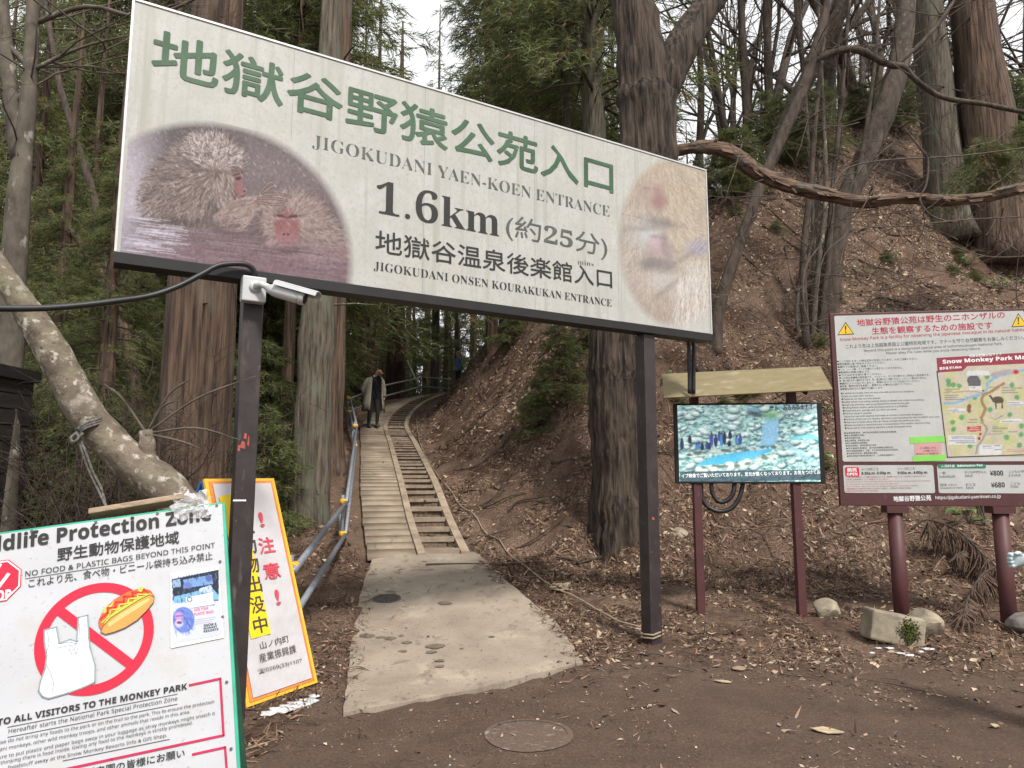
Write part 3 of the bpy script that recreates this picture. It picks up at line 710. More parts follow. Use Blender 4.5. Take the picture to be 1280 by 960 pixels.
# the clump of stems and the curved dark trunk behind it
c0 = ground(1016, 430); yc = c0.y; f = lambda u, v, dy=0: at(u, v, yc + dy)
stem_tree('curved_tree', 'dark curved trunk with white lichen specks sweeping up right', [f(1028, 470, .4), f(1040, 330, .5), f(1058, 250, .6), f(1085, 190, .7), f(1115, 110, .8), f(1128, 50, .9), f(1134, -30, 1), f(1140, -220, 1.2)], [.24, .20, .21, .22, .22, .21, .19, .12], dark_bark, twigs=12, seed=17, flare=.1, n=18, twl=2, lev=2)
t = thing('multi_stem_shrub', 'cluster of upright bare grey stems rising from one point on bank', 'tree', c0, None)
for k, (us, r) in enumerate([([(1008, 440), (1004, 330), (1012, 240), (1022, 120), (1040, -40)], .075), ([(1014, 440), (1022, 340), (1032, 240), (1028, 120), (1020, -60)], .06), ([(1022, 440), (1034, 340), (1040, 250), (1052, 120), (1066, -50)], .07), ([(1002, 440), (996, 380), (1018, 290), (1024, 200)], .045), ([(1026, 440), (1044, 330), (1072, 220), (1092, 90), (1104, -60)], .06), ([(1018, 440), (1016, 380), (1018, 320), (1012, 200), (1003, 60), (998, -50)], .05)]):
    trunk_mb([f(*q, .1 * k) for q in us], [r, r * .85, r * .8, r * .6, r * .4][:max(2, len(us))], 9, .1, k, .04).build('stem', [dark_bark, pale_bark][k % 2], t)
tb = MB(); q = random.Random(8)
for _ in range(34):
    grow(tb, f(1000 + q.uniform(-10, 60), q.uniform(60, 420), q.uniform(-.3, .5)), Vector((q.uniform(-1, 1), q.uniform(-.8, .1), q.uniform(-.2, .6))).normalized(), q.uniform(.8, 2.4), .012, 1, q, 3, .05)
tb.build('twigs', twig_m, t)
# two big cedars upper right, green sprays across them
for k, (u, v, wpx, lab) in enumerate([(1190, 285, 44, 'narrower of the two tall cedars on the right bank'), (1252, 315, 62, 'widest cedar trunk at the right border on the bank')]):
    p = ground(u, v); cedar(p, 22, wpx * p.y / FPX / 2, None, lab, twigs=7, seed=40 + k, n=30, flare=.45, lean=(-.028, 0), mat=(grey_bark if k == 0 else None))
for k, (u, v, s_, lab) in enumerate([(1228, 178, .72, 'green drooping cedar spray hanging before the two big right trunks'), (1290, 150, .7, 'green cedar spray at the right border')]):
    p = at(u, v, 12.5 + 3 * (k == 2)); o = link('cedar_bough', CROWN['tuft']); o.location = p - Vector((0, 0, .6)); o.scale = (s_ * (1 if k < 2 else 1.4),) * 3; o.rotation_euler = (0, 0, k * 2); tag(o, lab, 'foliage')
CROWN['tuft'].materials.append(needle)
# --- woods in the background
GRP_D = 'bare trees on the skyline of the right bank'
q = random.Random(77)
def bare(u, y, k, s_, rz, label, group):
    p = B(u, y); o = link('bare_tree', BARE[k]); o.location = p; o.scale = (s_ * q.uniform(.9, 1.2), s_ * q.uniform(.9, 1.2), s_); o.rotation_euler = (q.gauss(0, .06), q.gauss(0, .07), rz); return tag(o, label, 'tree', group)
for u, y, s_ in [(866, 17, 1.0), (880, 24, 1.2), (905, 19, 1.05), (921, 27, 1.2), (938, 21, 1.1), (955, 16.5, 1.15), (965, 30, 1.2), (983, 20, 1.2), (1000, 26, 1.3), (1048, 19.5, 1.25), (1062, 28, 1.3), (1080, 24, 1.3),
                 (1100, 31, 1.3), (1120, 26, 1.2), (1150, 35, 1.4), (1165, 28, 1.2), (1215, 36, 1.3), (1262, 31, 1.3), (1278, 40, 1.4), (850, 30, 1.2), (830, 26, 1.1), (893, 34, 1.3), (945, 37, 1.3), (1020, 36, 1.3), (1140, 42, 1.4), (1190, 42, 1.4), (1240, 44, 1.4), (1300, 27, 1.2)]:
    bare(u, y, q.randrange(5), s_, q.uniform(0, 6.28), 'bare thin trunked tree on the skyline behind the right bank', GRP_D)
for u, y in [(870, 38), (935, 45), (1010, 48), (1075, 44), (1110, 40), (1165, 50), (1230, 52), (905, 52)]:
    cedar(B(u, y), q.uniform(15, 20), .22, q.choice(['sparse', 'high2']), 'slender conifer among the bare trees above the right bank', 'conifers above the right bank', rot=q.uniform(0, 6), n=10, flare=.2)
GRP_T = 'cedars behind the top of the big sign'
for u, y, r, kind, mt_ in [(672, 22, .27, 'high', 0), (712, 19, .16, 'sparse', 1), (750, 17.5, .32, 'high2', 1), (320, 20, .24, 'low', 0), (100, 19, .2, 'high2', 0), (160, 18, .2, 'high', 0), (30, 21, .22, 'high2', 0), (225, 19, .22, 'high', 0), (345, 24, .2, 'high', 0), (380, 21, .2, 'high2', 0), (590, 30, .25, 'high2', 0), (650, 24, .2, 'high2', 0), (455, 17, .2, 'low2', 0), (505, 24, .24, 'low', 0), (575, 20, .18, 'low', 0), (350, 30, .3, 'low', 0), (535, 27, .26, 'low2', 0), (425, 34, .26, 'low', 0), (615, 21, .18, 'high2', 0), (690, 26, .18, 'low', 0), (300, 27, .3, 'high', 0), (270, 33, .3, 'high2', 0), (130, 30, .26, 'high', 0), (170, 26, .24, 'high', 0), (80, 33, .3, 'high2', 0), (40, 30, .26, 'high', 0), (628, 24, .12, 'sparse', 1), (645, 30, .2, 'high', 0), (590, 26, .2, 'low', 0), (555, 21, .16, 'high2', 0), (520, 30, .22, 'low', 0), (480, 19, .2, 'high', 0), (395, 18, .30, 'high2', 0), (440, 23, .2, 'low', 0), (700, 31, .24, 'high', 0), (610, 36, .2, 'high2', 0), (770, 30, .2, 'high2', 0)]:
    cedar(B(u, y) if u > 610 or u < 425 else B(u, 36 + (y - 17) * .8), 21, r, kind if not 425 < u < 620 else 'sparse', 'tall cedar with dark drooping foliage rising behind the big sign', GRP_T, mat=grey_bark if mt_ else None, rot=q.uniform(0, 6), twigs=4, seed=int(u), n=14, flare=.2, lean=(q.gauss(0, .02), 0))
GRP_L = 'dark conifers in the left thicket'
for u, y, kind, cs in [(128, 9.2, 'fine', .52), (62, 11, 'fine', .62), (150, 13, 'fine', .72), (95, 15, 'low2', .8), (20, 13, 'low', .8), (190, 16, 'low2', 1.1), (55, 19, 'low', .95), (125, 22, 'low', .95), (165, 22, 'high2', 1), (300, 18, 'low2', 1.1), (325, 23, 'low', 1.1), (345, 27, 'low2', 1.2), (280, 26, 'low', 1.2), (220, 24, 'low2', 1.2), (375, 25, 'low', 1.1), (400, 30, 'low2', 1.3), (430, 37, 'low', 1.0), (-30, 17, 'low', 1.0), (80, 28, 'low2', 1.0), (10, 26, 'low', 1.1), (150, 32, 'low2', 1.2), (250, 34, 'low', 1.4), (330, 36, 'low2', 1.5), (400, 40, 'low2', 1.5), (460, 42, 'low', 1.3), (500, 44, 'low2', 1.3), (530, 47, 'low', 1.3), (560, 46, 'low2', 1.4), (590, 46, 'low', 1.5), (475, 46, 'low2', 1.6), (200, 42, 'low', 1.6), (60, 40, 'low2', 1.6), (-60, 28, 'low2', 1.4), (630, 44, 'low2', 1.5)]:
    cedar(B(u, y), 15 * cs, .09 + .06 * cs + .003 * y, kind, 'dark green drooping conifer crowded in the thicket left of the path', GRP_L, rot=q.uniform(0, 6.28), cs=cs * .95, name='conifer', n=9, flare=.2)
for u, y, k in [(70, 14, 0), (130, 17, 1), (160, 12, 3), (5, 16, 2), (105, 24, 4), (330, 21, 1), (300, 14, 3), (440, 31, 0), (515, 36, 2), (560, 34, 0), (600, 31, 3), (640, 35, 1), (690, 27, 2), (585, 38, 4)]:
    bare(u, y, k, .75, q.uniform(0, 6), 'thin bare broadleaved tree tangled among the dark conifers', 'bare trees among the conifers')
# low growth: young conifers on the bank and in the thicket, broad leaved plants
GRP_S = 'slim dark trunks deep in the woods'
for k in range(34):
    u, y = (q.uniform(20, 420), q.uniform(15, 34)) if k < 18 else (q.uniform(425, 620), q.uniform(42, 52)) if k < 24 else (q.uniform(560, 780), q.uniform(26, 40))
    cedar(B(u, y), q.uniform(16, 21), q.uniform(.07, .13), 'sparse', 'slim dark straight trunk standing deep in the woods', GRP_S, rot=q.uniform(0, 6), n=8, flare=.2, lean=(q.gauss(0, .02), 0), twigs=5, seed=500 + k)
for k in range(30):
    u, y = q.uniform(850, 1290), q.uniform(19, 36)
    bare(u, y, q.choice([1, 3, 4]), q.uniform(.8, 1.1), q.uniform(0, 6.28), 'bare thin trunked tree on the skyline behind the right bank', GRP_D)
CROWN['young'].materials.append(needle)
def bush(p, s_, label, group=None, name='young_conifer'):
    o = link(name, CROWN['young']); o.location = p; o.scale = (s_, s_, s_ * .8); o.rotation_euler = (0, 0, q.uniform(0, 6)); return tag(o, label, 'shrub', group)
for u, v, s_, lab in [(700, 510, .75, 'young green conifer on the slope left of the forked tree'), (672, 545, .5, 'lower small green conifer seedling on the slope above the rope'), (733, 440, .55, 'green conifer sapling high on slope under the sign'), (640, 430, .6, 'conifer sapling on the bank crest under the sign')]:
    bush(ground(u, v), s_, lab)
for k in range(26):
    u = q.uniform(20, 370) if k < 20 else q.uniform(440, 600); y = q.uniform(9, 20) if k < 20 else q.uniform(33, 40)
    bush(B(u, y), q.uniform(.8, 1.5), 'low dark conifer bush on the shaded floor left of the path', 'undergrowth bushes left of the path')
for k in range(30):
    x = q.uniform(2.5, 17); ys_ = np.linspace(9, 40, 200); e_ = (land(np.full(200, x), ys_) - EYE) / ys_; y = float(ys_[int(np.argmax(e_))]) + q.uniform(-1.2, 1.5)
    bush(Vector((x, y, tz(x, y))), q.uniform(.4, 1.1), 'small green conifer bush growing on the crest of the right bank', 'bushes on the crest of the right bank')
for k in range(44):
    x, y = q.uniform(2.5, 11), q.uniform(10.5, 20); 
    o = link('bank_seedling', CROWN['young']); o.location = (x, y, tz(x, y) - .05); o.scale = (.22, .22, .12); o.rotation_euler = (q.gauss(0, .3), q.gauss(0, .3), q.uniform(0, 6)); tag(o, 'tiny green seedling scattered on the right bank litter', 'seedling', 'seedlings on the right bank')
def broad_plant(p, n, ln, seed, label, group=None, c=((.045, .085, .03), (.10, .17, .06))):
    r = random.Random(seed); mb = MB(); base = Vector(p); t = thing('broadleaf_plant', label, 'plant', base, group)
    sb = MB(); V, F, C = [], [], []
    for k in range(n):
        a = r.uniform(0, 6.28); h = r.uniform(.05, .35) * ln * 3; d = Vector((math.cos(a), math.sin(a), 0)); st = base + d * r.uniform(0, .5) * ln * 2
        sb.tube([base, (base + st) / 2 + Vector((0, 0, h * .6)), st + Vector((0, 0, h))], .004, 4, False)
        c0 = st + Vector((0, 0, h)); L_ = ln * r.uniform(.6, 1.2); wv = d.cross(Vector((0, 0, 1))).normalized() * L_ * .22; dz = Vector((0, 0, L_ * r.uniform(.0, .3))); g = r.random(); cc = [c[0][i] * (1 - g) + c[1][i] * g for i in range(3)]
        k0 = len(V); V += [c0, c0 + d * L_ * .4 + wv + dz, c0 + d * L_ * .4 - wv + dz, c0 + d * L_ * .75 + wv * .7 + dz * .8, c0 + d * L_ * .75 - wv * .7 + dz * .8, c0 + d * L_ - dz * .4]
        F += [(k0, k0 + 2, k0 + 1), (k0 + 1, k0 + 2, k0 + 4), (k0 + 1, k0 + 4, k0 + 3), (k0 + 3, k0 + 4, k0 + 5)]; C += [cc] * 6
    sb.build('stems', wood, t); link('leaves', np_mesh('leaves', [tuple(v - base) for v in V], F, C), t, [MATS['cedar_needles']]); return t
for k, (u, v, n, ln, lab) in enumerate([(1208, 335, 9, .22, 'pale leaved plant below the widest right cedar'), (1252, 362, 12, .24, 'leafy plant at the right border above the map board'), (1075, 345, 7, .20, 'small leafy plant on bank below the fallen limb'), (1110, 325, 6, .16, 'grey green sprig on bank below the fallen limb'), (1212, 655, 14, .20, 'glossy green plant between the map board posts'), (1190, 612, 8, .14, 'dark green seedling just under the map board'), (1235, 620, 12, .2, 'dark green evergreen plant beside the right map post'), (735, 575, 6, .16, 'single green seedling on the slope beside the forked tree'), (684, 632, 5, .11, 'tiny green seedling low on the slope near the rope'), (832, 478, 6, .15, 'small fern left of the screen roof'), (1045, 590, 6, .25, 'dark grass tuft between the screen and the map board'), (1035, 520, 5, .16, 'green seedling behind the screen right edge')]):
    broad_plant(ground(u, v), n, ln, 60 + k, lab)
# the long fallen limb lying across the bank
yl = 10.6; f = lambda u, v, dy=0: at(u, v, yl + dy)
P_ = [f(828, 192, .2), f(880, 184), f(915, 192), f(945, 215), (f(985, 232)), f(1030, 243), f(1080, 252), f(1130, 247), f(1180, 250), f(1230, 246), f(1290, 232), f(1400, 205)]
lb = trunk_mb(P_, [.08, .095, .11, .115, .105, .10, .092, .086, .085, .08, .08, .07], 26, 0, 21, .14)
red_limb = M('peeling_red_bark', (.185, .12, .082), (.034, .021, .016), rough=.95, scale=16, stretch=(.16, 1, 1), bump=1, bscale=18, bdist=.05, spots=[(2.2, (.11, .095, .075), .52, .6, (1, 1, 1))])
q = random.Random(12)
for _ in range(9):        # broken stubs and loose strips of bark
    p = P_[q.randrange(1, 11)] + Vector((q.uniform(-.1, .1), 0, 0)); d = Vector((q.uniform(-.6, .6), -.5, q.uniform(-.9, .9))).normalized(); l = q.uniform(.14, .34)
    lb.tube([p, p + d * l * .7, p + d * l], [.035, .026, .012], 7)
for _ in range(16):
    k_ = q.randrange(1, 10); p = P_[k_].lerp(P_[k_ + 1], q.random()); dx = (P_[k_ + 1] - P_[k_]).normalized(); l = q.uniform(.15, .4); s_ = Vector((0, -.105, q.uniform(-.05, .08)))
    lb.add([p + s_, p + s_ + dx * l, p + s_ * 1.12 + dx * l * .9 + Vector((0, 0, -.05)), p + s_ * 1.2 + dx * .03 + Vector((0, -.01, -.06))], [(0, 1, 2, 3)])
o = lb.build('fallen_limb', red_limb); tag(o, 'long reddish dead limb lying level across the right bank', 'branch')
# thin pale brush around it
tb = MB(); q = random.Random(31)
for (pts, r_) in [([(1050, 330), (1058, 300), (1080, 285), (1140, 282), (1200, 275), (1290, 270)], .012), ([(1130, 160), (1150, 185), (1160, 200), (1158, 230), (1150, 250), (1165, 270), (1195, 278), (1200, 265)], .014), ([(1040, 235), (1060, 210), (1110, 200), (1200, 195), (1280, 185)], .013), ([(1020, 380), (1030, 320), (1060, 290), (1090, 240), (1110, 215)], .010), ([(1140, 350), (1145, 310), (1170, 300), (1230, 320), (1290, 320)], .009), ([(1040, 420), (1010, 400), (1005, 340), (1030, 300)], .012)]:
    tb.tube(smooth_pts([f(*p, -.35 + .02 * k) for k, p in enumerate(pts)], 4), r_, 5)
for _ in range(90):
    u, v = q.uniform(900, 1290), q.uniform(150, 400)
    grow(tb, f(u, v, q.uniform(-.5, .8)), Vector((q.uniform(-1, 1), q.uniform(-.5, .5), q.uniform(-.4, .6))).normalized(), q.uniform(.6, 1.8), .008, 2, q, 3, .05)
tag(tb.build('bare_brush', twig_m), 'tangle of thin pale bare twigs over the right bank', 'brush', kind='stuff')
tb = MB()
for _ in range(110):
    u, y = q.uniform(40, 225), q.uniform(6.8, 10)
    x = (u - 640) / FPX * y; p = Vector((x, y, tz(x, y))); grow(tb, p, Vector((q.uniform(-.8, .4), q.uniform(-.5, .5), 1)).normalized(), q.uniform(1.2, 2.8), .010, 1, q, 3, 0)
tag(tb.build('bare_thicket', wood), 'thicket of thin dark bare twigs left of the path', 'brush', kind='stuff')
# ---------------------------------------------------------------- the big entrance sign on two posts
black = M('black_print', (.016, .016, .016), (.024, .023, .022), rough=.6, scale=30)
grey_print = M('grey_print', (.06, .07, .063), (.10, .11, .10), rough=.6, scale=12)
white_print = M('white_print', (.78, .78, .78), (.68, .68, .68), rough=.6, scale=20)
red_print = M('red_print', (.58, .010, .042), (.50, .010, .035), rough=.5, scale=6)
green_print = M('green_print', (.030, .078, .036), (.062, .125, .072), rough=.6, scale=3, spots=[(45, (.22, .25, .21), .64, .75, (1, 1, 1))])
steel_dark = M('dark_brown_post_paint', (.042, .033, .034), (.026, .02, .02), rough=.5, scale=5, spots=[(14, (.10, .085, .08), .60, .72, (1, 1, .2)), (40, (.16, .145, .13), .66, .72, (1, 1, .4)), (6, (.085, .06, .045), .58, .75, (1, 1, .4))], bump=.1)
dull_black = M('dull_black_steel', (.010, .009, .010), (.015, .014, .014), rough=.6, scale=8)
alu = M('aluminium_edge', (.62, .62, .62), (.50, .50, .50), rough=.4, scale=10, metallic=.3)
def sign_panel(name, overlay=False):
    return M(name, (.455, .455, .435), (.375, .38, .355), rough=.5, scale=4.5, overlay=overlay, ramp=(.3, .7),
             spots=[(38, (.355, .35, .315), .5, .70, (1, 1, .8)), (7, (.385, .375, .32), .52, .85, (1, 1, .5)), (95, (.27, .27, .24), .62, .72, (1, 1, 1)), (16, (.33, .33, .285), .53, .70, (1, 1, .035)), (5, (.40, .385, .315), .58, .8, (1, 1, .12))])
PO = Vector((1.33, 6.81, 0)); EX = Vector((.861, .509, 0)).normalized()
SG = Board(PO + Vector((.0, -.10, 0)), EX, (0, 0, 1))
nS = SG.n
tl_, tr_, br_, bl_ = (SG.loc(*p) for p in ((168, 3), (881, 212), (889, 416), (146, 317)))
a0, a1 = (tl_[0] + bl_[0]) / 2, (tr_[0] + br_[0]) / 2; b0, b1 = (bl_[1] + br_[1]) / 2, (tl_[1] + tr_[1]) / 2
gate = thing('entrance_sign', 'huge weathered white park entrance sign on two dark posts over the path', 'sign', SG.P((0, 0)) * 1)
gate.location.z = 0
mb = MB(); TH = .10
mb.box(SG.P(((a0 + a1) / 2, (b0 + b1) / 2), -TH / 2), SG.ex * (a1 - a0) / 2, SG.ey * (b1 - b0) / 2, nS * TH / 2); mb.build('panel', sign_panel('weathered_sign_face'), gate)
mb = MB()      # thin edge trim and the dark under-beam
for (x0, y0, x1, y1) in ((a0 - .012, b1, a1 + .012, b1 + .014), (a1, b0, a1 + .014, b1), (a0 - .014, b0, a0, b1)):
    mb.box(SG.P(((x0 + x1) / 2, (y0 + y1) / 2), -TH / 2 + .004), SG.ex * (x1 - x0) / 2, SG.ey * (y1 - y0) / 2, nS * (TH / 2 + .004))
mb.build('edge_trim', alu, gate)
mb = MB(); mb.box(SG.P(((a0 + a1) / 2, b0 - .040), -.06), SG.ex * ((a1 - a0) / 2 + .012), SG.ey * .038, nS * .075); mb.build('bottom_beam', dull_black, gate, .004)
for k, u in enumerate((308, 818)):
    c = SG.loc(u, 590)[0]; ap = c
    z = tz(*SG.P((ap, 0), -.10).xy); top = b0 - .078
    mb = MB(); p0 = SG.P((ap, z - .3), -.09); p1 = SG.P((ap, top), -.09); h = .068
    mb.box((p0 + p1) / 2, SG.ex * h, SG.ey * (p1 - p0).length / 2, nS * h)
    o = mb.build('post', steel_dark, gate, .006)
    if k == 0: PL = p1; PLb = p0
    else: PR = p1; PRb = p0
    q = MB(); rr = random.Random(k)
    for (du, v0, w_, h_) in ([(0, 556, 8, 10), (4, 545, 5, 8), (-4, 560, 4, 9), (8, 551, 3, 14)] if k == 0 else [(4, 648, 3, 4), (2, 690, 2, 2)]):
        fb = Board(p1 + nS * h, SG.ex, SG.ey); uc = 302 if k == 0 else 812
        q = MB(); fb.poly(q, [(uc + du + rr.uniform(-1, 1), v0 - h_ / 2), (uc + du + w_ / 2, v0 - h_ / 3), (uc + du + w_ / 2 + rr.uniform(-1, 1), v0 + h_ / 2), (uc + du - w_ / 3, v0 + h_ / 3)], .001); q.build('paint_scuff', M('red_paint_scuff', (.42, .085, .07), (.33, .07, .06), scale=30), o)
    if k == 0:
        q = MB(); fb.line(q, [(292, 625.5), (307, 625.5)], 2.2, .001); q.build('label_strip', white_print, o)
mb = MB()
for k_, seam in enumerate((.2, .4, .6, .8)):
    mb = MB(); x = a0 + (a1 - a0) * seam; mb.box(SG.P((x, (b0 + b1) / 2), .0005), SG.ex * .0015, SG.ey * (b1 - b0) / 2 * .998, nS * .0008); mb.build('seam', M('panel_seam', (.31, .31, .29), (.27, .27, .25)), gate)
def letters(bd, parent, mat, items, name='lettering', off=.004, label=None):
    mb = MB()
    for it in items:
        if name == 'lettering': mb = MB()
        t_, bl, br, tl = it[:4]; bd.text(mb, t_, bl, br, tl, off, **(it[4] if len(it) > 4 else {}))
        if name == 'lettering': o = mb.build(name, mat, parent)
    if name != 'lettering': o = mb.build(name, mat, parent)
    return o
letters(SG, gate, green_print, [('地獄谷野猿公苑入口', (189, 91), (766, 243), (189, 34), dict(weight=.022))])
letters(SG, gate, grey_print, [('JIGOKUDANI YAEN-KOEN ENTRANCE', (390, 186), (762, 272.5), (391, 168), dict(serif=True, weight=-.014))])
letters(SG, gate, black, [('1.6km', (470, 266), (624, 296), (471, 224), dict(serif=True, weight=-.006))])
letters(SG, gate, grey_print, [('(約25分)', (632, 299), (759, 326), (632, 266), dict(serif=True, weight=.0)), ('mins', (722, 330), (742, 333), (722, 324), dict(serif=True, weight=-.02))])
letters(SG, gate, black, [('地獄谷温泉後楽館入口', (469, 315.5), (765, 361), (469, 287), dict(weight=.008)), ('JIGOKUDANI ONSEN KOURAKUKAN ENTRANCE', (467, 338.5), (764.5, 384.5), (467, 326.5), dict(serif=True, weight=-.010))])
# printed photograph of two macaques, left end of the sign
ra = Ras(1280, 880, .36, (128, 116, 118)); rg = ra.rng
ra.ell(350, 200, 420, 170, (104, 95, 98), .8, .6); ra.ell(820, 250, 300, 260, (118, 106, 110), .7, .6); ra.ell(60, 400, 150, 420, (196, 190, 200), .9, .7)
ra.ell(740, 320, 130, 120, (150, 139, 141), .5, .8); ra.ell(950, 380, 120, 110, (146, 134, 136), .5, .8); ra.ell(560, 800, 700, 180, (136, 116, 124), .8, .5); ra.ell(100, 700, 200, 120, (176, 170, 182), .8, .6)
mk = [(150, 480), (180, 390), (255, 280), (345, 200), (400, 160), (470, 145), (545, 160), (615, 200), (660, 275), (650, 335), (605, 345), (598, 400), (560, 490), (530, 545), (500, 590), (400, 610), (250, 590), (165, 530)]
ra.poly(mk, (140, 127, 125)); ra.ell(350, 430, 150, 120, (128, 110, 106), .6, .7); ra.ell(470, 320, 130, 100, (140, 120, 114), .6, .6); ra.ell(440, 500, 90, 90, (170, 152, 146), .6, .7)
fa = lambda x, y: math.degrees(math.atan2(y - 330, x - 520)) 
ra.fur(mk, 3600, 34, fa, [(178, 166, 162), (118, 104, 100), (156, 142, 138), (92, 80, 78)], 7, .42, 16)
ra.fur([(390, 150), (540, 150), (650, 250), (640, 320), (480, 330), (340, 240)], 900, 18, fa, [(212, 208, 208), (200, 190, 188), (130, 112, 108)], 4, .6, 40)
ra.poly([(600, 352), (640, 336), (648, 400), (656, 440), (625, 470), (590, 462)], (142, 110, 110)); ra.ell(640, 430, 24, 26, (156, 120, 120), .8, .5); ra.ell(612, 400, 14, 46, (132, 104, 103), .6, .6); ra.poly([(596, 350), (640, 336), (650, 362), (646, 392), (662, 424), (668, 446), (654, 464), (626, 482), (592, 470), (586, 410)], (152, 112, 112))   # brow, cheek and muzzle in profile
ra.ell(642, 440, 24, 22, (170, 130, 130), .8, .4); ra.ell(606, 420, 16, 56, (128, 104, 102), .7, .6); ra.ell(630, 372, 16, 8, (64, 46, 46), .9, .3, -12); ra.line([(604, 356), (648, 344)], 9, (96, 76, 75), .9); ra.ell(660, 434, 6, 4, (88, 56, 58)); ra.line([(640, 462), (662, 456)], 4, (96, 64, 66))
ra.ell(560, 505, 90, 26, (84, 72, 72), .55, .6, -35); ra.ell(430, 320, 150, 16, (104, 90, 88), .35, .9, 12); ra.ell(300, 590, 150, 24, (84, 74, 76), .5, .7)
ra.fur([(560, 330), (600, 340), (600, 470), (560, 520), (520, 480), (520, 380)], 420, 34, 75, [(186, 174, 170), (112, 98, 95), (160, 146, 142)], 6, .5, 14)
arm = [(500, 560), (600, 482), (740, 452), (865, 444), (890, 466), (800, 505), (720, 540), (650, 640), (560, 640)]
ra.poly(arm, (152, 136, 133)); ra.ell(595, 620, 75, 42, (112, 100, 100), .8, .6); ra.fur(arm, 420, 34, -25, [(196, 178, 174), (132, 110, 108), (176, 156, 150)], 4, .5)
body2 = [(740, 560), (790, 500), (880, 450), (960, 450), (1030, 500), (1100, 590), (1160, 690), (1200, 760), (1080, 790), (930, 770), (860, 730), (760, 700), (735, 640)]
ra.poly(body2, (150, 132, 129)); ra.fur(body2, 2200, 32, lambda x, y: math.degrees(math.atan2(y - 600, x - 870)), [(182, 166, 162), (128, 108, 105), (164, 148, 144)], 7, .42, 16)
ra.ell(745, 640, 40, 70, (88, 76, 77), .5, .6); ra.ell(872, 730, 110, 18, (84, 68, 72), .6, .6); ra.ell(800, 530, 70, 20, (96, 82, 80), .5, .6, -20); ra.ell(872, 615, 62, 84, (152, 110, 111), .95, .2); ra.ell(868, 672, 46, 38, (170, 134, 135), .8, .45); ra.ell(872, 600, 16, 50, (160, 122, 123), .6, .6); ra.ell(838, 560, 30, 8, (92, 68, 68), .9, .4, 8); ra.ell(906, 562, 32, 8, (92, 68, 68), .9, .4, -10); ra.ell(838, 569, 20, 6, (182, 164, 162), .6, .6, 6); ra.ell(906, 572, 20, 6, (182, 164, 162), .6, .6, -6); ra.ell(858, 650, 6, 5, (84, 56, 58), .9, .4); ra.ell(879, 650, 6, 5, (84, 56, 58), .9, .4); ra.ell(868, 692, 26, 5, (126, 92, 94), .6, .6)
ra.fur([(800, 500), (950, 500), (960, 600), (930, 590), (925, 545), (870, 530), (815, 550), (812, 620), (825, 690), (800, 700), (770, 600)], 500, 30, lambda x, y: math.degrees(math.atan2(y - 600, x - 870)), [(186, 170, 166), (136, 116, 112), (168, 152, 148)], 6, .45, 14)
for pts in ([(740, 440), (780, 395), (800, 390)], [(750, 445), (800, 410), (826, 408)], [(760, 450), (830, 448), (890, 462)], [(730, 470), (800, 470), (870, 480)], [(730, 490), (790, 500), (850, 500)]): ra.line(pts, 15, (120, 102, 100)); ra.line(pts, 6, (160, 142, 138))
ra.ell(700, 830, 620, 130, (142, 118, 126), .6, .5); ra.ell(240, 650, 110, 70, (122, 110, 112), .5, .7)
for _ in range(260):
    x, y = rg.uniform(40, 1200), rg.uniform(610, 880); l = rg.uniform(40, 200)
    if y > 690 or x < 640: ra.line([(x, y), (x + l, y + l * .12)], 4, [(176, 166, 174), (104, 86, 94), (150, 128, 134)][rg.integers(3)], .35)
for _ in range(60): x, y = rg.uniform(50, 280), rg.uniform(560, 740); ra.line([(x, y), (x + 110, y + 14)], 5, (214, 210, 222), .5)
for _ in range(160): x, y = rg.uniform(60, 1000), rg.uniform(100, 600); ra.line([(x, y), (x + 9, y + 14)], 3, (222, 214, 214), .5)
ra.noise(6, 9); ra.i = np.clip((ra.i - 128) * 1.25 + 118, 0, 255)
d = np.hypot((ra.X - 440) / 775, (ra.Y - 790) / 715); ra.a = np.clip((1.0 - d) / .06, 0, 1); ra.a = np.where(ra.X < 60, np.maximum(ra.a, 0), ra.a)
ra.a *= np.clip((ra.Y - 60 + .2 * (600 - ra.X)) / 50, 0, 1)
print_mat = sign_panel('printed_sign_photo', True)
c = SG.loc(442, 345)
ra.on(SG, 'printed_photo', 140, 130, 460, 350, ((a0 + .02, b0 + .002), (float(c[0]), float(SG.loc(240, 145)[1]))), gate, print_mat, .002, 440, .62)['label'] = 'faded photo of two grooming macaques in a hot spring'
rb = Ras(600, 960, .45, (178, 160, 142))
for e in ((400, 300, 200, 260, (196, 172, 136), .8, .6), (220, 200, 130, 130, (188, 156, 126), .8, .6), (200, 480, 130, 160, (176, 164, 160), .8, .6), (240, 660, 150, 120, (192, 170, 160), .7, .6), (330, 830, 120, 120, (176, 152, 138), .7, .5), (470, 800, 90, 200, (206, 196, 188), .9, .5), (450, 470, 110, 120, (206, 184, 152), .6, .6)): rb.ell(*e)
blob = [(90, 350), (130, 200), (220, 90), (350, 70), (560, 120), (560, 960), (400, 940), (260, 800), (150, 620)]
rb.fur(blob, 2400, 60, lambda x, y: 80 + 25 * math.sin(x * .01), [(222, 202, 168), (160, 132, 106), (210, 190, 164), (150, 132, 124), (230, 220, 206)], 4, .35, 22)
rb.ell(250, 250, 62, 66, (180, 146, 138), .7, .6); rb.ell(232, 222, 18, 7, (140, 112, 106), .5, .6, 10); rb.ell(284, 228, 18, 7, (140, 112, 106), .5, .6, 16); rb.ell(296, 290, 36, 36, (168, 108, 104), .85, .5); rb.ell(290, 235, 20, 26, (170, 112, 112), .6, .6)
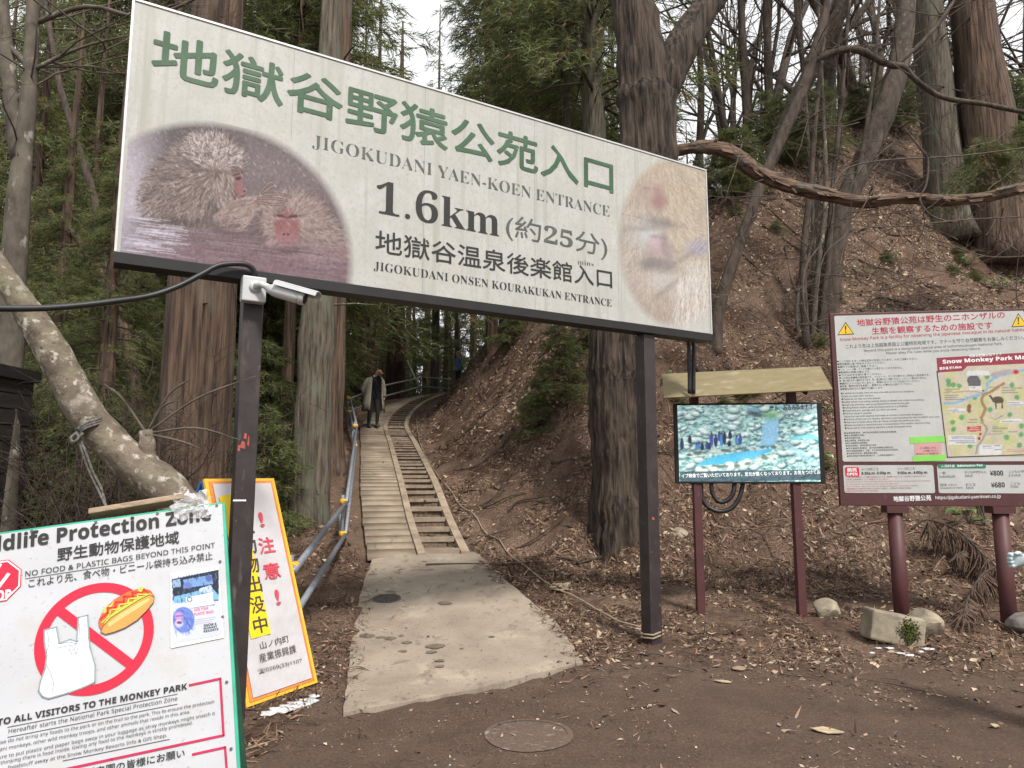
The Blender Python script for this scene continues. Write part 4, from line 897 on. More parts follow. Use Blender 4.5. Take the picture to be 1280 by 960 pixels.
for e in ((245, 450, 70, 60, (196, 198, 202), .8, .6), (285, 395, 60, 18, (140, 118, 116), .6, .6), (300, 525, 56, 56, (188, 150, 156), .85, .5), (275, 490, 30, 30, (206, 168, 178), .7, .5), (280, 600, 60, 26, (120, 112, 114), .8, .6), (310, 680, 70, 60, (200, 194, 190), .7, .6), (345, 570, 30, 60, (150, 132, 130), .6, .6), (490, 520, 60, 40, (170, 160, 176), .8, .5)): rb.ell(*e)
for (x, y, rx, ry, a_) in ((300, 380, 90, 20, 12), (250, 420, 120, 14, -4), (290, 610, 90, 26, 10), (420, 570, 110, 12, -32), (340, 720, 120, 12, -38), (320, 480, 16, 60, 0), (240, 590, 30, 40, 20), (275, 462, 22, 9, 8), (318, 470, 20, 9, 8)): rb.ell(x, y, rx, ry, (126, 112, 110), .38, .6, a_)
for pts in ([(460, 520), (490, 480), (510, 460)], [(480, 540), (520, 490)], [(500, 550), (535, 510)]): rb.line(pts, 16, (150, 138, 156), .8); rb.line(pts, 7, (196, 180, 200), .8)
rb.fur([(400, 620), (540, 560), (545, 940), (380, 900)], 500, 70, 95, [(226, 216, 208), (172, 150, 138), (240, 236, 230)], 5, .4, 12)
rb.line([(90, 345), (520, 440)], 3, (130, 120, 112), .5)
rb.noise(5, 8); rb.i = rb.i * .68 + rb.i.mean(2, keepdims=True) * .30; d = np.hypot((rb.X - 380) / 300, (rb.Y - 490) / 440); rb.a = np.clip((1 - d) / .09, 0, 1) * .9
rb.on(SG, 'printed_photo', 750, 180, 900, 420, ((float(SG.loc(772, 300)[0]), b0 + .003), (a1 - .003, b1 - .01)), gate, print_mat, .002, 230, .74)['label'] = 'faded oval photo of a pale macaque holding her baby'

# ---------------------------------------------------------------- security camera and cable on the left post
sc_w = M('white_camera_plastic', (.50, .51, .52), (.44, .45, .46), rough=.35, scale=6)
cb = Board(PL + nS * .079, SG.ex, SG.ey)
camr = thing('security_camera', 'white bullet security camera fixed to the top of left post', 'camera', cb.px(316, 366))
mb = MB(); c = cb.px(315, 364.5, .045); s1 = (cb.px(330, 366) - cb.px(300, 362)).length / 2; s2 = (cb.px(314, 349) - cb.px(314, 380)).length / 2
mb.box(c, SG.ex * s1 * .98, SG.ey * s2, nS * .045); mb.build('junction_box', sc_w, camr, .008)
q0 = cb.px(316, 362, .09); q1 = cb.px(322, 361, .14)
mb = MB(); mb.smooth = True; mb.tube([q0, q0 + nS * .012], .042, 14); mb.tube([q0 + nS * .01, q1, cb.px(331, 368, .19)], [.024, .022, .026], 10); mb.build('mount_arm', sc_w, camr)
A = cb.px(331, 369, .19); Bp = cb.px(362, 383, .30); ax = (Bp - A).normalized()
mb = MB(); mb.smooth = True; mb.tube([A - ax * .03, A + ax * .02, A + ax * .05, Bp - ax * .05, Bp], [.022, .042, .047, .047, .047], 16); hs = mb.build('housing', sc_w, camr)
mb = MB(); mb.smooth = True; mb.tube([Bp - ax * .002, Bp + ax * .035], [.05, .05], 16, True); mb.build('front_ring', M('grey_camera_ring', (.42, .42, .40), (.36, .36, .35), rough=.4), hs)
mb = MB(); mb.tube([Bp + ax * .0352, Bp + ax * .038], [.036, .036], 14); mb.build('lens', M('dark_lens', (.01, .01, .012), rough=.08), hs)
sx = ax.cross(Vector((0, 0, 1))).normalized(); sy = sx.cross(ax).normalized(); mb = MB()
prof = [(-.062, .028), (-.055, .055), (-.02, .068), (.02, .068), (.055, .055), (.062, .028)]
for (p, r_) in zip(prof[:-1], prof[1:]):
    a_ = A + ax * .03 + sx * p[0] + sy * p[1]; b_ = A + ax * .03 + sx * r_[0] + sy * r_[1]; e_ = ax * ((Bp - A).length + .09)
    n_ = (b_ - a_).cross(e_).normalized() * .004; mb.prism([a_, b_, b_ + e_, a_ + e_], n_)
mb.build('sun_shield', sc_w, camr)
rubber = M('black_rubber', (.012, .012, .013), (.02, .02, .021), rough=.45, scale=20)
f = lambda u, v, d=0: cb.px(u, v, d)
mb = MB(); mb.smooth = True
mb.tube(smooth_pts([f(316.5, 350, .05), f(316, 343, .06), f(311, 337, .07), f(302, 333.5, .075), f(285, 333.5, .08), f(268, 337, .09), f(250, 347, .1), f(220, 363, .12), f(185, 376, .15), f(140, 385, .2), f(90, 393, .25), f(40, 398, .3), f(-60, 402, .4)], 5), .019, 10)
tag(mb.build('power_cable', rubber), 'thick black cable sagging from the left post to the left border', 'cable')
mb = MB(); mb.smooth = True
rb_ = Board(PR + nS * -.16, SG.ex, SG.ey); f = lambda u, v, d=0: rb_.px(u, v, d)
for k in (0, 1): mb.tube(smooth_pts([f(858 + 6 * k, 418), f(861 + 6 * k, 432), f(861 + 6 * k, 448), f(862 + 5 * k, 470), f(862 + 5 * k, 492)], 4), .021, 8)
tag(mb.build('sign_cable', rubber), 'pair of black cables dropping from the sign right end to the screen', 'cable')

# ---------------------------------------------------------------- white notice board, lower left
NB = Board(CAM + ray(278, 630) * 3.0, (3.337, .344 * CP + SP * 1, 0), (0, 0, 1))
def camvec(x, y, z): return Vector((x, z * CP - y * SP, y * CP + z * SP))
NB = Board(CAM + ray(278, 630) * (3.0 / ray(278, 630).y), camvec(3.337, .344, 1), camvec(-.203, .911, .362))
tr_ = NB.loc(277.5, 630); H = 1.16; Wd = (NB.loc(277.5, 630) - NB.loc(-62, 680))[0]
c0 = NB.P((tr_[0], tr_[1] - H)); nb = thing('notice_board', 'white wildlife protection notice board with red ring leaning back at lower left', 'notice board', (c0.x - .5, c0.y - .1, 0))
wp = M('white_notice_face', (.475, .485, .515), (.43, .44, .465), rough=.4, scale=3, spots=[(70, (.30, .27, .25), .62, .72, (1, 1, 1)), (8, (.43, .415, .40), .54, .8, (1, 1, 1))])
mb = MB(); mb.box(NB.P((tr_[0] - Wd / 2, tr_[1] - H / 2), -.006), NB.ex * Wd / 2, NB.ey * H / 2, NB.n * .006); mb.build('panel', wp, nb)
green = M('green_board_edge', (.045, .40, .27), (.035, .30, .2), rough=.5, scale=12); dgreen = M('dark_green_leg', (.014, .085, .05), (.01, .05, .03), rough=.6, scale=14)
mb = MB(); 
mb.box(NB.P((tr_[0] + .006, tr_[1] - H / 2), -.010), NB.ex * .0055, NB.ey * H / 2, NB.n * .011)
mb.box(NB.P((tr_[0] - Wd / 2, tr_[1] + .004), -.012), NB.ex * Wd / 2, NB.ey * .004, NB.n * .009)
mb.build('green_edge', green, nb)
for s_, xx in ((0, tr_[0] - .012), (1, tr_[0] - Wd + .02)):
    tpt = NB.P((xx, tr_[1] - .03), -.04); bt_ = NB.P((xx, tr_[1] - H), -.04); ft = Vector((bt_.x + .02, bt_.y + .16, tz(bt_.x, bt_.y + .16)))
    mb = MB(); mb.bar(tpt, ft, .045, .03, NB.ex); mb.build('back_leg', dgreen, nb)
    ff = NB.P((xx, tr_[1] - H), -.035); f2 = ff - NB.ey * .5; f2 = ff + (f2 - ff) * ((ff.z - tz(ff.x, ff.y - .1)) / (ff.z - f2.z)); mb = MB(); mb.bar(NB.P((xx, tr_[1] - .03), -.035), f2, .045, .03, NB.ex); mb.build('front_leg', dgreen, nb)
letters(NB, nb, black, [('Wildlife Protection Zone', (-40, 695), (264, 650), (-40, 675.5), dict(weight=.022))])
letters(NB, nb, black, [('野生動物保護地域', (72, 702), (224, 679.5), (72, 685.5), dict(weight=.02)), ('NO FOOD & PLASTIC BAGS BEYOND THIS POINT', (32, 721), (269, 684.5), (32, 714.3), dict(weight=.008)), ('これより先、食べ物・ビニール袋持ち込み禁止', (36, 735), (266, 699.5), (36, 724), dict(weight=.006)),
    ('TO ALL VISITORS TO THE MONKEY PARK', (-3, 907), (234, 861.5), (-3, 899), dict(weight=.022))])
letters(NB, nb, black, [('Hereafter starts the National Park Special Protection Zone', (11, 918.5), (222, 877), (11, 911)),
    ('Please do not bring any foods to the park or on the trail to the park. This to ensure the protection', (-11, 933.5), (268, 880), (-11, 927.5)), ('Jigokudani monkeys, other wild monkey troops, and other animals that reside in this area.', (-24, 945), (238, 892.5), (-24, 939)),
    ('Be sure to put plastic and paper bags away in your luggage as stray monkeys might snatch it', (-15, 953), (269, 894.5), (-15, 947)), ('thinking there is food inside. Giving any food to the monkeys is strictly prohibited.', (1, 957), (241, 906.5), (1, 951)), ('foodstuff away at the Snow Monkey Resorts Info & Gift Shop.', (10, 963), (209, 922), (10, 957)),
    ('ご来園の皆様にお願い', (108, 972), (231, 946), (108, 961), dict(weight=.015))], 'small_print')
mb = MB()
for p in ([(32, 723.5), (168, 702.7)], [(10, 909), (222, 867.5)], [(10, 921.5), (222, 880)], [(79, 951), (212, 924)]): NB.line(mb, p, .8)
mb.build('underline', black, nb)
mb = MB(); NB.line(mb, [(237, 856.5), (275.5, 848.3), (279.6, 919), (140, 949), (-60, 992)], 3); NB.line(mb, [(241, 943), (281.5, 934), (287, 1010)], 3); mb.build('text_frame', M('crimson_line', (.46, .012, .07), (.4, .012, .06), rough=.5), nb)
mb = MB(); cc = NB.loc(119.3, 797); r_o = (NB.loc(194, 784) - NB.loc(44.5, 809.5)); r_o = np.hypot(*r_o) / 2; r_i = r_o * .825; n = 64
pt = lambda r, t, off=.003: NB.P(cc + np.array((math.cos(t) * r, math.sin(t) * r)), off)
for k in range(n):
    t0, t1 = 2 * math.pi * k / n, 2 * math.pi * (k + 1) / n; mb.poly([pt(r_i, t0), pt(r_o, t0), pt(r_o, t1), pt(r_i, t1)])
d1, d2 = NB.loc(80, 764), NB.loc(162, 826); dd = (d2 - d1) / np.hypot(*(d2 - d1)); nn = np.array((-dd[1], dd[0])) * r_o * .082; e1, e2 = cc - dd * r_i * 1.005, cc + dd * r_i * 1.005
mb.poly([NB.P(q_, .0034) for q_ in (e1 - nn, e2 - nn, e2 + nn, e1 + nn)]); mb.build('prohibition_ring', red_print, nb)
z4 = lambda pts: [(x / 4, 680 + y / 4) for x, y in pts]
bag = z4([(224, 432), (284, 416), (298, 498), (352, 478), (386, 488), (394, 368), (440, 357), (446, 470), (452, 520), (478, 610), (476, 690), (420, 716), (340, 745), (245, 772), (215, 762), (196, 735), (204, 690), (228, 625), (236, 560), (226, 500)])
mb = MB(); NB.poly(mb, bag, .0045); bg_ = mb.build('bag_drawing', M('bag_white_print', (.70, .71, .73), (.62, .63, .66), rough=.5, scale=5), nb)
mb = MB(); NB.line(mb, bag, 2.0, .005, True); mb.m = 1
for p in ([(228, 560), (248, 500), (240, 440)], [(232, 600), (256, 650), (272, 700), (262, 740)], [(284, 522), (330, 512), (380, 504), (402, 470), (398, 400)], [(300, 500), (350, 490), (386, 500)], [(345, 520), (360, 552), (384, 548), (390, 520)], [(362, 528), (376, 524), (378, 540), (366, 540)]): NB.line(mb, z4(p), .8, .005)
mb.build('outline', [M('bag_grey_line', (.27, .32, .34), rough=.5), M('bag_thin_line', (.2, .24, .28), rough=.5)], bg_)
hd = MB(); cols = [('bun_tan', (.72, .30, .07)), ('bun_light', (.80, .47, .17)), ('sausage_orange', (.62, .13, .035)), ('lettuce_green', (.42, .56, .06)), ('mustard', (.85, .55, .08)), ('ketchup', (.62, .03, .02)), ('drawing_brown', (.12, .035, .012))]
top = [(495, 385), (520, 330), (575, 278), (640, 240), (700, 224), (752, 232), (772, 262), (700, 290), (600, 350), (545, 400), (514, 436), (497, 412)]
bun = [(506, 440), (520, 410), (560, 368), (620, 330), (690, 285), (748, 255), (774, 266), (770, 292), (735, 335), (690, 380), (630, 418), (575, 440), (530, 452)]
hd.m = 2; NB.poly(hd, z4(top), .0055)
hd.m = 3; NB.poly(hd, z4([(520, 402), (548, 360), (572, 344), (590, 318), (612, 318), (640, 290), (664, 290), (690, 262), (716, 262), (740, 240), (764, 258), (700, 292), (620, 338), (560, 380)]), .006); NB.poly(hd, z4([(512, 345), (528, 318), (552, 308), (574, 284), (560, 314), (530, 345)]), .006); NB.poly(hd, z4([(692, 232), (700, 214), (722, 218), (728, 236), (708, 244)]), .006)
hd.m = 0; NB.poly(hd, z4(bun), .0065)
hd.m = 1; NB.poly(hd, z4([(540, 400), (600, 352), (680, 305), (745, 270), (752, 282), (690, 325), (600, 380), (548, 416)]), .007)
hd.m = 5; NB.line(hd, z4([(505, 375), (540, 345), (540, 320), (580, 320), (580, 292), (622, 290), (622, 264), (668, 262), (664, 242), (712, 246), (722, 228), (744, 244)]), 2.6, .0075)
hd.m = 4; NB.line(hd, z4([(512, 395), (536, 372), (552, 350), (556, 330), (596, 326), (600, 304), (640, 298), (648, 274), (690, 272), (690, 252), (730, 254)]), 1.7, .008)
hd.m = 6; NB.line(hd, z4(bun), .7, .0082, True); NB.line(hd, z4(top), .6, .0053, True)
hd.build('hot_dog_drawing', [M(a_, c_, rough=.5) for a_, c_ in cols], nb)
# stop octagon at the left border
oc = NB.loc(-2.5, 727); rr_ = np.hypot(*(NB.loc(27, 722.5) - oc)) / math.cos(R(22.5))
octo = lambda r, off: [NB.P(oc + np.array((math.cos(R(22.5 + 45 * k)) * r, math.sin(R(22.5 + 45 * k)) * r)), off) for k in range(8)]
mb = MB(); mb.poly(octo(rr_, .003)); mb.m = 1; mb.poly(octo(rr_ * .955, .0036)); mb.m = 0; mb.poly(octo(rr_ * .89, .0042)); mb.m = 1
NB.text(mb, 'STOP', (-20, 754.5), (14, 749), (-20, 742), .005, weight=.03); NB.line(mb, [(-8, 728), (-1, 734), (11, 718)], 4.5, .005); NB.line(mb, [(-3, 712), (1, 706)], 4, .005)
mb.build('stop_octagon', [red_print, white_print], nb)
mb = MB()
for p in ((40, 664), (120, 653), (197, 642), (271, 631.8), (275.3, 702), (278.3, 771), (283.5, 852.5), (289, 936)):
    c = NB.px(*p, .001); mb.tube([c, c + NB.n * .004], .0055, 8)
mb.build('screw', M('dull_screw', (.13, .13, .14), rough=.4, metallic=.6), nb)
# laminated notice taped on it
zp_ = lambda x, y: (200 + x / 8.73, 700 + y / 8.73)
po = thing('poster', 'small blue laminated poster taped to the white notice board', 'poster', NB.px(*zp_(400, 900), .005))
lam = M('clear_tape', (.72, .69, .66), (.62, .58, .53), rough=.25, scale=20)
mb = MB(); NB.poly(mb, [zp_(*p) for p in ((115, 150), (640, 62), (700, 850), (120, 965))][:4], .0045); mb.build('lamination', lam, po)
rp2 = Ras(873, 960, .16, (206, 212, 228))
rp2.poly([(125, 210), (635, 105), (640, 440), (150, 470)], (38, 46, 66)); rp2.poly([(150, 470), (640, 430), (640, 380), (560, 300), (150, 400)], (126, 182, 220)); rp2.poly([(250, 215), (560, 160), (575, 260), (260, 310)], (120, 160, 214)); rp2.poly([(135, 220), (220, 205), (225, 290), (140, 300)], (150, 178, 214)); rp2.poly([(420, 310), (560, 270), (575, 345), (440, 360)], (190, 208, 234))
for _ in range(140): x, y = rp2.rng.uniform(130, 630), rp2.rng.uniform(130, 470); rp2.line([(x, y), (x + 6, y + 24)], 8, [(20, 24, 36), (86, 110, 148), (150, 178, 210)][rp2.rng.integers(3)], .5)
rp2.ell(300, 275, 46, 34, (104, 124, 190)); rp2.ell(530, 200, 36, 36, (88, 104, 170)); rp2.poly([(280, 410), (575, 348), (580, 480), (290, 520)], (226, 230, 240)); rp2.poly([(150, 500), (280, 500), (300, 830), (160, 880)], (214, 218, 232))
rp2.ell(255, 650, 120, 140, (104, 128, 206), 1, .05); rp2.fur([(150, 520), (330, 540), (370, 660), (320, 780), (160, 790)], 160, 40, 60, [(140, 160, 226), (78, 98, 176)], 10, .5); rp2.ell(205, 610, 44, 46, (196, 150, 210)); rp2.ell(205, 690, 46, 44, (206, 196, 226)); rp2.ell(210, 680, 28, 16, (120, 70, 110)); rp2.line([(170, 610), (240, 605)], 12, (130, 80, 140))
rp2.ell(322, 430, 28, 28, (60, 62, 74), 1, .1); rp2.ell(322, 430, 20, 20, (226, 230, 240), 1, .1)
for (x0, y0, x1, y1) in ((400, 650, 600, 620), (395, 672, 585, 645), (375, 700, 560, 670), (390, 470, 510, 452)): rp2.line([(x0, y0), (x1, y1)], 6, (140, 120, 130), .7)
rp2.line([(340, 525), (595, 485)], 4, (60, 60, 70))
u0, v0, u1, v1 = 200, 700, 300, 810
ca, cb_ = NB.loc(*zp_(146, 900)), NB.loc(*zp_(655, 108)); ca[0] = NB.loc(*zp_(138, 560))[0]
rp2.on(NB, 'printed_sheet', u0, v0, u1, v1, ((float(ca[0]), float(NB.loc(*zp_(410, 866))[1])), (float(NB.loc(*zp_(660, 460))[0]), float(NB.loc(*zp_(380, 150))[1]))), po, M('poster_print', (1, 1, 1), (.9, .9, .9), attr=True, rough=.3), .0055, 110, .8)
pink = M('pink_print', (.68, .13, .22), rough=.5)
letters(NB, po, pink, [('HIDE YOUR', zp_(375, 565), zp_(530, 540), zp_(375, 535), dict(weight=.02)), ('PLASTIC BAGS.', zp_(375, 612), zp_(592, 578), zp_(375, 580), dict(weight=.02))], off=.006)
letters(NB, po, black, [('SNOW &', zp_(480, 735), zp_(620, 710), zp_(480, 705), dict(weight=.03)), ('MONKEY', zp_(480, 764), zp_(628, 738), zp_(480, 740), dict(weight=.03)), ('RESORTS', zp_(480, 795), zp_(640, 768), zp_(480, 770), dict(weight=.03))], off=.006)
# plank lying along the top and crumpled clear wrap on the corner
mb = MB(); A_ = NB.px(112, 644, -.03); B_ = NB.px(234, 624, -.03); up = NB.ey
mb.box((A_ + B_) / 2 + up * .012, (B_ - A_) / 2, up * .011, NB.n * .05); o = mb.build('wooden_plank', M('bleached_plank', (.38, .29, .20), (.24, .175, .12), rough=.85, scale=5, stretch=(2, 14, 14), bump=.3), None, .003)
mb2 = MB(); A2 = NB.px(170, 629, -.05); B2 = NB.px(228, 619.5, -.05); mb2.box((A2 + B2) / 2 + up * .022, (B2 - A2) / 2, up * .008, NB.n * .02); tag(o, 'bleached wooden plank laid along the top of the white notice board', 'plank')
q = random.Random(2); mb = MB()
wc = NB.loc(240, 629); rows = 11
V = []
for j in range(rows):
    for i_ in range(rows):
        p = wc + np.array(((i_ / (rows - 1) - .5) * .14, (j / (rows - 1) - .62) * .11)); V.append(NB.P(p + np.array((q.gauss(0, .006), q.gauss(0, .006))), .022 + q.gauss(0, .009) - .02 * abs(j / (rows - 1) - .5)))
mb.add(V, [(j * rows + i_, j * rows + i_ + 1, (j + 1) * rows + i_ + 1, (j + 1) * rows + i_) for j in range(rows - 1) for i_ in range(rows - 1)])
wm = bpy.data.materials.new('clear_wrap'); wm.use_nodes = True; t_ = wm.node_tree; pb = t_.nodes['Principled BSDF']; pb.inputs['Base Color'].default_value = (.9, .9, .92, 1); pb.inputs['Roughness'].default_value = .12; pb.inputs['Alpha'].default_value = .42
tag(mb.build('plastic_wrap', wm), 'crumpled clear plastic wrap over top right corner of white board', 'plastic wrap')

# ---------------------------------------------------------------- yellow framed standing sign
YS = Board(CAM + ray(342, 598) * (5.0 / ray(342, 598).y), camvec(.556, -.126, 1), camvec(-.298, .913, .281))
bot = Vector((-1.43, 5.36, tz(-1.43, 5.36)))
dist = None
best = .15 + min((abs((CAM + ray(397, 868) * (y / ray(397, 868).y)).z - tz((ray(397, 868) * (y / ray(397, 868).y)).x, y)), y) for y in np.linspace(4.2, 7, 400))[1]
rb2 = CAM + ray(397, 868) * (best / ray(397, 868).y)
YS = Board(rb2, camvec(.556, -.126, 1), camvec(-.298, .913, .281))
tl2, tr2, br2, bl2 = (YS.loc(*p) for p in ((255, 598), (342, 598), (398, 853), (309, 884)))
ya, yb = (tl2[0] + bl2[0]) / 2, (tr2[0] + br2[0]) / 2; yc_, yd = (bl2[1] + br2[1]) / 2, (tl2[1] + tr2[1]) / 2
ys = thing('standing_sign', 'yellow rimmed animal warning sign board standing behind the left post', 'sign', (rb2.x - .15, rb2.y - .15, tz(rb2.x, rb2.y)))
blue = M('blue_frame_paint', (.02, .13, .36), (.015, .09, .26), rough=.5); yel = M('yellow_rim', (.78, .46, .03), (.68, .40, .04), rough=.5, scale=9, spots=[(12, (.6, .5, .3), .6, .75, (1, 1, 1))])
org = M('orange_line', (.62, .16, .035), (.66, .26, .07), rough=.5, scale=9); tarp = M('white_tarp', (.54, .525, .545), (.47, .455, .465), rough=.3, scale=3, stretch=(1, 1, 1), bump=.9, bscale=4, bdist=.02, spots=[(2.5, (.46, .40, .30), .58, .8, (1, 1, .5))])
hw, hh_ = (yb - ya) / 2, (yd - yc_) / 2; cx_, cy_ = (ya + yb) / 2, (yc_ + yd) / 2
mb = MB(); mb.box(YS.P((cx_, cy_), -.012), YS.ex * hw, YS.ey * hh_, YS.n * .010); mb.build('panel', yel, ys)
mb = MB(); mb.box(YS.P((cx_, cy_), 0), YS.ex * hw * .91, YS.ey * hh_ * .972, YS.n * .003); mb.build('border_line', org, ys)
G = 26; V = []; q = random.Random(9)      # slack plastic sheet with diagonal pulls
for j in range(G * 2 + 1):
    for i_ in range(G + 1):
        a_ = (i_ / G - .5) * 2; b_ = (j / G / 2 - .5) * 2; e_ = min(1 - abs(a_), 1 - abs(b_)) 
        wv = .0035 * math.sin(26 * (a_ * .4 + b_ * 1.0) + 3 * a_) * max(0, 1 - abs(b_ + .35) * 1.3) + .002 * math.sin(9 * a_ + 14 * b_)
        V.append(YS.P((cx_ + a_ * hw * .83, cy_ + b_ * hh_ * .945), .010 + wv * min(1, e_ * 5)))
mb = MB(); mb.smooth = True; mb.add(V, [(j * (G + 1) + i_, j * (G + 1) + i_ + 1, (j + 1) * (G + 1) + i_ + 1, (j + 1) * (G + 1) + i_) for j in range(G * 2) for i_ in range(G)]); mb.build('tarp_sheet', tarp, ys)
mb = MB(); YS.poly(mb, [(272, 621), (299, 617), (337, 792.5), (312, 799.5)], .016); strip = mb.build('yellow_strip', M('yellow_print', (.80, .58, .015), (.74, .52, .02), rough=.45), ys)
mb = MB()
for ch, c in (('野', (301.5, 633)), ('生', (306, 657)), ('動', (309.5, 682)), ('物', (313, 706.5)), ('出', (316, 731)), ('没', (320, 756.5)), ('中', (323.5, 781.5))): YS.char(mb, ch, c, 17, 20, off=.0175, weight=.025)
mb.build('lettering', M('faded_black', (.035, .03, .03), (.08, .07, .05), scale=30), strip)
mb = MB()
for ch, c, w_, h_ in (('!', (325, 650), 5, 17), ('注', (331.5, 682), 19, 19), ('意', (338, 714), 20, 19), ('!', (345, 747), 5, 18)): YS.char(mb, ch, c, w_, h_, off=.0175, weight=.025)
mb.build('lettering', M('faded_red', (.62, .05, .09), (.55, .07, .10), scale=20), ys)
letters(YS, ys, M('faded_black'  , (.03, .03, .03)), [('山ノ内町', (324, 812.5), (360, 803), (323, 803)), ('産業振興課', (323, 829), (369, 816.5), (322, 818)), ('☎0269(33)1107', (321, 844), (376, 829.5), (320, 837))], off=.0175)
for s_ in (0, 1):
    xx = ya + .012 if s_ == 0 else yb - .012
    mb = MB(); p = YS.P((xx, yd - .01), -.034); e_ = YS.P((xx, yc_ - .16), -.034); e_.z = min(e_.z, tz(e_.x, e_.y) + .0); mb.bar(p, e_, .022, .022, YS.ex); mb.build('leg', blue, ys)
    back = p - YS.n * .02; gx_ = back - YS.n.normalized() * .75; gx_.z = tz(gx_.x, gx_.y); mb = MB(); mb.bar(back, gx_, .022, .022, YS.ex); mb.build('leg', blue, ys)
# ---------------------------------------------------------------- map board on the right
maroon = M('maroon_board', (.085, .029, .030), (.066, .024, .025), rough=.55, scale=7, spots=[(5, (.16, .10, .095), .66, .8, (1, 1, .6))])
YM = 7.55
MBD = Board(at(1035, 392, YM), (.99, -.13, 0), (0, 0, 1))
L_, Tp = (MBD.loc(1035, 392) + MBD.loc(1053, 632)) / 2, 0
xl = float(L_[0]); yt = float(MBD.loc(1035, 392)[1]); yb_ = float(MBD.loc(1053, 632)[1]); xr = float(MBD.loc(1296, 500)[0])
gz = tz(*MBD.P((xl + .8, 0)).xy)
bp = MBD.P(((xl + xr) / 2, 0)); ms = thing('map_board', 'maroon framed park rules and map board on two round posts at right', 'information board', (bp.x, bp.y, gz))
mb = MB(); mb.box(MBD.P(((xl + xr) / 2, (yt + yb_) / 2), -.03), MBD.ex * (xr - xl) / 2, MBD.ey * (yt - yb_) / 2, MBD.n * .03); mb.build('frame', maroon, ms, .006)
face = M('white_rules_face', (.465, .475, .465), (.41, .42, .40), rough=.45, scale=4, spots=[(30, (.40, .40, .365), .56, .74, (1, 1, 1)), (90, (.30, .30, .28), .64, .74, (1, 1, 1))])
rr = lambda a, b, r=.02: MBD.rrect(a, b, r)
def rpanel(name, p0, p1, mat, off=.003, r=.02, parent=None):
    a, b = MBD.loc(*p0), MBD.loc(*p1); lo, hi = np.minimum(a, b), np.maximum(a, b); mb = MB(); mb.poly([MBD.P(q, off) for q in rr(lo, hi, r)]); return mb.build(name, mat, parent or ms)
def seg(x): return x
c1 = MBD.loc(1053, 577); c2 = MBD.loc(1290, 378 + 3)
wf = MB(); wf.poly([MBD.P(q, .003) for q in rr((xl + .045, float(MBD.loc(1053, 577)[1])), (xr - .045, float(MBD.loc(1040, 395)[1])), .02)]); wf.build('rules_panel', face, ms)
yo0, yo1 = float(MBD.loc(1056, 616)[1]), float(MBD.loc(1054, 581.5)[1]); xm = float(MBD.loc(1167.5, 597)[0])
wf = MB(); wf.poly([MBD.P(q, .003) for q in rr((xl + .045, yo0), (xm, yo1), .02)]); wf.build('opening_panel', face, ms)
wf = MB(); wf.poly([MBD.P(q, .003) for q in rr((xm + .035, yo0), (xr - .045, yo1), .02)]); wf.build('price_panel', face, ms)
crim = M('crimson_print', (.40, .016, .05), (.36, .02, .05), rough=.5); dk = M('dark_small_print', (.035, .035, .04), rough=.6); 
letters(MBD, ms, crim, [('地獄谷野猿公苑は野生のニホンザルの', (1071.5, 408), (1256, 398), (1071, 399.3), dict(weight=.02)), ('生態を観察するための施設です', (1090, 418.3), (1240.5, 411), (1090, 409.6), dict(weight=.02)), ('Snow Monkey Park is a facility for observing the Japanese macaque in its natural habitat.', (1050, 427.6), (1285, 414.8), (1050, 422.6), dict(weight=.01))])
sm = [('これより先は上信越高原国立公園特別地域です。マナーを守り自然観察をお楽しみください。', (1057.5, 436), (1280, 424.5), (1057.5, 430.8)), ("Beyond this point is a designated special area of Joshin'etsukogen National Park.", (1080, 441), (1253, 432), (1080, 436.8)), ('Please obey the rules while you enjoy observing nature.', (1108, 444), (1226, 438), (1108, 440))]
jp = ['●ここの他にも多くの野生生物が生息しています。十分ご注意ください。', '●野生動物に食べ物を与えないでください。', '●屋外での飲食はご遠慮ください。', '●イス、シート類、ペットを連れて入苑することはできません。', '●動植物の採取は禁止です。', '●ゴミは必ずお持ち帰りください。', '●この先は未舗装の遊歩道です。ハイヒール、サンダル等でのご来苑は大変危険です。', '●一部に滑りやすい箇所があります。熊、落石等にもご注意ください。ヘルメット等はありません。', '●園内にトイレはございません。無理のないペースでお出かけください。', '●天候、動物の状況を考慮し、無理のない行動をお心掛けてください。', '●喫煙は決められた場所でお願いします。']
je = [1147, 1107, 1097, 1128, 1088, 1102, 1162, 1158, 1150, 1140, 1104]
for k, (t_, e_) in enumerate(zip(jp, je)):
    u, v = 1046.3 + .42 * k, 453.3 + 3.45 * k; sm.append((t_, (u, v), (e_, v - (e_ - u) * .036), (u, v - 2.7)))
en = [('●In addition to monkeys, there are many other wild animals that are dangerous.', 1143), ('   Please proceed with caution.', 1092), ('●Please do not feed any wild animals.', 1101), ('●Please refrain from eating outside. Eating is allowed only inside the buildings.', 1155), ('●Dogs, cats and other pets are prohibited from entering the park.', 1137), ('●Picking flowers and/or gathering living creatures is prohibited.', 1135), ('●Please take your garbage with you when you leave.', 1121), ('●The trail ahead is unpaved.', 1090), ('   Taking the trail while wearing high heels or sandals is extremely dangerous.', 1154), ('●Portions of the trail are slippery and have rocks including the risk of wildlife and rocks.', 1175), ('●There are no toilets along the trail. Please consider this before you start.', 1150), ('●Please proceed at a reasonable pace in consideration of the weather and time of day.', 1163), ('●Please refrain from smoking anywhere outside designated areas.', 1140)]
for k, (t_, e_) in enumerate(en):
    u, v = 1051 + .42 * k, 493.5 + 3.62 * k; sm.append((t_, (u, v), (e_, v - (e_ - u) * .030), (u, v - 2.8)))
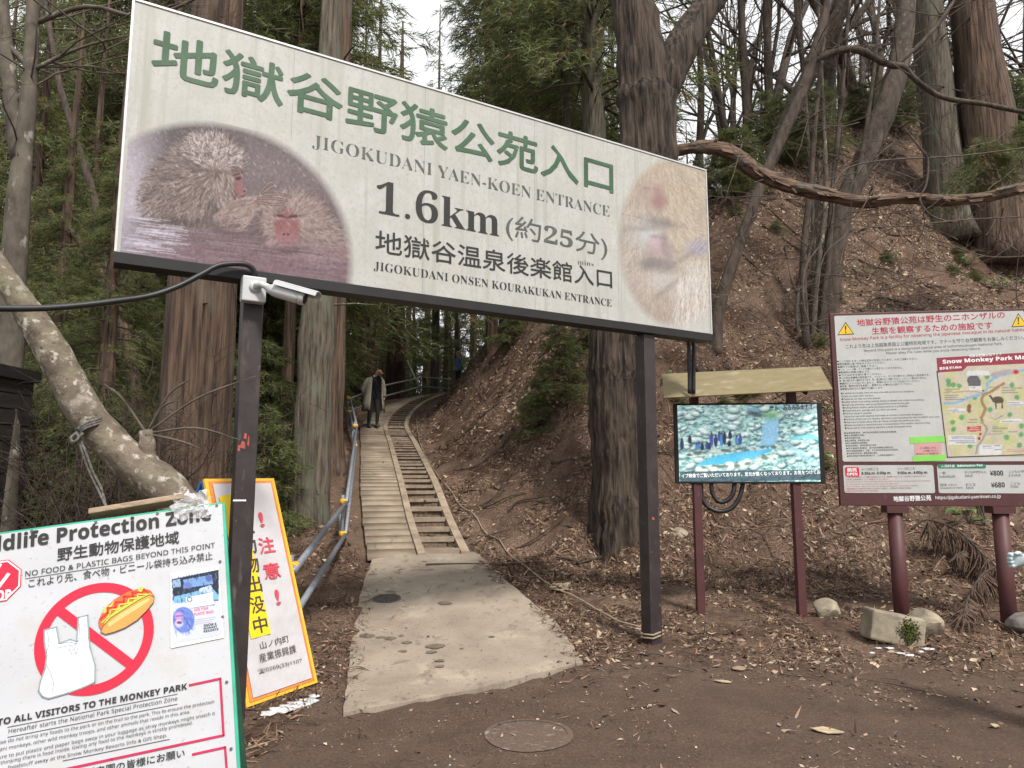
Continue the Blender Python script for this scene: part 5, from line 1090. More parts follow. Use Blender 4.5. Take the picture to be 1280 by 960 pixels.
zh = [('●在猿猴栖息地、请勿向其他野生动物投食和触摸。', 1121), ('●禁止投喂野生动物。', 1081), ('●请勿在室外饮食。', 1076), ('●禁止携带猫、狗等宠物入园。', 1087), ('●禁止采摘植物及捕捉昆虫。', 1085), ('●请将垃圾带走、请穿防滑的鞋子前来。', 1096), ('●前方道路没有铺设、请勿穿高跟鞋凉鞋前往。', 1117), ('●部分路面湿滑难行、注意、不可忽视包括落石在内的危险。', 1123), ('●沿途没有洗手间、请提前做好准备。', 1097), ('●请在考虑天气和时间的情况下、以合理的速度前行。', 1118), ('●请勿随地吸烟。', 1081)]
for k, (t_, e_) in enumerate(zh[:10]):
    u, v = 1055 + .42 * k, 542.5 + 3.2 * k; sm.append((t_, (u, v), (e_, v - (e_ - u) * .026), (u, v - 2.3)))
sm += [('4～10月ごろ', (1077, 588.6), (1098, 588), (1077, 585)), ('8:30a.m.-5:00p.m.', (1077, 594.6), (1114, 593.8), (1077, 590), dict(weight=.02)), ('11～3月ごろ', (1122, 588), (1143.5, 587.4), (1122, 584.4)), ('9:00a.m.-4:00p.m.', (1122, 594), (1160, 593.2), (1122, 589.4), dict(weight=.02)),
       ('一般', (1174, 593), (1182, 592.8), (1174, 589.5)), ('Individuals', (1174, 597.5), (1194, 597), (1174, 594)), ('おとな(中学生以上)', (1206, 592.5), (1233, 592), (1206, 588.6)), ('Adult', (1206, 596.4), (1216, 596.2), (1206, 593)), ('¥800', (1237.5, 594.8), (1254, 594.4), (1237.5, 588.4), dict(weight=.02)), ('こども(小学生)', (1261, 592), (1285, 591.4), (1261, 588)), ('Child', (1261, 595.8), (1275, 595.5), (1261, 592.6)),
       ('団体', (1175, 608), (1183.5, 607.8), (1175, 604.5)), ('(20名以上)', (1185, 607.5), (1196, 607.2), (1185, 605)), ('Groups(20 or more)', (1175, 612), (1203, 611.4), (1175, 608.8)), ('おとな', (1207, 607.6), (1219.5, 607.3), (1207, 604)), ('Adult', (1207, 611.4), (1217, 611.2), (1207, 608)), ('¥680', (1239, 609.6), (1256, 609.2), (1239, 603.2), dict(weight=.02)), ('こども', (1263, 606.4), (1275, 606.1), (1263, 602.8)), ('Child', (1263, 610), (1272.5, 609.8), (1263, 606.8))]
letters(MBD, ms, dk, sm, 'small_print')
rs = [('※人間や猿の体調等により変更する場合があります。動物園ではないため、猿が居ない場合もあります。', 1158, 597.6), ('※冬季は積雪等により変更がございます。', 1111, 600.6), ('※The monkeys in Snow Monkey Park are wild. There are times when the monkeys', 1163, 603.6), ('   do not appear during the park hours of operation.', 1124, 606.6), ('※The monkeys may enter the hot spring during the cold winter months.', 1148, 609.4), ('※根据猴的自身情况可能不出现在公园内。冬季较为频繁泡温泉。', 1140, 612.2), ('※营业时间可能因天气而变更。', 1098, 615)]
letters(MBD, ms, M('red_small_print', (.42, .11, .12), rough=.6), [(t_, (1057, v), (e_, v - (e_ - 1057) * .014), (1057, v - 2.1)) for t_, e_, v in rs], 'small_print')
letters(MBD, ms, white_print, [('地獄谷野猿公苑', (1117, 627), (1164, 625.6), (1117, 620.3), dict(weight=.03)), ('https://jigokudani-yaenkoen.co.jp', (1169.5, 625.3), (1251, 623.3), (1169.5, 620), dict(weight=.01))])
ob = rpanel('open_badge', (1056.5, 595.5), (1073.5, 584), red_print, .0045, .018)
letters(MBD, ob, white_print, [('開苑', (1059, 590.2), (1071, 589.8), (1059, 585.4), dict(weight=.03)), ('OPEN', (1058.5, 594.6), (1071.5, 594.2), (1058.5, 591.2), dict(weight=.03))], off=.006)
gt = rpanel('fee_tab', (1172, 585.6), (1232, 580.2), M('teal_tab', (.03, .20, .12), rough=.5), .0045, .02)
letters(MBD, gt, white_print, [('入苑料金  Admission Fee', (1176, 584.6), (1228, 583), (1176, 581.2), dict(weight=.02))], off=.006)
for c in ((1056.8, 419, 1046.6, 1067.5, 402.5), (1272.5, 409, 1264, 1284, 391.5)):
    mb = MB(); y0, y1 = c[1], c[4]; MBD.poly(mb, [(c[2], y0), (c[3], y0 - 1), (c[0], y1)], .0045); w1 = mb.build('warning_triangle', black, ms)
    mb = MB(); MBD.poly(mb, [(c[2] + 1.4, y0 - .9), (c[3] - 1.4, y0 - 1.8), (c[0], y1 + 1.9)], .0052); mb.m = 1
    MBD.poly(mb, [(c[0] - 1, y1 + 5), (c[0] + 1, y1 + 5), (c[0] + .6, y1 + 11), (c[0] - .5, y1 + 11)], .006); MBD.poly(mb, [(c[0] - .7, y1 + 12), (c[0] + .9, y1 + 12), (c[0] + .9, y1 + 13.8), (c[0] - .7, y1 + 13.8)], .006); mb.build('face', [M('warning_yellow', (.78, .50, .02), rough=.5), black], w1)
# the painted trail map
rm = Ras(1248, 1330, .16, (206, 198, 178))       # painted in the two zooms of its photograph, stacked; y 0 = v 438
zz = 9.6
def mp(u, v): return ((u - 1165) * zz, (v - 438) * zz)
rg = rm.rng
for _ in range(70): x, y = rg.uniform(60, 1200), rg.uniform(260, 1290); rm.ell(x, y, rg.uniform(30, 70), rg.uniform(40, 90), [(206, 204, 130), (196, 200, 140), (216, 206, 160), (190, 196, 128)][rg.integers(4)], .5, .6)
X = lambda x, y: (x - 144, y + 403 - 0)         # zoom of v 480.. to painting coordinates
for (x, y) in [(340, -40), (470, 20), (800, -90), (900, -100), (600, -60), (500, 400), (390, 455), (400, 540), (655, 160), (840, 305), (1075, 365), (1160, 160), (1210, 605), (1035, 635), (600, 740), (1190, 730), (1215, 500), (345, 5), (400, 10), (1100, 10)]: rm.ell(*X(x, y), 30, 30, (96, 160, 104), .9, .25)
for pts, w_, c in (([(300, 230), (420, 225), (520, 190), (620, 145), (740, 125), (800, 60), (810, -20), (900, -80), (1100, -140), (1250, -170)], 30, (140, 184, 214)), ([(290, 105), (420, 95), (560, 85), (700, 95), (760, 115)], 12, (176, 152, 126)), ([(1000, -10), (930, 40), (840, 95), (760, 130), (735, 180), (750, 240), (785, 290), (760, 360), (735, 400), (745, 455)], 34, (166, 134, 92)), ([(745, 455), (790, 510), (800, 550), (780, 600), (740, 680), (690, 740), (670, 830)], 26, (160, 158, 150)), ([(780, 605), (900, 595), (1000, 585)], 16, (168, 172, 164)), ([(880, -110), (1010, -140), (1150, -150)], 60, (176, 168, 176))): rm.line([X(*p) for p in pts], w_, c)
rm.poly([X(*p) for p in ((560, -60), (600, -110), (660, -130), (700, -90), (730, -40), (720, 20), (580, 20))], (104, 100, 104)); rm.ell(*X(930, 190), 70, 42, (92, 78, 68), 1, .1); rm.poly([X(*p) for p in ((815, 135), (850, 130), (880, 175), (900, 200), (870, 205), (840, 165))], (92, 78, 68)); rm.line([X(905, 210), X(910, 290)], 16, (80, 68, 60)); rm.line([X(980, 215), X(985, 285)], 16, (80, 68, 60))
rm.ell(*X(590, 290), 28, 55, (140, 96, 66), 1, .1); rm.line([X(590, 330), X(650, 310)], 16, (140, 96, 66)); rm.ell(*X(635, 300), 30, 36, (214, 206, 190), .8, .3); rm.line([X(850, 400), X(900, 420), X(985, 378)], 14, (150, 150, 170))
for a_, b_ in (((340, 290), (545, 340)), ((335, 610), (675, 720)), ((715, 720), (975, 840)), ((1035, 205), (1240, 255)), ((965, 415), (1225, 460)), ((590, 25), (740, 75)), ((560, -160), (830, -100))): rm.poly([X(a_[0], a_[1]), X(b_[0], a_[1]), X(b_[0], b_[1]), X(a_[0], b_[1])], (222, 224, 226))
for (x0, y, x1) in ((345, 310, 460), (345, 330, 530), (380, 630, 640), (390, 650, 650), (350, 680, 650), (430, 700, 660), (750, 740, 850), (760, 765, 880), (890, 735, 960), (895, 785, 970), (1045, 220, 1190), (1045, 244, 1230), (980, 425, 1010), (980, 448, 1220), (600, 40, 660), (300, 60, 470), (300, 80, 380), (300, 135, 460), (300, 158, 440), (300, 182, 530), (980, 45, 1220), (980, 75, 1140), (980, 100, 1170), (870, 515, 1040), (870, 535, 1050), (870, 562, 990), (1060, 570, 1160), (590, 425, 680), (570, 455, 680), (830, 38, 910)): rm.line([X(x0, y), X(x1, y)], 9, (112, 112, 124), .75)
rm.poly([X(*p) for p in ((560, 510), (730, 505), (730, 560), (565, 568))], (196, 40, 56)); rm.line([X(600, 525), X(710, 522)], 8, (240, 220, 220)); rm.line([X(580, 545), X(715, 545)], 8, (240, 220, 220)); rm.ell(*X(722, 600), 16, 14, (196, 40, 56)); rm.poly([X(*p) for p in ((690, 640), (708, 622), (728, 640), (726, 664), (692, 664))], (190, 50, 60)); rm.ell(*X(1150, -145), 30, 26, (200, 40, 50)); rm.ell(*X(758, 80), 12, 12, (110, 40, 110)); rm.line([X(1040, 785), X(1250, 775)], 8, (200, 120, 110), .7); rm.line([X(1040, 805), X(1250, 800)], 8, (200, 120, 110), .7)
rm.noise(5, 12)
mpx0, mpx1 = float((MBD.loc(1172, 470)[0] + MBD.loc(1184, 571)[0]) / 2), xr - .06
rm.on(MBD, 'trail_map', 1165, 438, 1295, 438 + 1330 / 9.6, ((mpx0, float(MBD.loc(1184, 571)[1])), (mpx1, float(MBD.loc(1210, 455)[1]))), ms, M('map_print', (.92, .92, .92), (.8, .8, .8), attr=True, rough=.45), .0045, 150, .85)
mb = MB(); hp = [(1170.5, 447.5), (1292, 440), (1292, 454), (1209, 457.6), (1203, 463.6), (1172, 465.6)]
MBD.poly(mb, hp, .0055); hd_ = mb.build('map_header', M('map_header_red', (.26, .03, .05), (.22, .03, .05), rough=.5), ms)
letters(MBD, hd_, white_print, [('Snow Monkey Park Map', (1178.5, 456.2), (1288, 450), (1178.5, 449.8), dict(weight=.03)), ('地獄谷野猿公苑マップ', (1211, 447), (1252, 444.4), (1211, 443.4), dict(weight=.02)), ('遊歩道 約1.6km', (1174, 462.6), (1201.5, 460.6), (1174, 459), dict(weight=.03))], off=.007)
mb = MB(); MBD.line(mb, [(1171, 464), (1184, 571.5), (1296, 568)], 1.2, .006); mb.build('map_border', maroon, ms)
nt_ = M('green_tape', (.22, .60, .10), (.2, .52, .1), rough=.4)
mb = MB(); MBD.poly(mb, [(1142.5, 553.5), (1176, 552.5), (1177, 570), (1143.5, 571)], .0048); pk = mb.build('pink_notice', M('pink_paper', (.56, .30, .30), (.5, .27, .27), rough=.6), ms)
mb = MB(); MBD.poly(mb, [(1137, 546.6), (1180, 544.6), (1180.5, 552.6), (1137.5, 554.6)], .006); mb.build('tape', nt_, pk); mb = MB(); MBD.poly(mb, [(1140.5, 570), (1180.5, 568), (1181.5, 575.6), (1141, 577)], .006); mb.build('tape', nt_, pk)
letters(MBD, pk, dk, [('ご入苑はこちら', (1150, 561.5), (1170, 561), (1150, 558.5)), ('ご注意ください', (1154, 565), (1172, 564.4), (1154, 562.4)), ('本日の入苑受付', (1144.5, 568.6), (1173, 567.8), (1144.5, 566.4))], 'small_print', .006)
for u in (1120, 1252):
    c = MBD.loc(u, 640); p = MBD.P((c[0], yb_), -.03); g_ = tz(p.x, p.y); mb = MB(); mb.smooth = True; mb.tube([(p.x, p.y, g_ - .3), (p.x, p.y, p.z - .02)], .074, 20); po_ = mb.build('post', maroon, ms)
    mb = MB(); mb.box((p.x, p.y, p.z - .035), MBD.ex * .105, MBD.n * .09, (0, 0, .035)); mb.build('bracket', maroon, po_)

# ---------------------------------------------------------------- live screen with a sheet roof
TV = Board(at(840, 507, 7.75), (.99, -.10, 0), (0, 0, 1))
x0, x1 = float((TV.loc(840, 507)[0] + TV.loc(847, 607)[0]) / 2), float((TV.loc(1027, 500)[0] + TV.loc(1032, 602)[0]) / 2); y1 = float((TV.loc(840, 507)[1] + TV.loc(1027, 500)[1]) / 2); y0 = float((TV.loc(847, 607)[1] + TV.loc(1032, 602)[1]) / 2)
p = TV.P(((x0 + x1) / 2, 0)); tv = thing('live_screen', 'outdoor live video screen under a brass coloured sheet roof on two posts', 'screen', (p.x, p.y, tz(p.x, p.y)))
mb = MB(); mb.box(TV.P(((x0 + x1) / 2, (y0 + y1) / 2), -.04), TV.ex * (x1 - x0) / 2, TV.ey * (y1 - y0) / 2, TV.n * .04); mb.build('casing', M('satin_black', (.008, .008, .009), rough=.5), tv, .006)
rs_ = Ras(1280, 957, .36, (150, 196, 196)); rg = rs_.rng
for _ in range(5200):
    x, y = rg.uniform(130, 1170), rg.uniform(340, 900); s_ = rg.uniform(3, 12); c = [(206, 226, 218), (176, 214, 212), (116, 158, 162), (84, 120, 126), (150, 196, 190), (222, 236, 230), (60, 84, 90)][rg.integers(7)]
    rs_.ell(x, y, s_ * 1.4, s_ * .7, c, .6, .4, rg.uniform(-30, 10))
rs_.poly([(630, 390), (770, 385), (690, 450)], (120, 170, 190))
for _ in range(150):
    x, y = rg.uniform(140, 1160), rg.uniform(350, 880); s_ = rg.uniform(14, 38)
    if 300 < x < 860 and 640 < y < 790: continue
    a_ = rg.uniform(-20, 10); rs_.ell(x + 3, y + s_ * .35, s_ * 1.2, s_ * .5, (46, 66, 74), .7, .35, a_); rs_.ell(x, y, s_ * 1.1, s_ * .55, (176, 206, 204), .9, .25, a_); rs_.ell(x - 2, y - s_ * .18, s_ * .8, s_ * .3, (226, 240, 236), .85, .4, a_)
rs_.ell(690, 430, 60, 16, (50, 66, 70), .8, .4, 10)
rs_.poly([(770, 440), (850, 450), (850, 600), (800, 690), (720, 660), (740, 520)], (140, 190, 224), .85); rs_.poly([(300, 770), (420, 720), (600, 690), (720, 650), (830, 640), (800, 690), (720, 720), (600, 770), (450, 780), (280, 790)], (84, 178, 214)); rs_.poly([(560, 720), (720, 660), (800, 650), (700, 730), (600, 765)], (104, 190, 226), .8)
for _ in range(60): x = rg.uniform(290, 830); y = 800 - (x - 290) * .16 + rg.uniform(-4, 26); rs_.ell(x, y + 10, 20, 12, [(206, 216, 206), (226, 232, 224), (110, 124, 116)][rg.integers(3)], .9, .3)
for _ in range(50): x = rg.uniform(200, 860); y = 710 - (x - 200) * .085 + rg.uniform(-8, 8); rs_.ell(x, y, 18, 8, [(196, 206, 196), (90, 104, 100)][rg.integers(2)], .8, .3)
for (x, y, h) in ((180, 640, 70), (235, 610, 50), (285, 660, 40), (320, 660, 44), (355, 655, 44), (385, 610, 90), (415, 620, 80), (440, 590, 60), (455, 610, 90), (475, 600, 80), (515, 580, 50), (560, 610, 50), (585, 610, 60), (510, 640, 34), (300, 650, 40), (370, 660, 40)): c = [(40, 50, 90), (60, 70, 150), (34, 40, 60), (70, 130, 190)][rg.integers(4)]; rs_.ell(x, y, 13, h / 2, c, .95, .2); rs_.ell(x, y - h / 2, 7, 8, (60, 50, 60))
rs_.line([(900, 640), (1140, 790)], 40, (160, 206, 220), .6); rs_.line([(940, 600), (1060, 585), (1120, 600)], 26, (120, 206, 220), .8); rs_.ell(800, 440, 60, 26, (110, 160, 110), .8, .6)
rs_.poly([(166, 830), (1142, 815), (1148, 888), (168, 905)], (58, 78, 88), .85); rs_.poly([(880, 380), (1110, 362), (1116, 410), (890, 430)], (150, 160, 176), .45)
rs_.noise(7, 7)
bz = .016; sx0, sx1 = float((TV.loc(846, 510)[0] + TV.loc(850, 602.5)[0]) / 2), float((TV.loc(1019.5, 504)[0] + TV.loc(1026.5, 599)[0]) / 2)
scr = rs_.on(TV, 'screen', 820, 440, 1050, 612, ((sx0, y0 + .022), (sx1, y1 - .022)), tv, M('screen_glow', (.9, .9, .9), (.9, .9, .9), attr=True, rough=.2, emit=.55), .0025, 360, .9)
letters(TV, scr, M('screen_white', (.8, .82, .82), rough=.4, emit=.4), [('イブ映像でご覧いただいております。足元が悪くなっております。お気をつけてお', (852, 597.5), (1025.5, 592.5), (852, 592.3), dict(weight=.02))], off=.005)
letters(TV, scr, black, [('サル、みるみる土ナオ', (963, 514), (1016, 511), (963, 507.5), dict(weight=.03))], off=.005)
RA, RB, RC, RD = (828, 467), (1026, 457.5), (1041, 486.5), (830, 497)
ff = .30; A_, B_ = TV.px(*RA, -.02), TV.px(*RB, -.02); 
TVf = Board(TV.o + TV.n * .42, TV.ex, TV.ey); C_, D_ = TVf.px(*RC), TVf.px(*RD)
brass = M('weathered_brass_sheet', (.255, .205, .105), (.20, .165, .09), rough=.42, scale=6, stretch=(1, 3, 1), metallic=.25, spots=[(9, (.36, .29, .22), .56, .72, (.5, 1, 1)), (50, (.42, .36, .28), .7, .76, (.4, 1, 1))])
mb = MB(); n_ = (D_ - C_).cross(B_ - C_).normalized(); n_ = n_ if n_.z > 0 else -n_
mb.prism([A_, D_, C_, B_], n_ * -.012); mb.build('roof', brass, tv)
for u in (873, 998):
    c = TV.loc(u, 640); q_ = TV.P((c[0], 0), -.06); g_ = tz(q_.x, q_.y); tp = A_.z + (.0) - .03; mb = MB(); mb.abox((q_.x - .042, q_.y - .045, g_ - .3), (q_.x + .042, q_.y + .045, tp)); po_ = mb.build('post', maroon, tv, .004)
    mb = MB(); mb.bar((q_.x, q_.y - .03, tp - .03), (q_.x, q_.y - .40, (C_.z + D_.z) / 2 + .005), .03, .03, (1, 0, 0)); mb.build('roof_bracket', dull_black, po_)
mb = MB(); mb.smooth = True; T2 = Board(TV.o - TV.n * .1, TV.ex, TV.ey); f = lambda u, v, d=0: T2.px(u, v, d)
mb.tube(smooth_pts([f(880, 590), f(876, 606, .02), f(877, 622, .03), f(884, 633, .04), f(898, 639, .05), f(913, 635, .05), f(923, 622, .04), (f(928, 604, .02)), f(928, 588)], 6), .024, 8)
mb.tube(smooth_pts([f(890, 588), f(888, 604, .05), f(890, 618, .06), f(898, 627, .07), f(909, 624, .07), f(916, 612, .06), f(917, 590, .02)], 6), .024, 8)
mb.build('cable_loop', rubber, tv)

# ---------------------------------------------------------------- pipe railing
galv = M('galvanised_pipe', (.24, .26, .29), (.16, .175, .20), rough=.5, metallic=.3, scale=14); clamp_m = M('yellow_clamp', (.78, .40, .02), (.65, .33, .02), rough=.5, scale=20)
P0, P1, P2, P3 = Vector((-1.78, 6.0, .0)), Vector((-2.35, 10.2, 0)), Vector((-3.5, 16, 0)), Vector((-4.72, 20.6, 0)); P4, P5 = Vector((-3.75, 29.2, 0)), Vector((-2.72, 30.8, 0))
hi = {0: .84, 1: 1.21, 2: 2.68, 3: 3.80, 4: 5.6, 5: 5.74}; lo = {0: .46, 1: .76, 2: 2.24, 3: 3.41, 4: 5.22, 5: 5.3}
PS = [P0, P1, P2, P3, P4, P5]
rl = thing('pipe_railing', 'galvanised pipe railing with yellow clamps along the left of the boardwalk', 'railing', (P1.x, P1.y, tz(P1.x, P1.y)))
for d_ in (hi, lo):
    for k in range(5):
        a = Vector((PS[k].x, PS[k].y, d_[k])); b = Vector((PS[k + 1].x, PS[k + 1].y, d_[k + 1])); e = (b - a).normalized() * (.15 if k != 3 else .05); mb = MB(); mb.smooth = True
        if k == 3: mid = (a + b) / 2 + Vector((-.25, .1, .04)); mb.tube([a, mid, b + e], .028, 10)
        else: mb.tube([a - e, b + e], .028 if k > 0 else .030, 10)
        mb.build('rail', galv, rl)
for k, P_ in enumerate(PS):
    g_ = tz(P_.x, P_.y); mb = MB(); mb.smooth = True; mb.tube([(P_.x - .05, P_.y, g_ - .2), (P_.x - .05, P_.y, hi[k] + .10)], .026, 10); mb.build('upright', galv, rl)
    if k in (1, 2):
        mb = MB(); mb.smooth = True; mb.tube([(P_.x - .16, P_.y + .3, tz(P_.x - .16, P_.y + .3) - .2), (P_.x - .15, P_.y + .3, hi[k] - .1)], .024, 8); mb.build('upright', galv, rl)
    for d_ in (hi, lo):
        mb = MB(); mb.smooth = True; c = Vector((P_.x - .02, P_.y, d_[k])); ax = (PS[min(k + 1, 5)] - PS[max(k - 1, 0)]).normalized()
        mb.tube([c - ax * .055, c - ax * .05, c - ax * .015, c - ax * .015, c + ax * .015, c + ax * .015, c + ax * .05, c + ax * .055], [.036, .046, .046, .036, .036, .046, .046, .036], 12); mb.tube([c + Vector((-.03, 0, -.045)), c + Vector((-.03, 0, .045))], .040, 10); mb.build('clamp', clamp_m, rl)
mb = MB(); mb.smooth = True; a = at(509, 450, 28.9); b = at(526, 483, 29.1); mb.tube([a, b - Vector((0, 0, .2))], .035, 8); tag(mb.build('leaning_pole', M('white_pole', (.6, .6, .6), (.5, .5, .5), rough=.5)), 'short white pole leaning on the far bend of the railing', 'pole')

# ---------------------------------------------------------------- rope, covers, stones
rope_m = M('pale_rope', (.33, .265, .185), (.21, .16, .11), rough=.9, scale=60)
pts = [ground(*p) for p in ((540, 497), (526, 508), (521, 522), (523, 545), (530, 568), (543, 590), (560, 612), (583, 640), (610, 672), (640, 700), (670, 722), (698, 741), (715, 748), (745, 766), (775, 782), (800, 789))]
mb = MB(); mb.smooth = True; mb.tube([Vector((p.x, p.y, tz(p.x, p.y) + .035)) for p in smooth_pts(pts, 4)], .010, 6); q = random.Random(3)
kn = pts[11] + Vector((0, 0, .05))
for k in range(9): mb.tube(smooth_pts([kn + Vector((q.uniform(-.10, .14), q.uniform(-.06, .06), q.uniform(-.02, .05))) for _ in range(4)], 4), .013, 6)
pb_ = Vector((SG.P((SG.loc(818, 590)[0], 0), -.09))); pb_.z = tz(pb_.x, pb_.y); h = .09
for k in range(2): mb.tube([pb_ + Vector((a_ * h, b_ * h, .06 + .03 * k + .01 * a_)) for a_, b_ in ((-1.2, -.1), (-.1, -1.25), (1.25, .1), (.1, 1.2), (-1.2, -.1))], .009, 6)
tag(mb.build('ground_rope', rope_m), 'pale thin rope laid along the slope foot and knotted to right post', 'rope')
mb = MB(); mb.smooth = True; Y0 = 4.75; f = lambda u, v, d=0: at(u, v, Y0 + d)
for k in range(3): mb.tube(smooth_pts([f(96 + 2 * k, 537 + 2 * k, -.13), f(108, 529 + 3 * k, -.14), f(122, 524 + 3 * k, -.11), f(130, 522 + 3 * k, .02), f(118, 540, .12), f(98, 545, .06), f(96 + 2 * k, 537 + 2 * k, -.13)], 4), .009, 6)
for k in range(2): mb.tube(smooth_pts([f(97, 542, -.13), f(103 + 4 * k, 565, -.1), f(112 + 4 * k, 590, -.05), f(124 + 4 * k, 615, 0), f(136, 640 + 20 * k, 0)], 5), [.010, .008] * 10 + [.008], 6)
mb.tube(smooth_pts([f(97, 540, -.13), f(88, 548, -.15), f(94, 552, -.14), f(104, 541, -.14)], 4), .010, 6)
tag(mb.build('tied_rope', M('grey_rope', (.24, .22, .20), (.07, .065, .06), rough=.9, scale=50)), 'frayed grey rope tied around the leaning pale trunk', 'rope')
iron = M('cast_iron', (.06, .055, .052), (.10, .09, .08), rough=.6, scale=30, metallic=.3)
def cover(u, v, r, label, mat, ringm):
    c = slab_pt(u, v) if v < 850 else Vector((ray(u, v) * (1.59 / -ray(u, v).z)) + CAM); 
    z0 = zpath(c.y) + .0145 if v < 850 else tz(c.x, c.y) + .004
    sl_ = (zpath(c.y + .2) - zpath(c.y - .2)) / .4 if v < 850 else 0
    t = thing('manhole_cover', label, 'manhole cover', (c.x, c.y, z0)); mb = MB(); n = 40; P = lambda r_, a_, dz=0: (c.x + r_ * math.cos(a_), c.y + r_ * math.sin(a_), z0 + sl_ * r_ * math.sin(a_) + dz)
    
    if v > 850: P = lambda r_, a_, dz=0: (c.x + r_ * math.cos(a_), c.y + r_ * math.sin(a_), tz(c.x + r_ * math.cos(a_), c.y + r_ * math.sin(a_)) + .003 + dz)
    mb.add([P(r * j / 6, 6.2832 * k / n) for j in range(1, 7) for k in range(n)], [tuple(range(n))] + [(j * n + k, (j + 1) * n + k, (j + 1) * n + (k + 1) % n, j * n + (k + 1) % n) for j in range(5) for k in range(n)]); mb.build('lid', mat, t); mb = MB()
    for rr0, rr1 in ((r * .90, r * 1.02), (r * .52, r * .58), (r * .24, r * .30))[:3 if v < 850 else 1]:
        for k in range(n):
            a, b = 6.2832 * k / n, 6.2832 * (k + 1) / n; mb.add([P(rr0, a, .003), P(rr1, a, .003), P(rr1, b, .003), P(rr0, b, .003)], [(0, 1, 2, 3)])
    for k in range(16 if v < 850 else 0):
        a = 6.2832 * k / 16; mb.add([P(r * .32, a - .06, .003), P(r * .86, a - .03, .003), P(r * .86, a + .03, .003), P(r * .32, a + .06, .003)], [(0, 1, 2, 3)])
    mb.build('raised_pattern', ringm, t)
cover(483, 748.5, .155, 'small round iron manhole cover set in the concrete path', iron, M('iron_pattern', (.15, .135, .12), (.11, .1, .09), rough=.5, metallic=.3))
cover(661, 916, .27, 'large round cover almost buried in the bare earth', M('earthy_lid', (.125, .085, .065), (.075, .05, .038), rough=.95, scale=55, spots=[(11, (.20, .17, .15), .55, .7, (1, 2, 1))]), M('earthy_lid_ring', (.125, .086, .066), (.085, .057, .044), rough=.95, scale=40, spots=[(9, (.24, .215, .195), .55, .66, (1, 1, 1))]))
wet = M('wet_stain', (.105, .08, .06), (.17, .135, .103), rough=.6, scale=16)
q = random.Random(6)
def stain(u, v, r, name='wet_stain'):
    c = slab_pt(u, v); mb = MB(); n = 14; zz_ = zpath(c.y) + .0125; sl_ = (zpath(c.y + .2) - zpath(c.y - .2)) / .4
    mb.poly([(c.x + r * q.uniform(.7, 1.2) * math.cos(6.2832 * k / n), c.y + r * .8 * q.uniform(.7, 1.2) * math.sin(6.2832 * k / n), zz_ + sl_ * r * .8 * math.sin(6.2832 * k / n)) for k in range(n)]); return mb
mb = MB()
for (u, v, r) in ((556, 754, .075), (488, 740, .06), (458, 795, .09), (475, 797, .05), (487, 798, .06), (508, 803, .05), (545, 808, .085), (538, 815, .05), (615, 796, .03), (550, 826, .04), (549, 833, .04), (504, 814, .04), (612, 720, .03), (530, 702, .04), (470, 660, .0)):
    if r: s_ = stain(u, v, r); mb.add(s_.v, s_.f)
o = mb.build('damp_patches', wet); tag(o, 'dark damp patches scattered over the pale concrete path', 'stains', kind='stuff')
def stone(name, label, c, r, seed, mat, flat=0, sq=None):
    bm = bmesh.new(); bmesh.ops.create_icosphere(bm, subdivisions=3, radius=1); q = random.Random(seed); off = [Vector((q.uniform(-1, 1), q.uniform(-1, 1), q.uniform(-1, 1))).normalized() for _ in range(9)]; ds = [q.uniform(.55, .9) for _ in range(9)]
    from mathutils import noise
    for v in bm.verts:
        for n_, d_ in zip(off, ds):
            e = v.co.dot(n_) - d_
            if e > 0: v.co -= n_ * e * .9
        v.co *= 1 + .05 * noise.noise(v.co * 3 + Vector((seed, 0, 0)))
        v.co = Vector((v.co.x * r[0], v.co.y * r[1], v.co.z * r[2]))
    me = bpy.data.meshes.new(name); bm.to_mesh(me); bm.free(); o = link(name, me, None, [mat]); o.location = c; return tag(o, label, 'stone')
stone_m = M('lichen_stone', (.33, .28, .20), (.17, .145, .11), rough=.9, scale=5, bump=.5, bscale=30, spots=[(6, (.40, .35, .24), .56, .7, (1, 1, 1)), (30, (.10, .09, .075), .64, .72, (1, 1, 1))])
mossm = M('mossy_stone', (.32, .275, .20), (.17, .145, .11), rough=.9, scale=5, bump=.5, bscale=30, spots=[(40, (.13, .12, .10), .64, .72, (1, 1, 1))])
gs = ground(1112, 806); yS = gs.y
# squared kerb stone: a worn block with a mossy right end
bm = bmesh.new(); bmesh.ops.create_cube(bm, size=1); bmesh.ops.subdivide_edges(bm, edges=bm.edges[:], cuts=5, use_grid_fill=True)
from mathutils import noise
pxm = yS / FPX
for v in bm.verts:
    v.co = Vector((v.co.x * 62 * pxm, v.co.y * .26, v.co.z * 36 * pxm)); v.co += noise.noise_vector(v.co * 7) * .012
me = bpy.data.meshes.new('squared_stone'); bm.to_mesh(me); bm.free(); me.materials.append(mossm)
o = link('squared_stone', me); o.location = gs + Vector((.09, .1, .125)); o.rotation_euler = (R(-4), R(11), R(-6)); b_ = o.modifiers.new('b', 'BEVEL'); b_.width = .02; b_.segments = 2; tag(o, 'squared pale stone block with moss below the map board left post', 'stone')
moss = M('moss', (.085, .10, .018), (.03, .036, .01), rough=1, scale=25, bump=.8)
mb = MB(); q = random.Random(4)
mc = at(1138, 790, yS - .06)
for k in range(420): p = mc + Vector((q.gauss(0, .035), q.uniform(-.015, .03), q.gauss(0, .05))); mb.ball(p, (.008, .007, .007), 5, 4)
tag(mb.build('moss_patch', moss), 'dark green moss on the right end of the squared stone', 'moss', kind='stuff')
stone('rounded_stone', 'rounded yellowish stone touching the squared block', ground(1160, 797) + Vector((.03, .12, .10)), (.185, .17, .155), 5, stone_m)
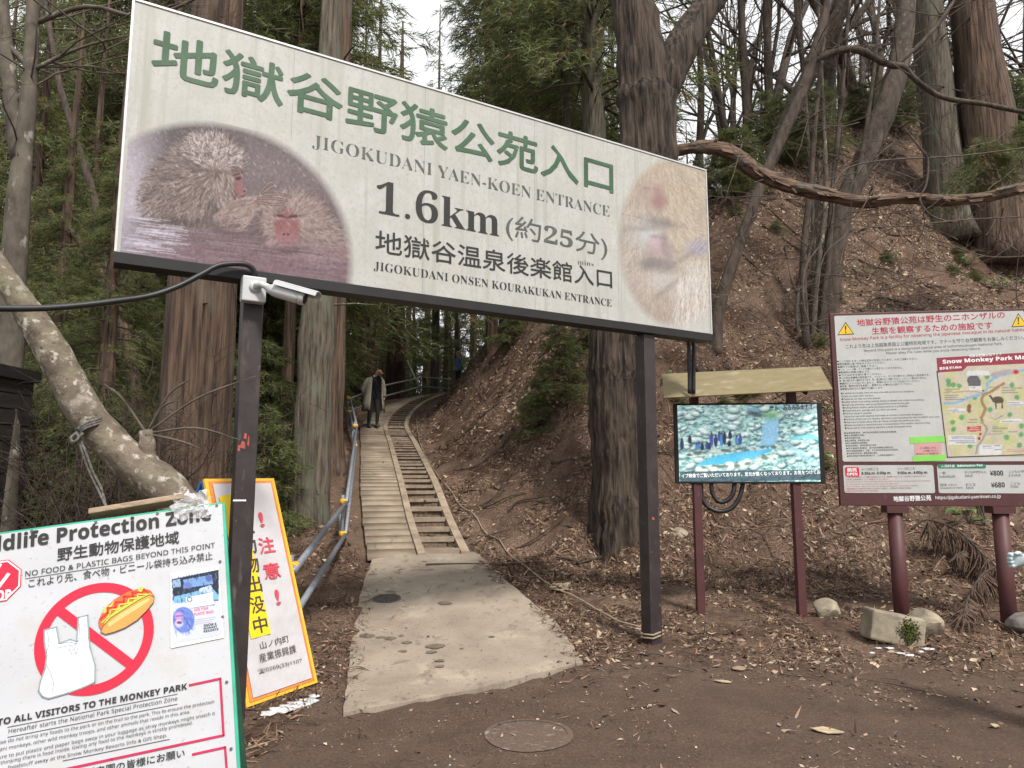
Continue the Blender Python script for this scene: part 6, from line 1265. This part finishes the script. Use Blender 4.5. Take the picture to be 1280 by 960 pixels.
stone('half_buried_stone', 'half buried grey brown stone beside the screen right post', ground(1038, 772) + Vector((0, .1, .05)), (.16, .15, .13), 8, stone_m)
stone('edge_stone', 'grey stone at the right border below the map board', ground(1276, 795) + Vector((.1, .1, .08)), (.18, .17, .15), 11, M('grey_stone', (.20, .185, .165), (.10, .09, .08), rough=.9, scale=8))
stone('buried_stone', 'small pale stone sunk in litter at the forked tree foot', ground(850, 672) + Vector((0, .1, .02)), (.14, .12, .10), 14, stone_m)
# remaining snow
snow = M('dirty_snow', (.62, .63, .65), (.36, .35, .34), rough=.6, scale=26, bump=.8, bscale=40)
def snow_patch(pts, label, h=.016, kind=None):
    mb = MB(); mb.smooth = True; q = random.Random(len(label))
    for (u, v, r) in pts: c = ground(u, v, 2); mb.ball(c + Vector((0, 0, .005)), (r * q.uniform(.9, 1.4), r * q.uniform(.6, .9), h * q.uniform(.6, 1.2)), 12, 6, lambda j, k: 1 + .25 * math.sin(k * 2.3 + j))
    return tag(mb.build('snow_patch', snow), label, 'snow', kind='stuff')
snow_patch([(335, 893, .06), (350, 889, .07), (362, 886, .08), (373, 882, .07), (385, 878, .07), (392, 872, .04)], 'strip of leftover snow at the foot of the standing sign')
snow_patch([(1098, 811, .03), (1112, 812, .035), (1125, 818, .04), (1136, 820, .04), (1160, 812, .05), (1150, 816, .03), (1090, 818, .025)], 'melting snow crumbs under the squared stone', .010)
# dead cedar sprays hanging by the map board posts
dn = M('dead_needles', (.135, .085, .06), (.06, .038, .028), rough=.9, scale=30)
def dead_spray(pts, label, seed, ln=.30, n=24):
    P_ = smooth_pts([ground(*p) + Vector((0, -.12 + .04 * k, h_)) for k, (p, h_) in enumerate(pts)], 5); t = thing('dead_cedar_branch', label, 'branch', P_[0]); q = random.Random(seed)
    mb = MB(); mb.smooth = True; mb.tube(P_, np.linspace(.016, .007, len(P_)), 6); mb.build('branch', wood, t); mb = MB()
    for k in range(n):
        p = P_[q.randrange(len(P_) // 3, len(P_))]
        for j in range(5):
            e = p + Vector((q.gauss(0, .09), q.gauss(-.05, .05), -ln * q.uniform(.5, 1.1))); e.z = max(e.z, tz(e.x, e.y) + .01); mb.tube([p, (p + e) / 2 + Vector((q.gauss(0, .02), -.02, .03)), e], [.006, .009, .004], 4, False)
    mb.build('needles', dn, t)
dead_spray([((1250, 735), .28), ((1228, 748), .30), ((1212, 770), .24), ((1205, 790), .12)], 'drooping dead cedar spray in front of the right map post', 1, .42, 36)
dead_spray([((1135, 690), .30), ((1158, 690), .42), ((1200, 705), .40), ((1246, 735), .22)], 'long arched dead cedar branch between the map board posts', 2, .40, 34)
dead_spray([((1180, 725), .22), ((1205, 718), .28), ((1240, 728), .2)], 'small dead cedar spray low between the map posts', 3, .22, 22)
# dark wooden hut at the left border
hut = thing('hut', 'dark timber hut with a flat roof edge at the left border', 'hut', (at(20, 560, 7.6).x - 1.2, 6.6, -.3))
hw_ = M('black_stained_boards', (.014, .012, .012), (.028, .024, .022), rough=.6, scale=5, stretch=(1, 1, 8))
cx1 = at(34, 560, 7.6).x; mb = MB(); mb.abox((cx1 - 2.4, 5.6, -.8), (cx1, 7.6, 2.62))
mb.build('wall', hw_, hut); mb = MB()
for k in range(17): z = -.2 + k * .165; mb.abox((cx1 - 2.4, 5.585, z), (cx1 + .012, 5.599, z + .15)); mb.abox((cx1 + .002, 5.601, z), (cx1 + .014, 7.6, z + .15))
mb.build('cladding', hw_, hut); mb = MB(); mb.box((cx1 - 1.2, 6.5, 2.70), (1.26, 0, -.06), (0, 1.15, 0), (0, 0, .06)); mb.build('roof', dull_black, hut)

# ---------------------------------------------------------------- people
skin_m = M('skin', (.46, .27, .20), (.38, .21, .155), rough=.55, scale=12); cloth_b = M('black_cloth', (.012, .012, .016), (.02, .02, .025), rough=.85, scale=40)
def skinned(name, J, E, mats, parent, base, split=None, sub=2):
    """one continuous body: joints with radii, grown with a Skin modifier and smoothed"""
    names = list(J); me = bpy.data.meshes.new(name); me.from_pydata([J[n][0] for n in names], [(names.index(a), names.index(b)) for a, b in E], [])
    o = bpy.data.objects.new(name, me); col.objects.link(o); m = o.modifiers.new('s', 'SKIN'); m.use_smooth_shade = True
    for i_, n in enumerate(names):
        r = J[n][1]; r = r if hasattr(r, '__len__') else (r, r); me.skin_vertices[0].data[i_].radius = r; me.skin_vertices[0].data[i_].use_root = i_ == 0
    s_ = o.modifiers.new('d', 'SUBSURF'); s_.levels = sub; s_.render_levels = sub
    dg = bpy.context.evaluated_depsgraph_get(); m2 = bpy.data.meshes.new_from_object(o.evaluated_get(dg)); bpy.data.objects.remove(o); bpy.data.meshes.remove(me); m2.materials.clear()
    for m_ in mats: m2.materials.append(m_)
    if split:
        for p in m2.polygons: p.material_index = split(p.center)
    m2.polygons.foreach_set('use_smooth', [True] * len(m2.polygons))
    o = link(name, m2, parent); return o
def person(label, base, rz, pose, parts, group=None):
    t = thing('person', label, 'person', base); t.rotation_euler = (0, 0, rz)
    J, E, mats, split = pose; b_ = skinned('body', J, E, mats, t, base, split); 
    return t, b_
BE = [('pel', 'spine'), ('spine', 'chest'), ('chest', 'neck'), ('neck', 'head'), ('head', 'crown'), ('pel', 'hl'), ('hl', 'kl'), ('kl', 'al'), ('al', 'tl'), ('pel', 'hr'), ('hr', 'kr'), ('kr', 'ar'), ('ar', 'tr'), ('chest', 'sl'), ('sl', 'el'), ('el', 'wl'), ('wl', 'fl'), ('chest', 'sr'), ('sr', 'er'), ('er', 'wr'), ('wr', 'fr'), ('head', 'nose')]
def add_part(name, mb, mat, t):      # a part built in the person's own coordinates
    me = mb.mesh(name); return link(name, me, t, [mat] if not isinstance(mat, list) else mat)
# the man in the long coat: head bowed, leaning forward, walking down the boards (he faces -Y)
J = {'pel': ((0, 0, .98), (.15, .12)), 'spine': ((.01, -.03, 1.16), (.145, .115)), 'chest': ((.02, -.12, 1.37), (.17, .13)), 'neck': ((.03, -.23, 1.53), .066), 'head': ((.04, -.315, 1.61), (.094, .108)), 'crown': ((.045, -.34, 1.705), (.082, .092)), 'nose': ((.05, -.435, 1.575), .022),
     'hl': ((.10, 0, .93), .095), 'kl': ((.10, -.14, .51), .075), 'al': ((.09, -.10, .10), .05), 'tl': ((.11, -.27, .045), .042), 'hr': ((-.10, 0, .93), .095), 'kr': ((-.09, .0, .50), .075), 'ar': ((-.08, .12, .10), .05), 'tr': ((-.09, -.05, .045), .042),
     'sl': ((.20, -.12, 1.41), .068), 'el': ((.30, -.05, 1.13), .048), 'wl': ((.27, -.16, .90), .036), 'fl': ((.26, -.19, .80), (.044, .024)), 'sr': ((-.19, -.10, 1.42), .068), 'er': ((-.31, .04, 1.15), .048), 'wr': ((-.24, .10, .93), .034), 'fr': ((-.22, .10, .84), (.040, .022))}
sp = lambda c: 1 if (c.z > 1.51 and c.y < -.2) or (c.z < .885 and abs(c.x) > .185) else 0
mp_ = walk(float(np.interp(21.0, WALK[:, 1], WS)), -.36, .01)
man, bd_ = person('bald man in a long grey beige coat walking down the boardwalk', mp_, R(34), (J, BE, [cloth_b, skin_m], sp), None)
mb = MB(); mb.smooth = True      # coat: open front, hem at the knee
n = 22; V = []; lev = [(1.55, .085, .085, .03, -.20), (1.51, .12, .11, .02, -.18), (1.47, .19, .15, .01, -.14), (1.41, .235, .18, .01, -.11), (1.30, .255, .20, .01, -.08), (1.12, .26, .21, .01, -.05), (.92, .275, .225, .01, -.03), (.72, .30, .25, .01, -.02), (.50, .325, .275, .01, .0)]
for (z, rx, ry, cx, cy) in lev:
    for k in range(n + 1):
        a = R(-90 + 34) + R(360 - 68) * k / n; V.append((cx + 1.10 * rx * math.cos(a) * (1 + .03 * math.sin(k * 2)), cy + ry * math.sin(a), z + .02 * math.sin(k * 1.3) * (z < .6)))
mb.add(V, [(j * (n + 1) + k, (j + 1) * (n + 1) + k, (j + 1) * (n + 1) + k + 1, j * (n + 1) + k + 1) for j in range(len(lev) - 1) for k in range(n)])
for s_ in ('l', 'r'): mb.tube([Vector(J['s' + s_][0]) * .8 + Vector((0, -.02, .27)), Vector(J['s' + s_][0]) + Vector((0, 0, -.02)), Vector(J['s' + s_][0]).lerp(Vector(J['e' + s_][0]), .5), Vector(J['e' + s_][0]), Vector(J['w' + s_][0])], [.07, .088, .088, .082, .07], 12, False)
coat = add_part('coat', mb, M('grey_beige_coat', (.36, .325, .265), (.25, .225, .18), rough=.9, scale=9), man); so_ = coat.modifiers.new('s', 'SOLIDIFY'); so_.thickness = .016
mb = MB(); mb.smooth = True; mb.tube([(.14, -.23, 1.50), (.10, -.27, 1.35), (.02, -.26, 1.2)], .0001, 4)
mb = MB(); mb.smooth = True; mb.tube(smooth_pts([(-.14, -.22, 1.52), (-.10, -.30, 1.38), (.02, -.29, 1.22), (.10, -.27, 1.05)], 4), .022, 6); add_part('bag_strap', mb, cloth_b, man)
for s_ in ('l', 'r'):
    mb = MB(); mb.smooth = True; a = Vector(J['a' + s_][0]); mb.tube([a + Vector((0, .07, -.05)), a + Vector((0, .02, -.045)), a + Vector((0, -.12, -.055)), a + Vector((.0, -.21, -.065))], [.04, .055, .05, .03], 10); add_part('shoe', mb, M('grey_shoe', (.10, .10, .10), (.06, .06, .06)), man)
mb = MB(); mb.smooth = True; H_ = Vector(J['head'][0])
for s_ in (-1, 1): mb.ball(H_ + Vector((.104 * s_, .01, -.01)), (.014, .028, .036), 8, 6)
add_part('ears', mb, skin_m, man); mb = MB(); mb.ball(H_ + Vector((-.03, -.108, .0)), .015, 8, 6); mb.ball(H_ + Vector((.045, -.108, .0)), .015, 8, 6); mb.ball(H_ + Vector((.008, -.09, -.075)), (.03, .012, .008), 8, 6); add_part('face_features', mb, M('dark_eye', (.03, .02, .018), rough=.4), man)
mb = MB(); mb.smooth = True; mb.tube([H_ + Vector((-.08, .06, -.03)), H_ + Vector((0, .105, .0)), H_ + Vector((.09, .06, -.03))], [.03, .035, .03], 8); add_part('hair', mb, M('grey_hair', (.25, .22, .20), (.16, .14, .12), rough=.9), man)
# second walker beyond the bank
J2 = {'pel': ((0, 0, .95), (.15, .12)), 'spine': ((0, -.01, 1.14), (.14, .11)), 'chest': ((0, -.02, 1.34), (.155, .115)), 'neck': ((0, -.03, 1.50), .055), 'head': ((0, -.05, 1.60), (.075, .09)), 'crown': ((0, -.03, 1.70), (.07, .078)), 'nose': ((0, -.155, 1.585), .016),
      'hl': ((.09, 0, .90), .09), 'kl': ((.10, -.05, .50), .06), 'al': ((.10, .02, .09), .044), 'tl': ((.10, -.14, .04), .04), 'hr': ((-.09, 0, .90), .09), 'kr': ((-.09, -.02, .50), .06), 'ar': ((-.09, .08, .09), .044), 'tr': ((-.09, -.08, .04), .04),
      'sl': ((.18, -.02, 1.40), .062), 'el': ((.24, .04, 1.13), .046), 'wl': ((.20, -.12, .96), .034), 'fl': ((.16, -.19, .95), (.036, .022)), 'sr': ((-.18, -.02, 1.40), .062), 'er': ((-.24, .04, 1.13), .046), 'wr': ((-.20, -.12, .96), .034), 'fr': ((-.16, -.19, .95), (.036, .022))}
p2 = at(573, 470, 29.3); p2.z = float(np.interp(27.9, WALK[:, 1], WALK[:, 2])) ; 
s2 = min(np.linspace(0, SEND, 2000), key=lambda s: abs(proj(walk(s, -.3))[0] - 573) if s > SEND * .5 else 1e9); p2 = walk(float(s2), -.3, .01)
jk = M('blue_jacket', (.12, .23, .34), (.08, .16, .25), rough=.8, scale=9)
pp, b2 = person('walker in a blue jacket half hidden behind the bank', p2, R(-60), (J2, BE, [jk, skin_m, cloth_b], lambda c: 1 if c.z > 1.5 or (abs(c.x) < .2 and c.y < -.15 and .9 < c.z < 1.02) else (2 if c.z < .9 else 0)), None)
mb = MB(); mb.smooth = True; mb.ball((0, -.01, 1.655), (.095, .105, .085), 12, 8); add_part('hair', mb, M('blonde_hair', (.40, .29, .19), (.30, .21, .13), rough=.8), pp)
mb = MB(); mb.ball((.035, -.138, 1.61), .011, 8, 6); mb.ball((-.035, -.138, 1.61), .011, 8, 6); add_part('eye', mb, MATS['dark_eye'], pp)
# gloved passer by whose hand reaches into the right border
hp_ = at(1266, 700, 4.4); gx_, gy_ = hp_.x + .62, hp_.y + .1; gz_ = tz(gx_, gy_)
D_ = hp_ - Vector((gx_, gy_, gz_))
J3 = {k: (tuple(v[0]), v[1]) for k, v in J2.items()}
rot_ = Matrix.Rotation(R(-90), 3, 'Z')            # the figure faces -X
for k in J3: J3[k] = (tuple(rot_ @ Vector(J3[k][0])), J3[k][1])
w3 = D_ + Vector((.09, 0, .015)); J3['el'] = ((D_.x * .30, D_.y + (-.16), 1.12), .046); J3['er'] = ((.05, .26, 1.1), .046); J3['wr'] = ((-.05, .26, .88), .034); J3['fr'] = ((-.08, .26, .80), (.036, .022))
side = 'l' if J3['sl'][0][1] < 0 else 'r'; oth = 'r' if side == 'l' else 'l'
sg_ = J3['s' + side][0]; J3['e' + side] = (((sg_[0] + w3.x) / 2 + .06, (sg_[1] + w3.y) / 2 - .05, (sg_[2] + w3.z) / 2 - .06), .046); J3['w' + side] = (tuple(w3), .034); J3['f' + side] = (tuple(D_ + Vector((.03, 0, .005))), (.034, .026))
so3 = J3['s' + oth][0]; J3['e' + oth] = ((so3[0] + .03, so3[1] + .07, 1.1), .046); J3['w' + oth] = ((so3[0] - .05, so3[1] + .06, .88), .034); J3['f' + oth] = ((so3[0] - .06, so3[1] + .05, .80), (.034, .022))
p3, b3 = person('passer by at the right border reaching in with a pale gloved hand', (gx_, gy_, gz_), 0, (J3, BE, [jk, skin_m, cloth_b], lambda c: 1 if c.z > 1.5 else (2 if c.z < .9 and c.x > -.3 else 0)), None)
mb = MB(); mb.smooth = True; mb.ball((0, 0, 1.66), (.105, .095, .085), 12, 8); add_part('hair', mb, MATS['grey_hair'], p3)
glove = M('pale_blue_glove', (.42, .50, .52), (.34, .41, .43), rough=.8, scale=12)
GJ = {'palm': (tuple(D_ + Vector((.035, 0, 0))), (.030, .044)), 'wrist': (tuple(D_ + Vector((.12, 0, .012))), .034), 'cuff': (tuple(D_ + Vector((.17, 0, .02))), .040)}
GE = [('palm', 'wrist'), ('wrist', 'cuff')]
for k, (dy, ln) in enumerate(((-.030, .050), (-.010, .058), (.010, .055), (.029, .044))):
    a, b, c = 'm%d' % k, 'n%d' % k, 'o%d' % k; GJ[a] = (tuple(D_ + Vector((0, -.004, -dy * 1.1))), .0145); GJ[b] = (tuple(D_ + Vector((-ln * .62, -.012, -dy * 1.1))), .0135); GJ[c] = (tuple(D_ + Vector((-ln * .55, -.044, -dy * 1.05))), .012); GE += [('palm', a), (a, b), (b, c)]
GJ['t0'] = (tuple(D_ + Vector((.03, -.022, .046))), .014); GJ['t1'] = (tuple(D_ + Vector((-.012, -.038, .040))), .012); GE += [('palm', 't0'), ('t0', 't1')]
skinned('glove', GJ, GE, [glove], p3, None)

# ---------------------------------------------------------------- litter: leaves, needles and twigs lying on the ground
rg = np.random.default_rng(12)
def normals(x, y):
    e = .05; zx = (land(x + e, y) - land(x - e, y)) / (2 * e); zy = (land(x, y + e) - land(x, y - e)) / (2 * e); n = np.stack([-zx, -zy, np.ones_like(zx)], -1); return n / np.linalg.norm(n, axis=1)[:, None]
def scatter(n, region, size, lw, pal, keep_path=.018, lift=.01, tilt=.35, bend=.25, bare_keep=.12):
    x, y = region(n); d, v, s = seg_near(x, y, WALK, 1)
    k = (d > .80) | (rg.random(n) < keep_path)
    edge_ = 6.1 + .12 * x - np.where(x < -1.4, 3.0, 0) + np.where(x > 1.5, -.25 * (x - 1.5), 0) + .8 * hash_noise(x * .9, y * .9, 7)
    k &= (y > edge_ + rg.normal(size=n) * .35) | (rg.random(n) < bare_keep)
    k &= ~on_slab(x, y) | (rg.random(n) < np.where(on_slab(x, y, .13), .035, .45))
    k &= (hash_noise(x * 2.2, y * 2.2, 5) + .5 + .5 * hash_noise(x * .8, y * .8, 15) > .12 + rg.random(n) * .55)
    x, y = x[k], y[k]; n = len(x); sl_ = on_slab(x, y); z = np.where(sl_, np.interp(y, [5.6, 7, 8.6, 10], [0, .12, .33, .49]) + .012, land(x, y)); nn_ = normals(x, y) + rg.normal(size=(n, 3)) * np.where(sl_, .05, tilt)[:, None]; nn_ /= np.linalg.norm(nn_, axis=1)[:, None]
    d2, v2, _ = seg_near(x, y, WALK, 1); z = np.where((d2 < .7) & ~sl_, v2[:, 0] + .02, z)
    t = rg.normal(size=(n, 3)); t -= nn_ * (t * nn_).sum(1)[:, None]; t /= np.linalg.norm(t, axis=1)[:, None]; b = np.cross(nn_, t)
    L_ = (size[0] + (size[1] - size[0]) * rg.random(n) ** 2)[:, None]; W_ = L_ * (lw[0] + (lw[1] - lw[0]) * rg.random(n))[:, None]
    c = np.stack([x, y, z], -1) + nn_ * (lift * (.3 + rg.random(n)))[:, None]; u = nn_ * L_ * bend * rg.normal(size=(n, 1))
    V = np.stack([c - t * L_ / 2 + u * .5, c - b * W_ / 2, c + b * W_ / 2, c + t * L_ / 2 + u * .6], 1).reshape(-1, 3); i_ = np.arange(n)[:, None] * 4
    F = np.concatenate([i_ + [0, 1, 2], i_ + [1, 3, 2]], 0); pal = np.array(pal); q_ = pal[rg.integers(0, len(pal), n)] * (.65 + .7 * rg.random((n, 1)))
    return V, F, np.repeat(q_, 4, 0)
def joined(parts):
    V, F, C, k = [], [], [], 0
    for v, f, c in parts: V.append(v); F.append(f + k); C.append(c); k += len(v)
    return np.concatenate(V), np.concatenate(F), np.concatenate(C)
def reg(x0, x1, y0, y1): return lambda n: (rg.uniform(x0, x1, n), rg.uniform(y0, y1, n))
LEAF = [(.20, .13, .09), (.32, .225, .155), (.46, .36, .255), (.12, .075, .053), (.27, .185, .13), (.40, .31, .225), (.16, .10, .072), (.36, .26, .18)]
NEED = [(.14, .078, .050), (.21, .125, .08), (.07, .042, .029), (.28, .18, .12), (.05, .031, .022)]
lm = M('dead_leaf', (1, 1, 1), (.7, .7, .7), attr=True, rough=.7, scale=4, spec=.25)
P_ = [scatter(22000, reg(.4, 7.5, 4.6, 9.5), (.015, .10), (.3, .6), LEAF), scatter(9000, reg(-2, 6, 2.3, 7.2), (.006, .022), (.4, .9), LEAF + NEED + [(.5, .45, .40)], bare_keep=.9, lift=.004), scatter(5000, reg(-1.9, 1.2, 5, 10.2), (.012, .06), (.2, .7), LEAF + NEED, lift=.006), scatter(1500, reg(-1.5, 4, 2.5, 6.5), (.02, .06), (.2, .5), LEAF, bare_keep=.4), scatter(4200, reg(1.6, 6.5, 3.6, 6.6), (.012, .06), (.2, .6), LEAF, bare_keep=.5, lift=.004), scatter(76000, reg(-1, 14, 8.5, 17), (.02, .11), (.3, .6), LEAF), scatter(76000, reg(-3, 26, 14, 30), (.05, .17), (.35, .6), LEAF),
      scatter(2600, reg(-4.5, -1, 4, 11), (.03, .09), (.3, .6), LEAF), scatter(7000, reg(-14, -1, 9, 30), (.05, .15), (.3, .6), LEAF)]
V, F, C = joined(P_); o = link('leaf_litter', np_mesh('leaf_litter', V, F, C), None, [lm]); tag(o, 'brown and pale dead leaves strewn over the forest floor', 'leaves', kind='stuff')
P_ = [scatter(34000, reg(.2, 7.5, 4.6, 9.8), (.06, .22), (.03, .09), NEED, lift=.02, bare_keep=.04), scatter(2500, reg(-2, 5, 2.2, 6.5), (.03, .12), (.04, .09), NEED, bare_keep=.5), scatter(80000, reg(-1.5, 14, 8.5, 18), (.08, .30), (.04, .10), NEED, lift=.03), scatter(14000, reg(-4.5, -.9, 3.4, 11), (.06, .24), (.03, .09), NEED, lift=.02),
      scatter(26000, reg(-3.5, 22, 16, 30), (.15, .40), (.06, .12), NEED, lift=.03), scatter(9000, reg(-12, -1, 9, 28), (.12, .34), (.05, .10), NEED, lift=.03), scatter(6000, lambda n: (lambda s: (lambda W: (np.array([p.x for p in W]), np.array([p.y for p in W])))([walk(a, b) for a, b in zip(s, rg.uniform(.7, 1.9, n))]))(rg.uniform(0, SEND * .75, n)), (.04, .14), (.05, .2), LEAF + NEED)]
V, F, C = joined(P_); o = link('needle_litter', np_mesh('needle_litter', V, F, C), None, [lm]); tag(o, 'brown cedar needles and sprigs covering the ground', 'needle litter', kind='stuff')
tb = MB(); q = random.Random(8)
for k in range(420):
    x, y = (q.uniform(.3, 7), q.uniform(5.4, 13)) if k < 330 else (q.uniform(-4, -1.4), q.uniform(4.4, 9))
    if on_slab(np.array([x]), np.array([y]))[0]: continue
    a = q.uniform(0, 6.28); l = q.uniform(.08, .5); p = [Vector((x + math.cos(a) * l * s_ + q.gauss(0, .02), y + math.sin(a) * l * s_ + q.gauss(0, .02), 0)) for s_ in (-.5, 0, .5)]
    for v in p: v.z = tz(v.x, v.y) + .012
    p[1].z += q.uniform(0, .05); r = q.uniform(.002, .006); tb.tube(p, [r, r, r * .6], 4, False)
for k in range(150):      # larger sticks and roots on the bank
    x, y = q.uniform(-1, 12), q.uniform(9.2, 19)
    if tz(x, y) - float(np.interp(y, WALK[:, 1], WALK[:, 2])) < -3: continue
    a = q.gauss(-.3, .8); l = q.uniform(.5, 2.2); p = [Vector((x + math.cos(a) * l * s_ + q.gauss(0, .05), y + math.sin(a) * l * s_ * .6 + q.gauss(0, .05), 0)) for s_ in (-.5, -.17, .17, .5)]
    for v in p: v.z = tz(v.x, v.y) + q.uniform(.01, .07)
    r = q.uniform(.006, .022); tb.tube(smooth_pts(p, 3), [r] * 5 + [r * .8] * 3 + [r * .5] * 2, 6)
tag(tb.build('fallen_twigs', wood), 'thin dark fallen twigs on the forest floor', 'twigs', kind='stuff')
# a few large pieces one can point at
def flake(u, v, l, w_, ang, label, c):
    p = ground(u, v, 2); mb = MB(); d = Vector((math.cos(R(ang)), math.sin(R(ang)), 0)); s_ = Vector((-d.y, d.x, 0)); up = Vector((0, 0, 1)); q = random.Random(int(u))
    P = [(-.5, 0), (-.3, -.4), (0, -.5), (.3, -.35), (.5, .05), (.25, .4), (-.1, .5), (-.4, .3)]
    mb.prism([p + up * (.012 + q.uniform(0, .012)) + d * a * l + s_ * b * w_ for a, b in P], up * -.006); return tag(mb.build('bark_flake', M('pale_bark_flake' + c, *{'a': ((.46, .36, .23), (.34, .26, .17)), 'b': ((.30, .22, .15), (.2, .14, .1))}[c], scale=12)), label, 'bark')
flake(1034, 917, .20, .08, -18, 'large pale bark flake on the bare earth at lower right', 'a'); flake(903, 854, .14, .05, -20, 'pale dry leaf curled at the edge of the bare earth', 'a'); flake(1244, 910, .06, .05, 60, 'small yellow leaf on the bare earth at the right', 'a'); flake(924, 838, .14, .10, 30, 'brown curled leaf clump below the screen', 'b'); flake(812, 886, .05, .015, 40, 'tiny white splinter on bare earth below the right post', 'a')
